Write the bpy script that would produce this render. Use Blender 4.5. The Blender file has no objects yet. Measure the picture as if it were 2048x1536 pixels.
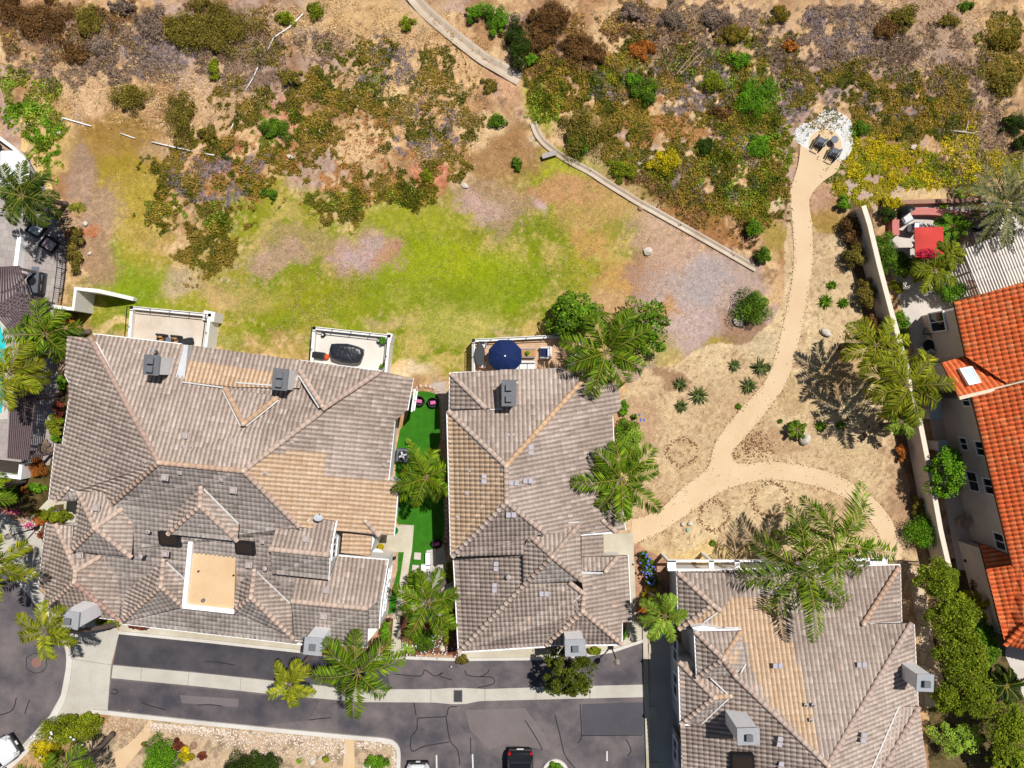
import bpy, bmesh, math, random
import numpy as np
from mathutils import Vector
from mathutils.geometry import tessellate_polygon
R = random.Random(7)
NR = np.random.default_rng(11)
S = bpy.context.scene
COL = S.collection
F, H = 1420.0, 52.0            # focal length in photo pixels, camera height in metres
KW = 1.42                      # brightness of a sunlit white floor, used to turn seen colours into base colours
ORIG = {}
UP = Vector((0, 0, 1))

def W(px, py, z=0.0):
    s = (H - z) / F
    return Vector(((px - 1024) * s, (768 - py) * s, z))
def Ws(pts, z=0.0):
    return [W(p[0], p[1], p[2] if len(p) > 2 else z) for p in pts]
def lin(c):
    c = c / 255.0
    return c / 12.92 if c <= 0.04045 else ((c + 0.055) / 1.055) ** 2.4
def C(r, g, b, k=None):
    k = k or KW
    return (lin(r) / k, lin(g) / k, lin(b) / k)

# ------------------------------------------------------------ materials
MATS = {}
def _nodes(name):
    m = bpy.data.materials.new(name); m.use_nodes = True
    nt = m.node_tree; b = nt.nodes['Principled BSDF']
    return m, nt, b
def mat(name, col, rough=0.7, var=0.12, scale=3.0, bump=0.0, bscale=None, metal=0.0, spec=0.3, detail=5):
    """plain surface with a fine and a coarse mottling of its own colour"""
    if name in MATS: return MATS[name]
    m, nt, b = _nodes(name)
    N, L = nt.nodes, nt.links
    tc = N.new('ShaderNodeTexCoord')
    nz = N.new('ShaderNodeTexNoise'); nz.inputs['Scale'].default_value = scale; nz.inputs['Detail'].default_value = detail
    L.new(tc.outputs['Object'], nz.inputs['Vector'])
    rp = N.new('ShaderNodeValToRGB')
    rp.color_ramp.elements[0].position = 0.3; rp.color_ramp.elements[1].position = 0.7
    rp.color_ramp.elements[0].color = tuple(c * (1 - var) for c in col) + (1,)
    rp.color_ramp.elements[1].color = tuple(min(1, c * (1 + var)) for c in col) + (1,)
    L.new(nz.outputs['Fac'], rp.inputs['Fac']); L.new(rp.outputs['Color'], b.inputs['Base Color'])
    b.inputs['Roughness'].default_value = rough; b.inputs['Metallic'].default_value = metal
    b.inputs['Specular IOR Level'].default_value = spec
    if bump:
        n2 = N.new('ShaderNodeTexNoise'); n2.inputs['Scale'].default_value = bscale or scale * 6; n2.inputs['Detail'].default_value = 4
        L.new(tc.outputs['Object'], n2.inputs['Vector'])
        bp = N.new('ShaderNodeBump'); bp.inputs['Strength'].default_value = bump; bp.inputs['Distance'].default_value = 0.05
        L.new(n2.outputs['Fac'], bp.inputs['Height']); L.new(bp.outputs['Normal'], b.inputs['Normal'])
    MATS[name] = m
    return m
def mat_attr(name, rough=0.8, var=0.1, scale=12.0, spec=0.2, trans=0.0, bump=0.0, bscale=30.0):
    """surface whose colour is carried by the mesh (one colour per tile, leaf or patch) with fine grain on top"""
    if name in MATS: return MATS[name]
    m, nt, b = _nodes(name)
    N, L = nt.nodes, nt.links
    at = N.new('ShaderNodeAttribute'); at.attribute_name = 'Col'
    tc = N.new('ShaderNodeTexCoord')
    nz = N.new('ShaderNodeTexNoise'); nz.inputs['Scale'].default_value = scale; nz.inputs['Detail'].default_value = 6
    L.new(tc.outputs['Object'], nz.inputs['Vector'])
    mr = N.new('ShaderNodeMapRange'); mr.inputs['From Min'].default_value = 0.25; mr.inputs['From Max'].default_value = 0.75
    mr.inputs['To Min'].default_value = 1 - var; mr.inputs['To Max'].default_value = 1 + var
    L.new(nz.outputs['Fac'], mr.inputs['Value'])
    mx = N.new('ShaderNodeVectorMath'); mx.operation = 'SCALE'
    L.new(at.outputs['Color'], mx.inputs[0]); L.new(mr.outputs['Result'], mx.inputs['Scale'])
    L.new(mx.outputs['Vector'], b.inputs['Base Color'])
    b.inputs['Roughness'].default_value = rough; b.inputs['Specular IOR Level'].default_value = spec
    if bump:
        n2 = N.new('ShaderNodeTexNoise'); n2.inputs['Scale'].default_value = bscale; n2.inputs['Detail'].default_value = 4
        L.new(tc.outputs['Object'], n2.inputs['Vector'])
        bp = N.new('ShaderNodeBump'); bp.inputs['Strength'].default_value = bump; bp.inputs['Distance'].default_value = 0.06
        L.new(n2.outputs['Fac'], bp.inputs['Height']); L.new(bp.outputs['Normal'], b.inputs['Normal'])
    if trans:
        out = nt.nodes['Material Output']
        tr = N.new('ShaderNodeBsdfTranslucent'); L.new(mx.outputs['Vector'], tr.inputs['Color'])
        ms = N.new('ShaderNodeMixShader'); ms.inputs['Fac'].default_value = trans
        L.new(b.outputs['BSDF'], ms.inputs[1]); L.new(tr.outputs['BSDF'], ms.inputs[2])
        L.new(ms.outputs['Shader'], out.inputs['Surface'])
    MATS[name] = m
    return m
def mat_glass(name, col=(0.01, 0.014, 0.02), rough=0.06):
    if name in MATS: return MATS[name]
    m, nt, b = _nodes(name)
    b.inputs['Base Color'].default_value = col + (1,); b.inputs['Roughness'].default_value = rough
    b.inputs['Specular IOR Level'].default_value = 0.6
    MATS[name] = m
    return m

# ------------------------------------------------------------ noise in numpy
def vnoise(x, y, scale, seed):
    g = np.random.default_rng(seed).random((257, 257))
    x = x / scale + 1000.37; y = y / scale + 1000.91
    xi = np.floor(x).astype(int); yi = np.floor(y).astype(int)
    fx = x - xi; fy = y - yi
    fx = fx * fx * (3 - 2 * fx); fy = fy * fy * (3 - 2 * fy)
    a = g[yi % 257, xi % 257]; b = g[yi % 257, (xi + 1) % 257]
    c = g[(yi + 1) % 257, xi % 257]; d = g[(yi + 1) % 257, (xi + 1) % 257]
    return (a * (1 - fx) + b * fx) * (1 - fy) + (c * (1 - fx) + d * fx) * fy
def fbm(x, y, scale, oct=4, seed=1, gain=0.55):
    v = 0; a = 1.0; t = 0
    for o in range(oct):
        v = v + a * vnoise(x, y, scale / 2 ** o, seed * 17 + o); t += a; a *= gain
    return v / t
def sstep(a, b, x):
    t = np.clip((x - a) / (b - a), 0, 1)
    return t * t * (3 - 2 * t)
def inpoly(px, py, poly):
    px = np.asarray(px, float); py = np.asarray(py, float)
    r = np.zeros(px.shape, bool); n = len(poly); j = n - 1
    for i in range(n):
        xi, yi = poly[i][0], poly[i][1]; xj, yj = poly[j][0], poly[j][1]
        c = ((yi > py) != (yj > py)) & (px < (xj - xi) * (py - yi) / ((yj - yi) or 1e-9) + xi)
        r ^= c; j = i
    return r

# ------------------------------------------------------------ objects
def tag(o, label=None, cat=None, group=None, kind=None):
    if label: o['label'] = label
    if cat: o['category'] = cat
    if group: o['group'] = group
    if kind: o['kind'] = kind
    return o
def thing(name, label, cat, loc=(0, 0, 0), group=None):
    o = bpy.data.objects.new(name, None); COL.objects.link(o)
    o.empty_display_size = 0.3; o.location = loc; ORIG[o.name] = Vector(loc)
    return tag(o, label, cat, group)
def link(name, me, parent=None):
    o = bpy.data.objects.new(name, me); COL.objects.link(o)
    if parent is not None:
        o.parent = parent; ORIG[o.name] = ORIG[parent.name]
    else:
        ORIG[o.name] = Vector((0, 0, 0))
    return o
def mesh_np(name, v, faces, col=None, m=None, parent=None, smooth=False, off=None):
    """v (n,3); faces: (k,q) array or list of arrays with different widths; col per face"""
    if not isinstance(faces, list): faces = [faces]
    faces = [np.asarray(f, np.int32) for f in faces if len(f)]
    me = bpy.data.meshes.new(name)
    v = np.asarray(v, np.float64)
    o0 = ORIG[parent.name] if parent is not None else (off if off is not None else Vector((0, 0, 0)))
    v = v - np.array([o0[0], o0[1], o0[2]])
    me.vertices.add(len(v)); me.vertices.foreach_set('co', v.astype(np.float32).ravel())
    nl = sum(f.size for f in faces); nf = sum(len(f) for f in faces)
    me.loops.add(nl); me.loops.foreach_set('vertex_index', np.concatenate([f.ravel() for f in faces]))
    me.polygons.add(nf)
    tot = np.concatenate([np.full(len(f), f.shape[1], np.int32) for f in faces])
    me.polygons.foreach_set('loop_start', np.concatenate([[0], np.cumsum(tot)[:-1]]).astype(np.int32))
    me.polygons.foreach_set('loop_total', tot)
    if smooth: me.polygons.foreach_set('use_smooth', np.ones(nf, bool))
    if col is not None:
        at = me.attributes.new('Col', 'FLOAT_COLOR', 'FACE')
        cc = np.ones((nf, 4), np.float32); cc[:, :3] = col
        at.data.foreach_set('color', cc.ravel())
    me.update(calc_edges=True); me.validate()
    if m: me.materials.append(m)
    o = link(name, me, parent)
    if parent is None and off is not None:
        o.location = off; ORIG[o.name] = Vector(off)
    return o

class MB:
    """collects boxes, prisms, tubes; build() links them as one mesh object"""
    def __init__(s): s.v = []; s.f = []; s.c = []; s.cur = None; s.sm = []; s.smooth = False
    def add(s, vs, fs):
        b = len(s.v); s.v += [tuple(v) for v in vs]
        for f in fs: s.f.append([b + i for i in f]); s.c.append(s.cur); s.sm.append(s.smooth)
        return s
    def prism(s, pts, z0, z1, bottom=True):
        """pts: plan points (x,y) in order; z0,z1 floats or per-point lists"""
        n = len(pts); a = sum(pts[i][0] * pts[(i + 1) % n][1] - pts[(i + 1) % n][0] * pts[i][1] for i in range(n))
        if a < 0: pts = pts[::-1]
        z1l = z1 if isinstance(z1, (list, tuple)) else [z1] * n
        if a < 0 and isinstance(z1, (list, tuple)): z1l = z1l[::-1]
        vs = [(p[0], p[1], z0) for p in pts] + [(p[0], p[1], z) for p, z in zip(pts, z1l)]
        fs = [[i, (i + 1) % n, n + (i + 1) % n, n + i] for i in range(n)]
        tri = [list(range(n))] if n <= 4 else [list(t) for t in tessellate_polygon([[Vector((p[0], p[1], 0)) for p in pts]])]
        for t in tri:
            ar = sum(pts[t[i]][0] * pts[t[(i + 1) % len(t)]][1] - pts[t[(i + 1) % len(t)]][0] * pts[t[i]][1] for i in range(len(t)))
            if ar < 0: t = t[::-1]
            fs.append([n + i for i in t])
            if bottom: fs.append([i for i in t[::-1]])
        return s.add(vs, fs)
    def box(s, c, d, yaw=0.0, pitch=0.0, roll=0.0):
        """centre c, full size d, turned about z (and tilted)"""
        from mathutils import Euler
        M = Euler((roll, pitch, yaw)).to_matrix(); c = Vector(c)
        vs = [c + M @ Vector((x * d[0] / 2, y * d[1] / 2, z * d[2] / 2)) for z in (-1, 1) for x, y in ((-1, -1), (1, -1), (1, 1), (-1, 1))]
        return s.add(vs, [[3, 2, 1, 0], [4, 5, 6, 7], [0, 1, 5, 4], [1, 2, 6, 5], [2, 3, 7, 6], [3, 0, 4, 7]])
    def rbox(s, c, d, yaw=0.0, r=0.03, seg=2, pitch=0.0, roll=0.0):
        from mathutils import Euler
        M = Euler((roll, pitch, yaw)).to_matrix(); c = Vector(c)
        bm = bmesh.new(); bmesh.ops.create_cube(bm, size=1)
        for v in bm.verts: v.co = Vector((v.co.x * d[0], v.co.y * d[1], v.co.z * d[2]))
        bmesh.ops.bevel(bm, geom=bm.edges[:], offset=min(r, min(d) * 0.45), segments=seg, affect='EDGES', profile=0.6)
        bm.verts.index_update()
        vs = [c + M @ v.co for v in bm.verts]; fs = [[v.index for v in f.verts] for f in bm.faces]
        bm.free(); return s.add(vs, fs)
    def tube(s, pts, r, n=8, cap=True):
        pts = [Vector(p) for p in pts]; m = len(pts)
        rr = r if isinstance(r, (list, tuple)) else [r] * m
        vs = []; prev = None
        for i, p in enumerate(pts):
            t = (pts[min(i + 1, m - 1)] - pts[max(i - 1, 0)]).normalized()
            u = prev - t * prev.dot(t) if prev is not None else t.orthogonal()
            if u.length < 1e-6: u = t.orthogonal()
            u.normalize(); w = t.cross(u); prev = u
            for k in range(n):
                a = 2 * math.pi * k / n
                vs.append(p + (u * math.cos(a) + w * math.sin(a)) * rr[i])
        fs = [[i * n + k, i * n + (k + 1) % n, (i + 1) * n + (k + 1) % n, (i + 1) * n + k] for i in range(m - 1) for k in range(n)]
        if cap: fs += [list(range(n))[::-1], [(m - 1) * n + k for k in range(n)]]
        return s.add(vs, fs)
    def cyl(s, c, r, h, n=20, r2=None):
        c = Vector(c); return s.tube([c, c + UP * h], [r, r if r2 is None else r2], n)
    def lathe(s, c, prof, n=20):
        c = Vector(c); vs = []; fs = []
        for r, z in prof:
            for k in range(n):
                a = 2 * math.pi * k / n; vs.append((c.x + r * math.cos(a), c.y + r * math.sin(a), c.z + z))
        for i in range(len(prof) - 1):
            for k in range(n): fs.append([i * n + k, i * n + (k + 1) % n, (i + 1) * n + (k + 1) % n, (i + 1) * n + k])
        if prof[0][0] > 1e-4: fs.append(list(range(n))[::-1])
        if prof[-1][0] > 1e-4: fs.append([(len(prof) - 1) * n + k for k in range(n)])
        return s.add(vs, fs)
    def blob(s, c, d, seed=0, rough=0.2, n=2, yaw=0):
        """a rock-like lump of full size d"""
        bm = bmesh.new(); bmesh.ops.create_icosphere(bm, subdivisions=n, radius=0.5)
        rr = random.Random(seed); ph = [rr.uniform(0, 6) for _ in range(6)]
        cy, sy = math.cos(yaw), math.sin(yaw); c = Vector(c); vs = []
        for v in bm.verts:
            p = v.co; k = 1 + rough * (math.sin(5 * p.x + ph[0]) * math.cos(6 * p.y + ph[1]) + 0.6 * math.sin(9 * p.z + ph[2] + 4 * p.x)) + rr.uniform(-rough, rough) * 0.3
            x, y, z = p.x * k * d[0], p.y * k * d[1], max(p.z, -0.3) * k * d[2]
            vs.append((c.x + x * cy - y * sy, c.y + x * sy + y * cy, c.z + z))
        bm.verts.index_update(); fs = [[v.index for v in f.verts] for f in bm.faces]; bm.free()
        return s.add(vs, fs)
    def build(s, name, m, parent=None, smooth=False, origin=None, bevel=0):
        me = bpy.data.meshes.new(name)
        o0 = ORIG[parent.name] if parent is not None else (Vector(origin) if origin is not None else Vector((0, 0, 0)))
        me.from_pydata([(v[0] - o0.x, v[1] - o0.y, v[2] - o0.z) for v in s.v], [], s.f)
        if any(c is not None for c in s.c):
            at = me.attributes.new('Col', 'FLOAT_COLOR', 'FACE')
            at.data.foreach_set('color', np.array([tuple(c or (.5, .5, .5)) + (1,) for c in s.c], np.float32).ravel())
        if smooth or any(s.sm):
            me.polygons.foreach_set('use_smooth', [True] * len(s.f) if smooth else s.sm)
        me.update(); me.validate(); me.materials.append(m)
        o = link(name, me, parent)
        if parent is None and origin is not None: o.location = origin; ORIG[o.name] = Vector(origin)
        return o
def dup(root, loc, rz=0.0, label=None, scale=1.0):
    def cp(o, par):
        c = o.copy(); COL.objects.link(c)
        if par is not None: c.parent = par
        for ch in [x for x in o.children]: cp(ch, c)
        return c
    r = cp(root, None); r.location = loc; r.rotation_euler = (0, 0, rz); r.scale = (scale,) * 3
    if label: r['label'] = label
    ORIG[r.name] = Vector(loc)
    return r
def sheet(name, poly, z, m, kind='structure', zpix=0.0, thick=0.0):
    """a flat ground-level sheet (kind structure); poly in photo pixels"""
    p = [(W(q[0], q[1], zpix).x, W(q[0], q[1], zpix).y) for q in poly]
    b = MB()
    if thick: b.prism(p, z - thick, z)
    else:
        tri = tessellate_polygon([[Vector((x, y, 0)) for x, y in p]]); vs = [(x, y, z) for x, y in p]; fs = []
        for t in tri:
            a = [p[i] for i in t]; ar = (a[1][0] - a[0][0]) * (a[2][1] - a[0][1]) - (a[2][0] - a[0][0]) * (a[1][1] - a[0][1])
            fs.append(list(t) if ar > 0 else list(t)[::-1])
        b.add(vs, fs)
    return tag(b.build(name, m), kind=kind)
def smoothline(pts, n=8, closed=False):
    """Catmull-Rom through 2-D points"""
    out = []; m = len(pts)
    for i in range(m if closed else m - 1):
        g = (lambda k: pts[k % m]) if closed else (lambda k: pts[min(max(k, 0), m - 1)])
        p0, p1, p2, p3 = g(i - 1), g(i), g(i + 1), g(i + 2)
        for k in range(n):
            t = k / n; q = []
            for a in range(len(p1)):
                q.append(0.5 * (2 * p1[a] + (p2[a] - p0[a]) * t + (2 * p0[a] - 5 * p1[a] + 4 * p2[a] - p3[a]) * t * t + (3 * p1[a] - p0[a] - 3 * p2[a] + p3[a]) * t ** 3))
            out.append(tuple(q))
    if not closed: out.append(tuple(pts[-1]))
    return out
def ribbon(pts, w):
    """polygon outline of a band of width w (world units or pixels) round an open 2-D line"""
    L, Rr = [], []
    for i, p in enumerate(pts):
        a = pts[max(i - 1, 0)]; b = pts[min(i + 1, len(pts) - 1)]
        dx, dy = b[0] - a[0], b[1] - a[1]; l = math.hypot(dx, dy) or 1
        L.append((p[0] - dy / l * w / 2, p[1] + dx / l * w / 2)); Rr.append((p[0] + dy / l * w / 2, p[1] - dx / l * w / 2))
    return L + Rr[::-1]
def band(mb, pts, w, z0, z1):
    """a raised strip (kerb, low wall) along a line of pixel points at ground level, built as joined quads"""
    q = [(W(p[0], p[1]).x, W(p[0], p[1]).y) for p in pts]; n = len(q)
    o = ribbon(q, w); L, Rr = o[:n], o[n:][::-1]
    vs = [(a[0], a[1], z0) for a in L] + [(a[0], a[1], z0) for a in Rr] + [(a[0], a[1], z1) for a in L] + [(a[0], a[1], z1) for a in Rr]
    fs = []
    for i in range(n - 1):
        fs += [[2 * n + i + 1, 2 * n + i, 3 * n + i, 3 * n + i + 1], [i, i + 1, 2 * n + i + 1, 2 * n + i][::-1], [n + i, n + i + 1, 3 * n + i + 1, 3 * n + i]]
    fs += [[0, n, 3 * n, 2 * n][::-1], [n - 1, 2 * n - 1, 4 * n - 1, 3 * n - 1]]
    return mb.add(vs, fs)

# ------------------------------------------------------------ camera, light
cam = bpy.data.cameras.new('camera'); co = bpy.data.objects.new('camera', cam); COL.objects.link(co)
co.location = (0, 0, H); co.rotation_euler = (0, 0, 0)
cam.sensor_width = 36; cam.lens = 36 * F / 2048; cam.clip_end = 2000; cam.clip_start = 0.5
S.camera = co
SUNV = Vector((0.33, 0.36, 1.0)).normalized()
sl = bpy.data.lights.new('sun', 'SUN'); so = bpy.data.objects.new('sun', sl); COL.objects.link(so)
sl.energy = 5.0; sl.angle = math.radians(0.5); sl.color = (1.0, 0.972, 0.93)
so.rotation_euler = SUNV.to_track_quat('Z', 'Y').to_euler(); so.location = (12, 12, 60)
w = bpy.data.worlds.new('World'); S.world = w; w.use_nodes = True
bg = w.node_tree.nodes['Background']
sk = w.node_tree.nodes.new('ShaderNodeTexSky'); sk.sky_type = 'NISHITA'; sk.sun_disc = False
sk.sun_elevation = math.asin(SUNV.z); sk.sun_rotation = math.atan2(SUNV.x, SUNV.y)
w.node_tree.links.new(sk.outputs['Color'], bg.inputs['Color']); bg.inputs['Strength'].default_value = 0.05
S.view_settings.view_transform = 'Standard'; S.view_settings.look = 'None'; S.view_settings.exposure = 0.08; S.view_settings.gamma = 1
# ------------------------------------------------------------ ground: one sheet, colour painted by what grows or lies there
def axis(lo, hi, step):
    a = list(np.arange(lo, hi + 1e-6, step))
    far = [3, 8, 18, 40, 90, 200]
    return np.array([lo - f for f in far[::-1]] + a + [hi + f for f in far])
gx = axis(-41, 41, 0.1); gy = axis(-31, 31, 0.1)
GX, GY = np.meshgrid(gx, gy)
PX = 1024 + GX * F / H; PY = 768 - GY * F / H
WX = (fbm(PX, PY, 60, 4, 3) - .5) * 70; WY = (fbm(PX, PY, 60, 4, 4) - .5) * 70
wx, wy = PX + WX, PY + WY                       # ragged copies of the pixel coordinates
sx, sy = PX + WX * .35, PY + WY * .35
n1 = fbm(PX, PY, 45, 5, 5); n2 = fbm(PX, PY, 14, 4, 6); n3 = fbm(PX, PY, 160, 4, 7); n4 = fbm(PX, PY, 5, 2, 8)
def col3(c): return np.array(c)[None, None, :]
def mixc(base, c, a): return base * (1 - a[..., None]) + col3(C(*c)) * a[..., None]
G = np.zeros(PX.shape + (3,)) + col3(C(222, 182, 136))
G = mixc(G, (203, 160, 118), sstep(.42, .62, n1)); G = mixc(G, (236, 200, 150), sstep(.52, .7, n2) * .7)
G = mixc(G, (188, 160, 148), sstep(.5, .64, fbm(PX, PY, 80, 5, 9)) * .8); G = mixc(G, (168, 122, 80), sstep(.55, .7, fbm(PX, PY, 70, 5, 10)) * .75)
G = mixc(G, (120, 92, 68), sstep(.6, .75, fbm(PX, PY, 18, 3, 12)) * .55)
GRAIN = (n2 - .5) * .55 + (n4 - .5) * .5
def ell(cx, cy, rx, ry, ang=0, soft=.35, c=None, s=False):
    X, Y = (sx, sy) if s else (wx, wy)
    a = math.radians(ang); dx, dy = X - cx, Y - cy
    u = (dx * math.cos(a) + dy * math.sin(a)) / rx; v = (-dx * math.sin(a) + dy * math.cos(a)) / ry
    return 1 - sstep(1 - soft, 1 + soft, np.sqrt(u * u + v * v) + GRAIN)
def polymask(poly, X, Y): return inpoly(X, Y, poly).astype(float)
# lawn
lawn = np.zeros(PX.shape)
for e in [(800, 580, 470, 120), (1080, 500, 260, 150), (900, 480, 200, 110), (520, 620, 250, 60), (560, 450, 130, 90), (265, 600, 110, 90), (1130, 345, 110, 55), (1170, 420, 140, 90), (860, 690, 160, 70)]:
    lawn = np.maximum(lawn, ell(*e))
LG = np.zeros(PX.shape + (3,)) + col3(C(176, 166, 58))
LG = mixc(LG, (146, 154, 38), sstep(.4, .62, n3)); LG = mixc(LG, (205, 182, 100), sstep(.5, .68, n1)); LG = mixc(LG, (120, 140, 20), sstep(.56, .72, n2) * .6)
LG = mixc(LG, (216, 190, 120), sstep(.58, .74, fbm(PX, PY, 9, 3, 13)) * .6)
LG = LG * .9
G = G * (1 - lawn[..., None]) + LG * lawn[..., None]
for e, c, a in [
    ((250, 560, 75, 75), (134, 156, 30), .8), ((800, 450, 130, 45), (158, 164, 40), .7), ((840, 545, 120, 75), (140, 156, 28), .75), ((960, 580, 90, 50), (132, 148, 26), .7), ((1010, 560, 70, 60), (140, 160, 25), .6),
    ((1140, 330, 70, 40), (168, 170, 40), .8), ((900, 520, 150, 40), (165, 175, 25), .6), ((600, 600, 120, 40), (160, 158, 36), .6),
    ((230, 300, 110, 60), (160, 125, 55), .85), ((260, 370, 90, 70), (176, 152, 52), .8), ((290, 450, 70, 80), (186, 164, 60), .7),
    ((715, 505, 65, 45), (198, 160, 140), .95), ((710, 510, 48, 30), (200, 170, 165), .9), ((590, 480, 60, 36), (186, 156, 112), .7), ((560, 515, 55, 25), (195, 160, 140), .8), ((760, 505, 20, 22), (205, 140, 105), .5),
    ((1000, 410, 90, 40), (186, 150, 128), .75), ((1080, 415, 25, 18), (214, 182, 176), .95), ((960, 420, 40, 26), (214, 176, 170), .7), ((985, 300, 110, 70), (168, 128, 84), .85), ((1130, 385, 80, 26), (204, 148, 110), .8),
    ((1200, 400, 90, 60), (208, 160, 110), .6), ((1190, 490, 40, 30), (205, 158, 95), .8), ((1260, 580, 70, 60), (206, 160, 98), .9), ((1230, 620, 90, 40), (205, 165, 120), .8), ((1300, 560, 45, 90), (176, 134, 112), .85),
    ((1400, 580, 110, 90), (196, 170, 156), .95), ((1400, 560, 60, 55), (186, 172, 170), .8), ((1330, 470, 60, 70), (206, 170, 146), .8), ((1450, 660, 80, 40), (178, 144, 120), .9), ((1380, 650, 60, 40), (204, 178, 172), .8), ((1330, 620, 30, 25), (205, 150, 80), .7),
    ((1440, 690, 60, 20, -18), (176, 156, 66), .9), ((1300, 705, 60, 30), (170, 160, 80), .7), ((1500, 665, 60, 26), (168, 132, 104), .8), ((460, 690, 60, 20), (130, 150, 30), .6), ((500, 590, 50, 30), (205, 175, 110), .5), ((430, 600, 40, 30), (205, 170, 120), .7),
    ((200, 440, 45, 60), (182, 152, 128), .8), ((160, 350, 30, 60), (176, 146, 126), .8), ((190, 520, 40, 60), (176, 140, 110), .85), ((360, 570, 40, 30), (206, 178, 150), .7), ((170, 470, 40, 16), (205, 120, 70), .6), ((550, 700, 60, 14), (165, 150, 60), .5), ((250, 655, 50, 8, -25), (232, 200, 140), .9), ((780, 640, 60, 20), (196, 168, 120), .6), ((900, 650, 100, 30), (196, 184, 96), .6),
    ((830, 745, 40, 16), (232, 206, 168), .9), ((800, 735, 30, 12), (236, 200, 150), .8), ((345, 290, 60, 20), (200, 166, 130), .6), ((1090, 200, 40, 60), (172, 168, 62), .85), ((1075, 265, 14, 14), (230, 208, 178), .8),
    ((1270, 350, 120, 50, 32), (188, 160, 120), .6), ((1400, 440, 90, 40, 30), (158, 104, 58), .85), ((1360, 400, 90, 50, 30), (150, 124, 50), .6), ((1290, 300, 50, 20), (216, 196, 186), .8), ((1400, 180, 80, 50), (236, 206, 160), .8), ((1380, 270, 60, 50), (230, 196, 160), .6), ((1120, 90, 90, 80), (150, 110, 80), .6), ((1240, 60, 40, 60), (236, 200, 152), .8), ((1500, 60, 90, 40), (216, 184, 150), .6),
    ((1760, 60, 200, 70), (190, 160, 138), .7), ((1820, 110, 120, 40), (184, 158, 142), .7), ((1960, 250, 60, 120), (196, 166, 140), .75), ((1640, 60, 60, 60), (232, 190, 140), .7), ((1790, 385, 90, 20), (206, 186, 172), .9), ((1870, 395, 80, 18), (224, 192, 142), .95), ((1660, 395, 40, 30), (190, 150, 124), .8), ((1650, 445, 45, 40), (172, 140, 72), .9), ((1540, 450, 40, 60), (196, 150, 110), .8), ((1560, 480, 25, 40), (170, 152, 58), .7), ((1560, 400, 30, 22), (226, 198, 162), .8),
    ((720, 30, 150, 50), (222, 184, 130), .8), ((880, 130, 90, 50), (230, 188, 140), .8), ((850, 240, 90, 60), (228, 180, 132), .7), ((760, 190, 50, 20), (240, 204, 150), .9), ((730, 290, 60, 40), (236, 196, 146), .9), ((960, 250, 50, 30), (236, 200, 152), .9), ((660, 355, 22, 20), (232, 198, 152), .95), ((650, 100, 60, 40), (196, 168, 150), .6), ((440, 190, 70, 60), (226, 190, 150), .6), ((170, 150, 80, 60), (214, 176, 136), .8), ((60, 40, 70, 60), (170, 126, 92), .7), ((200, 190, 60, 40), (228, 190, 146), .8), ((300, 110, 80, 30), (178, 160, 156), .7), ((20, 80, 40, 30), (236, 206, 160), .8), ((100, 300, 40, 90, 20), (226, 190, 124), .8), ((60, 60, 50, 60), (150, 108, 80), .5), ((855, 355, 40, 24), (222, 120, 100), .55), ((560, 240, 40, 60), (222, 150, 120), .5), ((800, 100, 60, 60), (226, 192, 150), .5), ((1020, 180, 40, 30), (214, 164, 130), .7), ((930, 370, 30, 20), (222, 186, 150), .8)]:
    G = mixc(G, c, ell(*e) * a)
# decomposed-granite garden and planted strips
sandp = [(1240, 790), (1290, 742), (1345, 728), (1385, 698), (1440, 684), (1490, 692), (1545, 650), (1568, 600), (1578, 420), (1612, 400), (1632, 468), (1700, 474), (1735, 560), (1800, 800), (1905, 1150), (1300, 1150), (1240, 1150)]
sand = polymask(sandp, sx, sy)
SG = np.zeros(PX.shape + (3,)) + col3(C(220, 190, 148))
SG = mixc(SG, (212, 182, 140), sstep(.45, .65, n1) * .9); SG = mixc(SG, (236, 210, 164), sstep(.5, .68, n3) * .7); SG = mixc(SG, (190, 156, 120), sstep(.6, .74, fbm(PX, PY, 26, 4, 15)) * .7)
SG = mixc(SG, (150, 112, 82), sstep(.68, .76, fbm(PX, PY, 6, 2, 16)) * .55)
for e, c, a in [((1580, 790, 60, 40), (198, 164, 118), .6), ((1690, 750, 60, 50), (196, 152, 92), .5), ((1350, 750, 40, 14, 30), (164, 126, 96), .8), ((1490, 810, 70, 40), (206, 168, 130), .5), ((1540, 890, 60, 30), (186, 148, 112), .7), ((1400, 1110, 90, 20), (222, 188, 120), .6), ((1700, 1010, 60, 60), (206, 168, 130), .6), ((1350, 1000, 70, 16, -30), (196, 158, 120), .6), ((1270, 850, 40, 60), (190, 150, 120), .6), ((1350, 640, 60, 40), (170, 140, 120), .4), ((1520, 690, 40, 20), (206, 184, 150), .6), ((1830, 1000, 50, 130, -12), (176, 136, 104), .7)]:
    SG = mixc(SG, c, ell(*e) * a)
G = G * (1 - sand[..., None]) + SG * sand[..., None]
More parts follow.
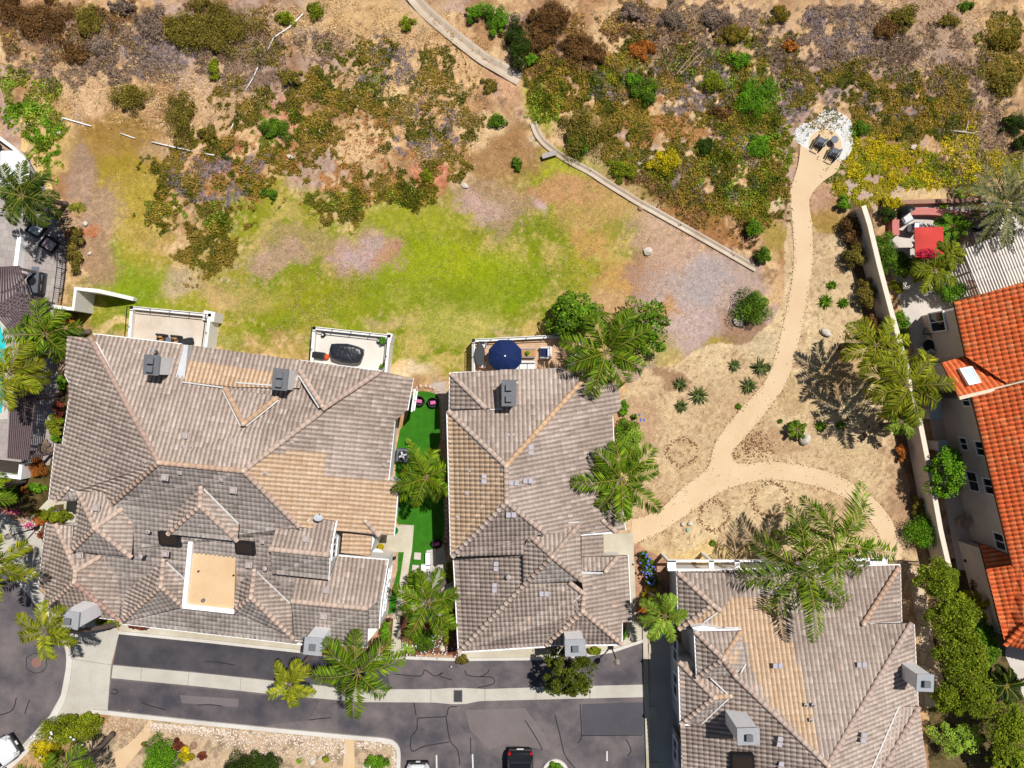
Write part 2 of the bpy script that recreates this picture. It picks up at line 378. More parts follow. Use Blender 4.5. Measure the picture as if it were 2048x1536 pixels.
# earth beds between and round the houses, bottom garden
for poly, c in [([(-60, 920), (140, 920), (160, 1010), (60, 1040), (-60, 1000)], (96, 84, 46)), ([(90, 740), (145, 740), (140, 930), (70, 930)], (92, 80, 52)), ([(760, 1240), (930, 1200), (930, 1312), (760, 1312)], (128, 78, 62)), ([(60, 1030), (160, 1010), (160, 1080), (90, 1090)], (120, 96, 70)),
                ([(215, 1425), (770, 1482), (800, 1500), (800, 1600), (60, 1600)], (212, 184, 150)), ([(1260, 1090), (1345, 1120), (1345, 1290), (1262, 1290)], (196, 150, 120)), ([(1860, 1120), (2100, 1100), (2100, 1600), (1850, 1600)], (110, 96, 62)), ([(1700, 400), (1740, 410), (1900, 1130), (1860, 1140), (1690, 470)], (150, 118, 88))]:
    m_ = polymask(poly, sx, sy); base = G.copy()
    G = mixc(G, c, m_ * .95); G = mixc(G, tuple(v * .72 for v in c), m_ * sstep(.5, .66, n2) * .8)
# ground cover patches: where they grow, also used to tint the soil and litter between the leaves
def cover_noise(px, py, nscale, seed): return fbm(px, py, nscale, 4, 40 + seed, .6) * .72 + fbm(px, py, 9, 2, 60 + seed) * .28
ICE = [(420, 360, 130, 90, 0), (340, 420, 55, 50, 0), (415, 500, 62, 70, 0), (520, 330, 90, 50, -20), (690, 160, 100, 60, 20), (640, 220, 80, 70, 30), (620, 300, 80, 60, -20), (740, 110, 70, 40, 0), (800, 190, 80, 50, 10), (800, 250, 90, 60, -10), (900, 190, 70, 50, 0), (740, 370, 110, 55, 0), (690, 415, 60, 45, 0), (830, 380, 50, 40, 0), (880, 330, 60, 40, 0), (480, 210, 60, 60, 30), (930, 250, 40, 60, 0), (540, 110, 60, 30, 0), (460, 300, 70, 30, 0), (870, 130, 50, 40, 0)]
RIGHT = [(1340, 200, 200, 130, 10), (1230, 180, 120, 90, 0), (1480, 250, 110, 120, 0), (1500, 110, 110, 60, 0), (1320, 340, 150, 70, 25), (1450, 370, 120, 70, 20), (1540, 380, 50, 80, 0), (1100, 170, 60, 60, 0), (1150, 150, 90, 60, 0)]
COVERS = [
 ('ice plant', ICE, 230, 'ice', (.08, .16), .26, .455, 1, 30, 'leaf', (112, 96, 34)),
 ('green ice plant', [(545, 255, 60, 40, 0), (330, 420, 60, 50, 0), (420, 430, 50, 60, 0), (680, 400, 70, 30, 0), (830, 390, 60, 30, 0), (620, 240, 50, 40, 0), (740, 180, 50, 50, 0)], 120, 'hedge', (.08, .17), .16, .5, 2, 26, 'leaf', (96, 96, 28)),
 ('slope cover', RIGHT, 200, 'ice', (.08, .16), .28, .44, 3, 34, 'leaf', (112, 98, 36)),
 ('green slope cover', [(1510, 180, 80, 50, 0), (1500, 300, 80, 70, 0), (1470, 110, 60, 40, 0), (1240, 150, 70, 40, 0), (1090, 200, 40, 70, 0), (1560, 250, 40, 60, 0), (1480, 400, 70, 40, 0), (1330, 340, 90, 40, 20), (1430, 330, 90, 60, 0), (1550, 330, 40, 80, 0), (1400, 120, 80, 40, 0)], 190, 'hedge', (.07, .15), .3, .47, 4, 26, 'leaf', (104, 110, 30)),
 ('brown slope cover', [(1180, 100, 150, 60, 0), (1100, 80, 80, 90, 0), (1400, 430, 140, 44, 30), (1300, 120, 120, 60, 0), (1290, 60, 120, 60, 0), (100, 60, 130, 70, 0), (250, 60, 120, 60, 0), (460, 60, 140, 60, 0)], 120, 'brown', (.08, .17), .2, .47, 5, 30, 'dry', (124, 92, 60)),
 ('rust slope cover', [(1390, 440, 130, 40, 30), (1200, 110, 90, 40, 0), (700, 300, 160, 120, 0), (450, 330, 140, 80, 0), (1340, 230, 160, 90, 0), (1880, 240, 100, 40, 0)], 46, 'rust', (.07, .14), .16, .55, 6, 22, 'dry', (176, 128, 80)),
 ('dry brush', [(270, 110, 150, 70, 0), (480, 110, 110, 70, 0), (1420, 60, 190, 60, 0), (1700, 80, 180, 80, 0), (1850, 120, 160, 80, 0), (1960, 240, 80, 120, 0), (1560, 130, 100, 60, 0), (140, 130, 120, 50, 0), (1950, 350, 90, 50, 0), (640, 90, 60, 40, 0)], 150, 'twig', (.16, .42), .24, .45, 7, 26, 'twig', (150, 122, 100)),
 ('violet dry brush', [(1660, 180, 70, 40, 0), (1790, 205, 90, 36, 0), (850, 260, 90, 60, 0), (770, 130, 80, 50, 0), (440, 350, 120, 60, 0), (1430, 330, 110, 80, 0), (1230, 170, 70, 40, 0), (1580, 220, 50, 60, 0), (1400, 160, 120, 70, 0), (1680, 60, 90, 60, 0), (310, 110, 110, 50, 0)], 150, 'violet', (.14, .34), .24, .5, 8, 22, 'twig', (146, 126, 120)),
 ('straw', [(700, 60, 220, 70, 0), (840, 130, 130, 80, 0), (900, 250, 120, 90, 0), (200, 160, 200, 110, 0), (420, 200, 120, 80, 0), (1850, 90, 240, 100, 0), (1300, 80, 160, 80, 0), (1960, 300, 90, 90, 0), (600, 60, 120, 60, 0), (760, 250, 160, 110, 0)], 110, 'straw', (.14, .36), .16, .42, 9, 30, 'twig', None),
 ('olive slope cover', [(1700, 150, 70, 26, 0), (1780, 170, 110, 46, 15), (1870, 180, 80, 50, 0), (1890, 240, 60, 44, 0), (1840, 240, 80, 40, 0), (1760, 240, 60, 40, 0), (1660, 250, 40, 30, 0), (1600, 170, 40, 50, 0), (2000, 110, 50, 80, 0), (1740, 200, 60, 30, 0)], 230, 'ice', (.08, .16), .26, .40, 10, 34, 'leaf', (112, 96, 34)),
 ('yellow ground cover', [(1800, 325, 95, 45, 0), (1740, 320, 60, 44, 0), (1920, 310, 46, 50, 0), (1935, 370, 30, 26, 0), (1740, 385, 60, 30, 0), (1700, 375, 40, 30, 0), (1860, 340, 60, 36, 0), (2000, 330, 50, 30, 0), (2035, 330, 24, 24, 0)], 240, 'yellow', (.07, .15), .24, .36, 11, 26, 'leaf', (150, 132, 34)),
 ('green edge cover', [(1660, 320, 30, 50, 0), (1728, 265, 26, 20, 0), (1920, 350, 40, 40, 0), (1560, 300, 30, 70, 0), (1530, 370, 50, 60, 0)], 150, 'hedge', (.08, .16), .2, .45, 12, 22, 'leaf', (110, 110, 30)),
 ('ivy ground cover', [(50, 180, 90, 55, 15), (90, 260, 48, 60, 0), (95, 320, 26, 50, 0), (40, 230, 60, 30, 0), (30, 160, 50, 30, 0), (160, 415, 30, 10, 0)], 130, 'hedge', (.09, .18), .2, .45, 13, 24, 'leaf', (128, 124, 46)),
 ('bright ivy ground cover', [(60, 240, 60, 40, 15), (92, 270, 40, 56, 0), (95, 325, 22, 44, 0)], 130, 'bright', (.09, .18), .22, .47, 19, 20, 'leaf', (96, 124, 30)),
 ('lawn tufts', [(800, 560, 400, 120, 0), (1080, 500, 230, 140, 0), (520, 620, 230, 60, 0), (260, 580, 90, 90, 0), (1130, 340, 90, 50, 0), (900, 680, 160, 60, 0)], 110, 'lime', (.08, .17), .06, .48, 14, 30, 'blade', None),
 ('dry lawn tufts', [(700, 520, 250, 100, 0), (1150, 450, 170, 120, 0), (300, 400, 120, 120, 0), (1350, 580, 120, 110, 0), (560, 560, 200, 100, 0), (1000, 380, 120, 80, 0), (500, 650, 200, 50, 0)], 100, 'straw', (.08, .2), .06, .47, 15, 34, 'blade', None),
 ('red tinged cover', [(860, 350, 40, 36, 0), (720, 300, 60, 30, 0), (410, 335, 60, 30, 0), (165, 470, 30, 14, 0)], 90, 'red', (.07, .14), .12, .55, 16, 14, 'dry', None),
 ('garden weeds', [(1420, 1000, 110, 80, 0), (1500, 800, 90, 70, 0), (1640, 980, 110, 90, 0), (1700, 830, 90, 120, 0), (1360, 1080, 90, 40, 0), (1660, 620, 40, 80, 0)], 34, 'olive', (.05, .11), .06, .61, 17, 12, 'leaf', None),
 ('mulch bed plants', [(845, 1285, 40, 26, 0), (880, 1270, 20, 40, 0), (770, 1240, 14, 40, 0)], 160, 'bright', (.07, .14), .25, .5, 18, 12, 'leaf', None),
]
for c_ in COVERS:
    if c_[10] is None: continue
    best = np.zeros(PX.shape)
    for cx, cy, rx, ry, ang in c_[1]:
        a_ = math.radians(ang); dx, dy = PX - cx, PY - cy; r_ = np.sqrt(((dx * math.cos(a_) + dy * math.sin(a_)) / rx) ** 2 + ((-dx * math.sin(a_) + dy * math.cos(a_)) / ry) ** 2)
        k_ = cover_noise(PX, PY, c_[8], c_[7]) if cx == c_[1][0][0] and cy == c_[1][0][1] else k_
        best = np.maximum(best, sstep(-.012, .02, k_ - c_[6] - sstep(.6, 1.25, r_) * .22) * (r_ < 1.25))
    G = mixc(G, c_[10], best * .92)
G *= (0.72 + 0.5 * n4 + .1 * (n2 - .5))[..., None]
# low relief on the open slope only
openm = 1 - sstep(330, 470, PY)
ZZ = openm * (fbm(PX, PY, 70, 4, 21) - .5) * .5 * (np.abs(PX - 1024) < 1400)
ZZ -= 0.02
ny, nx = GX.shape
idx = np.arange(ny * nx).reshape(ny, nx)
fq = np.stack([idx[:-1, :-1].ravel(), idx[:-1, 1:].ravel(), idx[1:, 1:].ravel(), idx[1:, :-1].ravel()], 1)
Vg = np.stack([GX.ravel(), GY.ravel(), ZZ.ravel()], 1)
cf = (G[:-1, :-1] + G[1:, 1:]).reshape(-1, 3) / 2
gm = mat_attr('earth and turf', rough=.95, var=.24, scale=9.0, spec=.05, bump=.9, bscale=11.0)
go = mesh_np('ground', Vg, fq, None, gm, smooth=True)
at = go.data.attributes.new('Col', 'FLOAT_COLOR', 'POINT')
cc = np.ones((ny * nx, 4), np.float32); cc[:, :3] = np.clip(G.reshape(-1, 3), 0, 1)
at.data.foreach_set('color', cc.ravel())
tag(go, kind='structure')
def gz(x, y):
    """ground height under a world point"""
    px = 1024 + np.asarray(x) * F / H; py = 768 - np.asarray(y) * F / H
    o = 1 - sstep(330, 470, py)
    return o * (fbm(px, py, 70, 4, 21) - .5) * .5 - .02

# ------------------------------------------------------------ roads, paving, paths (sheets a few mm apart)
def mat_paved(name, col, col2, seam=None, rough=.85, cracks=False):
    if name in MATS: return MATS[name]
    m, nt, b = _nodes(name); N, L = nt.nodes, nt.links
    tc = N.new('ShaderNodeTexCoord')
    n_a = N.new('ShaderNodeTexNoise'); n_a.inputs['Scale'].default_value = .45; n_a.inputs['Detail'].default_value = 7; n_a.inputs['Roughness'].default_value = .6
    L.new(tc.outputs['Object'], n_a.inputs['Vector'])
    r1 = N.new('ShaderNodeValToRGB'); e = r1.color_ramp.elements; e[0].position = .35; e[1].position = .68
    e[0].color = tuple(col) + (1,); e[1].color = tuple(col2) + (1,); L.new(n_a.outputs['Fac'], r1.inputs['Fac'])
    n_b = N.new('ShaderNodeTexNoise'); n_b.inputs['Scale'].default_value = 22; n_b.inputs['Detail'].default_value = 5
    L.new(tc.outputs['Object'], n_b.inputs['Vector'])
    mr = N.new('ShaderNodeMapRange'); mr.inputs['To Min'].default_value = .72; mr.inputs['To Max'].default_value = 1.28; L.new(n_b.outputs['Fac'], mr.inputs['Value'])
    sc = N.new('ShaderNodeVectorMath'); sc.operation = 'SCALE'; L.new(r1.outputs['Color'], sc.inputs[0]); L.new(mr.outputs['Result'], sc.inputs['Scale'])
    last = sc.outputs['Vector']
    if seam:
        br = N.new('ShaderNodeTexBrick'); br.inputs['Scale'].default_value = 1.0; br.inputs['Brick Width'].default_value = seam[0]; br.inputs['Row Height'].default_value = seam[1]
        br.inputs['Mortar Size'].default_value = seam[2]; br.inputs['Color1'].default_value = (1, 1, 1, 1); br.inputs['Color2'].default_value = (.84, .84, .84, 1); br.inputs['Mortar'].default_value = (.45, .43, .42, 1)
        mp = N.new('ShaderNodeMapping'); mp.inputs['Rotation'].default_value[2] = math.radians(seam[3]); L.new(tc.outputs['Object'], mp.inputs['Vector']); L.new(mp.outputs['Vector'], br.inputs['Vector'])
        mu = N.new('ShaderNodeMix'); mu.data_type = 'RGBA'; mu.blend_type = 'MULTIPLY'; mu.inputs['Factor'].default_value = 1
        L.new(last, mu.inputs[6]); L.new(br.outputs['Color'], mu.inputs[7]); last = mu.outputs[2]
    L.new(last, b.inputs['Base Color']); b.inputs['Roughness'].default_value = rough; b.inputs['Specular IOR Level'].default_value = .2
    bp = N.new('ShaderNodeBump'); bp.inputs['Strength'].default_value = .25; bp.inputs['Distance'].default_value = .02; L.new(n_b.outputs['Fac'], bp.inputs['Height']); L.new(bp.outputs['Normal'], b.inputs['Normal'])
    MATS[name] = m
    return m
M_asph = mat_paved('asphalt', C(84, 81, 86), C(134, 122, 120))
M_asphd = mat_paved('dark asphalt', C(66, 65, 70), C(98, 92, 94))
M_conc = mat_paved('concrete', C(196, 188, 174), C(216, 210, 196))
M_walk = mat_paved('walkway concrete', C(196, 184, 160), C(224, 216, 194))
M_white_kerb = mat_paved('kerb concrete', C(218, 210, 198), C(236, 230, 220))
M_path = mat_paved('path granite', C(230, 198, 158), C(238, 209, 170))
M_court = mat_paved('court paving', C(214, 202, 190), C(230, 220, 210))
M_paver = mat_paved('patio pavers', C(180, 168, 162), C(202, 192, 184), seam=(.5, .5, .008, 8))
M_turf = mat('synthetic turf', C(56, 124, 12), .9, .2, 2.0, .6, 60)
roadL = smoothline([(-120, 1100), (-5, 1128), (30, 1158), (75, 1212), (112, 1262), (131, 1305), (133, 1330), (122, 1390), (100, 1430), (60, 1480), (20, 1520), (-40, 1570)], 6)
sheet('road', roadL + [(-120, 1620), (-400, 1620), (-400, 1100)], .008, M_asph)
driveL = [(148, 1290), (152, 1270), (190, 1240), (236, 1258), (238, 1268), (222, 1332), (215, 1424), (185, 1422), (120, 1440), (60, 1500), (-30, 1580), (-60, 1570), (40, 1495), (100, 1430), (122, 1390), (133, 1330), (133, 1300)]
sheet('driveway', driveL, .012, M_conc)
sheet('sidewalk', smoothline([(-60, 1020), (0, 1022), (30, 1042), (75, 1062), (88, 1100)], 4) + [(78, 1180), (120, 1222), (150, 1250), (200, 1240), (180, 1290), (135, 1305), (112, 1262), (75, 1212), (30, 1158), (-5, 1128), (-60, 1110)], .004, M_conc)
court = [(238, 1267), (610, 1305), (700, 1325), (800, 1318), (915, 1322), (1090, 1320), (1175, 1313), (1225, 1305), (1287, 1283), (1292, 1620), (796, 1620), (794, 1500), (786, 1484), (770, 1478), (520, 1456), (215, 1422), (222, 1340)]
sheet('parking court', court, .004, M_asph)
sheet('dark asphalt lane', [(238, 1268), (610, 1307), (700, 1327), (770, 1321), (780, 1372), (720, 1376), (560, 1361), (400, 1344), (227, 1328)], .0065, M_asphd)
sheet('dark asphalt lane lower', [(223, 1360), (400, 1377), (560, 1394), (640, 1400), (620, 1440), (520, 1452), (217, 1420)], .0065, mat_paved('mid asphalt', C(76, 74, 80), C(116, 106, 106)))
strip_t = [(226, 1330), (400, 1346), (560, 1363), (720, 1379), (870, 1378), (900, 1376), (930, 1376), (970, 1378), (1120, 1373), (1289, 1369)]
strip_b = [(1289, 1394), (1120, 1398), (960, 1402), (930, 1408), (900, 1408), (870, 1405), (720, 1404), (560, 1390), (400, 1373), (223, 1356)]
sheet('concrete gutter strip', strip_t + strip_b, .012, M_conc)
kb = MB(); kb.cur = None
band(kb, smoothline([(-5, 1124), (32, 1152), (79, 1208), (118, 1258)], 6), .38, -.02, .1)
band(kb, smoothline([(137, 1290), (139, 1330), (128, 1392), (105, 1436), (64, 1488), (24, 1528), (-30, 1575)], 6), .42, -.02, .07)
tag(kb.build('kerb', M_white_kerb), kind='structure')
kb = MB(); band(kb, smoothline([(180, 1421), (215, 1424), (360, 1440), (520, 1456), (700, 1473), (768, 1479), (788, 1486), (797, 1502), (797, 1540), (797, 1620)], 4), .3, -.02, .14)
tag(kb.build('garden kerb', M_white_kerb), kind='structure')
kb = MB(); band(kb, smoothline([(1088, 1600), (1088, 1545), (1095, 1527), (1110, 1520), (1126, 1527), (1134, 1545), (1134, 1600)], 5), .24, -.02, .14)
tag(kb.build('planter kerb', M_white_kerb), kind='structure')
kb = MB(); band(kb, [(238, 1264), (420, 1282), (612, 1303), (700, 1322), (800, 1314), (915, 1318), (1090, 1316), (1175, 1309), (1225, 1301), (1290, 1279)], .22, -.02, .12)
tag(kb.build('front kerb', M_white_kerb), kind='structure')
kb = MB(); band(kb, [(1289, 1240), (1292, 1380), (1299, 1600)], .34, -.02, .16)
for (x0, y0, x1, y1) in [(1297, 1250, 1311, 1273), (1297, 1287, 1312, 1305), (1297, 1413, 1314, 1438), (1299, 1524, 1318, 1600)]:
    a, b_ = W(x0, y0), W(x1, y1); kb.prism([(a.x, a.y), (b_.x, a.y), (b_.x, b_.y), (a.x, b_.y)], -.02, .13)
tag(kb.build('side kerb', M_walk), kind='structure')
sheet('side driveway', [(1297, 1245), (1350, 1245), (1375, 1620), (1301, 1620)], .006, M_conc)
sheet('apron walk', [(610, 1285), (240, 1247), (238, 1264), (612, 1303)], .004, M_walk)
ap = sheet('front walk', [(917, 1300), (1090, 1298), (1245, 1290), (1290, 1240), (1288, 1281), (1225, 1301), (1090, 1316), (915, 1318)], .006, M_walk)
# side walk east of the middle house
sheet('side walk', [(1205, 1068), (1266, 1066), (1270, 1150), (1272, 1240), (1290, 1240), (1290, 1282), (1245, 1292), (1255, 1240), (1256, 1110), (1207, 1110)], .01, M_walk)
sheet('entry walk', [(775, 1052), (828, 1050), (824, 1100), (800, 1240), (804, 1312), (780, 1312), (792, 1180), (800, 1104), (720, 1104), (725, 1060)], .02, M_walk)
sheet('house corner walk', [(95, 1000), (112, 1000), (152, 1003), (152, 1045), (128, 1045), (128, 1008), (110, 1010), (80, 1062), (45, 1052)], .02, M_walk)
# granite path
pathc = smoothline([(1632, 300), (1622, 340), (1606, 380), (1604, 450), (1605, 520), (1597, 600), (1578, 680), (1548, 760), (1492, 830), (1448, 890), (1436, 940), (1385, 975), (1320, 1025), (1266, 1066)], 8)
EDGE_L, EDGE_R = [], []
def pathside(pts, w): o = ribbon(pts, w); n = len(pts); return o[:n], o[n:][::-1]
wl = []
left = smoothline([(1602, 280), (1596, 330), (1580, 385), (1583, 420), (1588, 520), (1577, 600), (1556, 690), (1532, 760), (1480, 820), (1434, 880), (1418, 930), (1400, 950), (1360, 980), (1318, 1020), (1264, 1040)], 6)
rightu = smoothline([(1684, 312), (1674, 342), (1640, 368), (1619, 400), (1624, 450), (1626, 520), (1614, 600), (1598, 680), (1570, 770), (1510, 850), (1468, 900), (1465, 915), (1475, 926), (1500, 928)], 6)
arc_o = smoothline([(1500, 928), (1540, 923), (1600, 930), (1660, 945), (1720, 975), (1765, 1015), (1793, 1060), (1803, 1100), (1804, 1120)], 6)
arc_i = smoothline([(1772, 1120), (1762, 1080), (1740, 1042), (1700, 1003), (1640, 975), (1560, 960), (1500, 964), (1440, 985), (1380, 1025), (1320, 1065), (1268, 1088)], 6)
sheet('granite path', left + [(1262, 1066)] + arc_i[::-1][:] + arc_o[::-1] + rightu[::-1], .006, M_path)
sheet('pebble bed', smoothline([(1650, 222), (1672, 222), (1700, 240), (1706, 270), (1702, 300), (1690, 318), (1660, 320), (1592, 284), (1590, 262), (1606, 248), (1624, 244)], 3, True), .009, mat_paved('pebble bed white', C(226, 222, 214), C(244, 242, 238)))
sheet('round clearing', [(1650 + 33 * math.cos(a / 10), 290 + 32 * math.sin(a / 10)) for a in range(63)], .012, M_path)
# left terrace floor, right terrace floor
sheet('terrace floor', [(-120, 270), (0, 262), (60, 320), (95, 380), (110, 430), (133, 480), (130, 560), (112, 612), (100, 690), (120, 760), (110, 870), (100, 930), (-120, 940)], .03, M_paver)
sheet('terrace border path', smoothline([(-60, 225), (0, 245), (45, 275), (80, 325), (105, 375), (120, 425)], 5) + [(100, 440), (84, 380), (60, 335), (20, 290), (-60, 262)], .012, mat_paved('border granite', C(226, 190, 118), C(236, 204, 140)))
sheet('yard paving', [(1790, 410), (2140, 400), (2140, 560), (1935, 560), (1945, 620), (1905, 640), (1930, 780), (1960, 900), (1990, 1140), (1915, 1140), (1850, 790), (1815, 650), (1772, 520)], .012, M_court)
sheet('neighbour driveway', [(2012, 1292), (2140, 1260), (2140, 1560), (2050, 1400), (2010, 1310)], .012, M_court)
sheet('patio strip', [(1812, 1135), (1842, 1135), (1862, 1250), (1870, 1300), (1900, 1400), (1850, 1420), (1836, 1250)], .012, mat_paved('flagstones', C(236, 204, 164), C(240, 214, 184), seam=(1.2, .9, .03, 20)))
# synthetic turf garden
turf = smoothline([(800, 860), (815, 830), (818, 800), (830, 786), (848, 782), (870, 788), (878, 800), (880, 870), (876, 895), (866, 905), (862, 915), (868, 926), (880, 935), (886, 980), (888, 1050), (884, 1080), (870, 1096), (858, 1100), (852, 1104), (851, 1140), (840, 1143), (838, 1190)], 3) + [(838, 1200), (822, 1230), (812, 1230), (818, 1140), (822, 1100), (826, 1050), (795, 1048), (790, 1000), (792, 900)]
sheet('synthetic lawn', turf, .016, M_turf)
sheet('turf border strip', [(797, 1104), (808, 1104), (790, 1225), (776, 1228), (780, 1200), (795, 1140)], .026, M_turf)
sheet('gravel bed', [(855, 1080), (885, 1085), (893, 1120), (905, 1180), (890, 1240), (850, 1240), (852, 1110)], .008, mat_paved('pale gravel', C(186, 178, 172), C(226, 218, 208)))
sheet('side gravel', [(858, 768), (892, 762), (896, 880), (884, 860), (880, 800)], .004, mat_paved('side gravel', C(176, 160, 146), C(206, 190, 176)))
sheet('garden path', smoothline([(290, 1432), (300, 1440), (255, 1490), (200, 1520), (170, 1560)], 4) + [(230, 1560), (280, 1500), (300, 1470), (305, 1442)], .004, mat_paved('garden path granite', C(226, 192, 150), C(234, 204, 162)))
sheet('garden cross path', [(690, 1478), (708, 1480), (712, 1600), (680, 1600)], .004, MATS['garden path granite'])
# white pebble surround of the seating circle
M_peb = mat('white pebble', C(235, 232, 226), .7, .18, 9)
# concrete drainage channel on the slope
def swale(name, line, w):
    q = [W(*p) for p in smoothline(line, 6)]; vs, fs = [], []; n = len(q)
    for i, p in enumerate(q):
        t = (q[min(i + 1, n - 1)] - q[max(i - 1, 0)]).normalized(); s = Vector((-t.y, t.x, 0))
        for k, (u, z) in enumerate([(-.5, -.1), (-.5, .13), (-.32, .13), (0, .02), (.32, .13), (.5, .13), (.5, -.1)]):
            vs.append(p + s * u * w + UP * (z + float(gz(p.x, p.y))))
    for i in range(n - 1):
        for k in range(6): fs.append([i * 7 + k, i * 7 + k + 1, i * 7 + k + 8, i * 7 + k + 7][::-1])
    b = MB(); b.add(vs, fs); return tag(b.build(name, M_ditch), kind='structure')
M_ditch = mat_paved('ditch concrete', C(198, 176, 150), C(226, 210, 190))
swale('drainage channel', [(800, -40), (850, 22), (905, 70), (960, 112), (1005, 140), (1040, 160)], .95)
swale('drainage channel lower', [(1066, 245), (1080, 275), (1120, 310), (1180, 345), (1260, 395), (1340, 440), (1420, 485), (1512, 538)], .5)
# ------------------------------------------------------------ tiled roofs: every tile is a small curved piece laid on its roof slope
M_tile = mat_attr('concrete tile', rough=.9, var=.16, scale=7, spec=.08, bump=.25, bscale=40)
M_under = mat('roof felt', C(70, 60, 54), .95, .1)
M_stucco = mat('off white stucco', (.72, .69, .65), .9, .05, 2, .25, 50)
M_chim = mat('light grey stucco', (.70, .70, .70), .9, .04, 2, .2, 50)
M_flash = mat('flashing metal', (.56, .54, .52), .7, .08)
M_grey = mat('grey stucco', (.52, .52, .53), .9, .05, 2, .2, 50)
M_white = mat('white paint', (.86, .855, .85), .6, .03)
M_pink = mat('warm grey stucco', C(240, 224, 212), .9, .06, 1.5, .3, 40)
M_cap = mat('chimney cap metal', (.13, .132, .142), .6, .08, 4)
M_capl = mat('light chimney cap', (.3, .305, .32), .6, .08, 4)
M_dark = mat('dark metal', (.012, .012, .014), .5, .1)
M_vent = mat('vent grey', C(196, 182, 178), .7, .08)
M_glass = mat_glass('window glass')
M_sky = mat_glass('skylight glass', C(60, 48, 40), .12)

def pal_grey(r, lf):
    a = np.array(C(206, 187, 173)); b = np.array(C(184, 165, 152)); c = np.array(C(228, 210, 196)); d = np.array(C(150, 130, 120)); e = np.array(C(236, 194, 168))
    t = np.clip(lf * 1.3 - .15, 0, 1)[:, None]
    col = a * (1 - t) + b * t
    r1 = r[:, 0:1]; col = np.where(r1 > .86, col * .6 + c * .4, col); col = np.where(r1 < .1, col * .7 + d * .3, col); col = np.where(r1 > .996, col * .6 + e * .4, col)
    return col * (.93 + .14 * r[:, 1:2])
def pal_slate(r, lf):
    a = np.array(C(206, 192, 182)); b = np.array(C(180, 166, 157)); c = np.array(C(212, 198, 186))
    t = np.clip(lf * 1.3 - .15, 0, 1)[:, None]; col = a * (1 - t) + b * t
    r1 = r[:, 0:1]; col = np.where(r1 > .82, col * .5 + c * .5, col); col = np.where(r1 < .12, col * .82, col)
    return col * (.92 + .16 * r[:, 1:2])
def pal_tan(r, lf):
    a = np.array(C(232, 202, 170)); b = np.array(C(216, 180, 146)); t = np.clip(r[:, 0:1] * .7 + lf[:, None] * .3, 0, 1)
    return (a * (1 - t) + b * t) * (.95 + .1 * r[:, 1:2])
def pal_orange(r, lf):
    a = np.array(C(255, 136, 82)); b = np.array(C(255, 120, 68)); c = np.array(C(255, 160, 104)); t = r[:, 0:1]
    col = a * (1 - t) + b * t; col = np.where(r[:, 2:3] > .88, col * .4 + c * .6, col)
    return col * (.96 + .1 * r[:, 1:2])

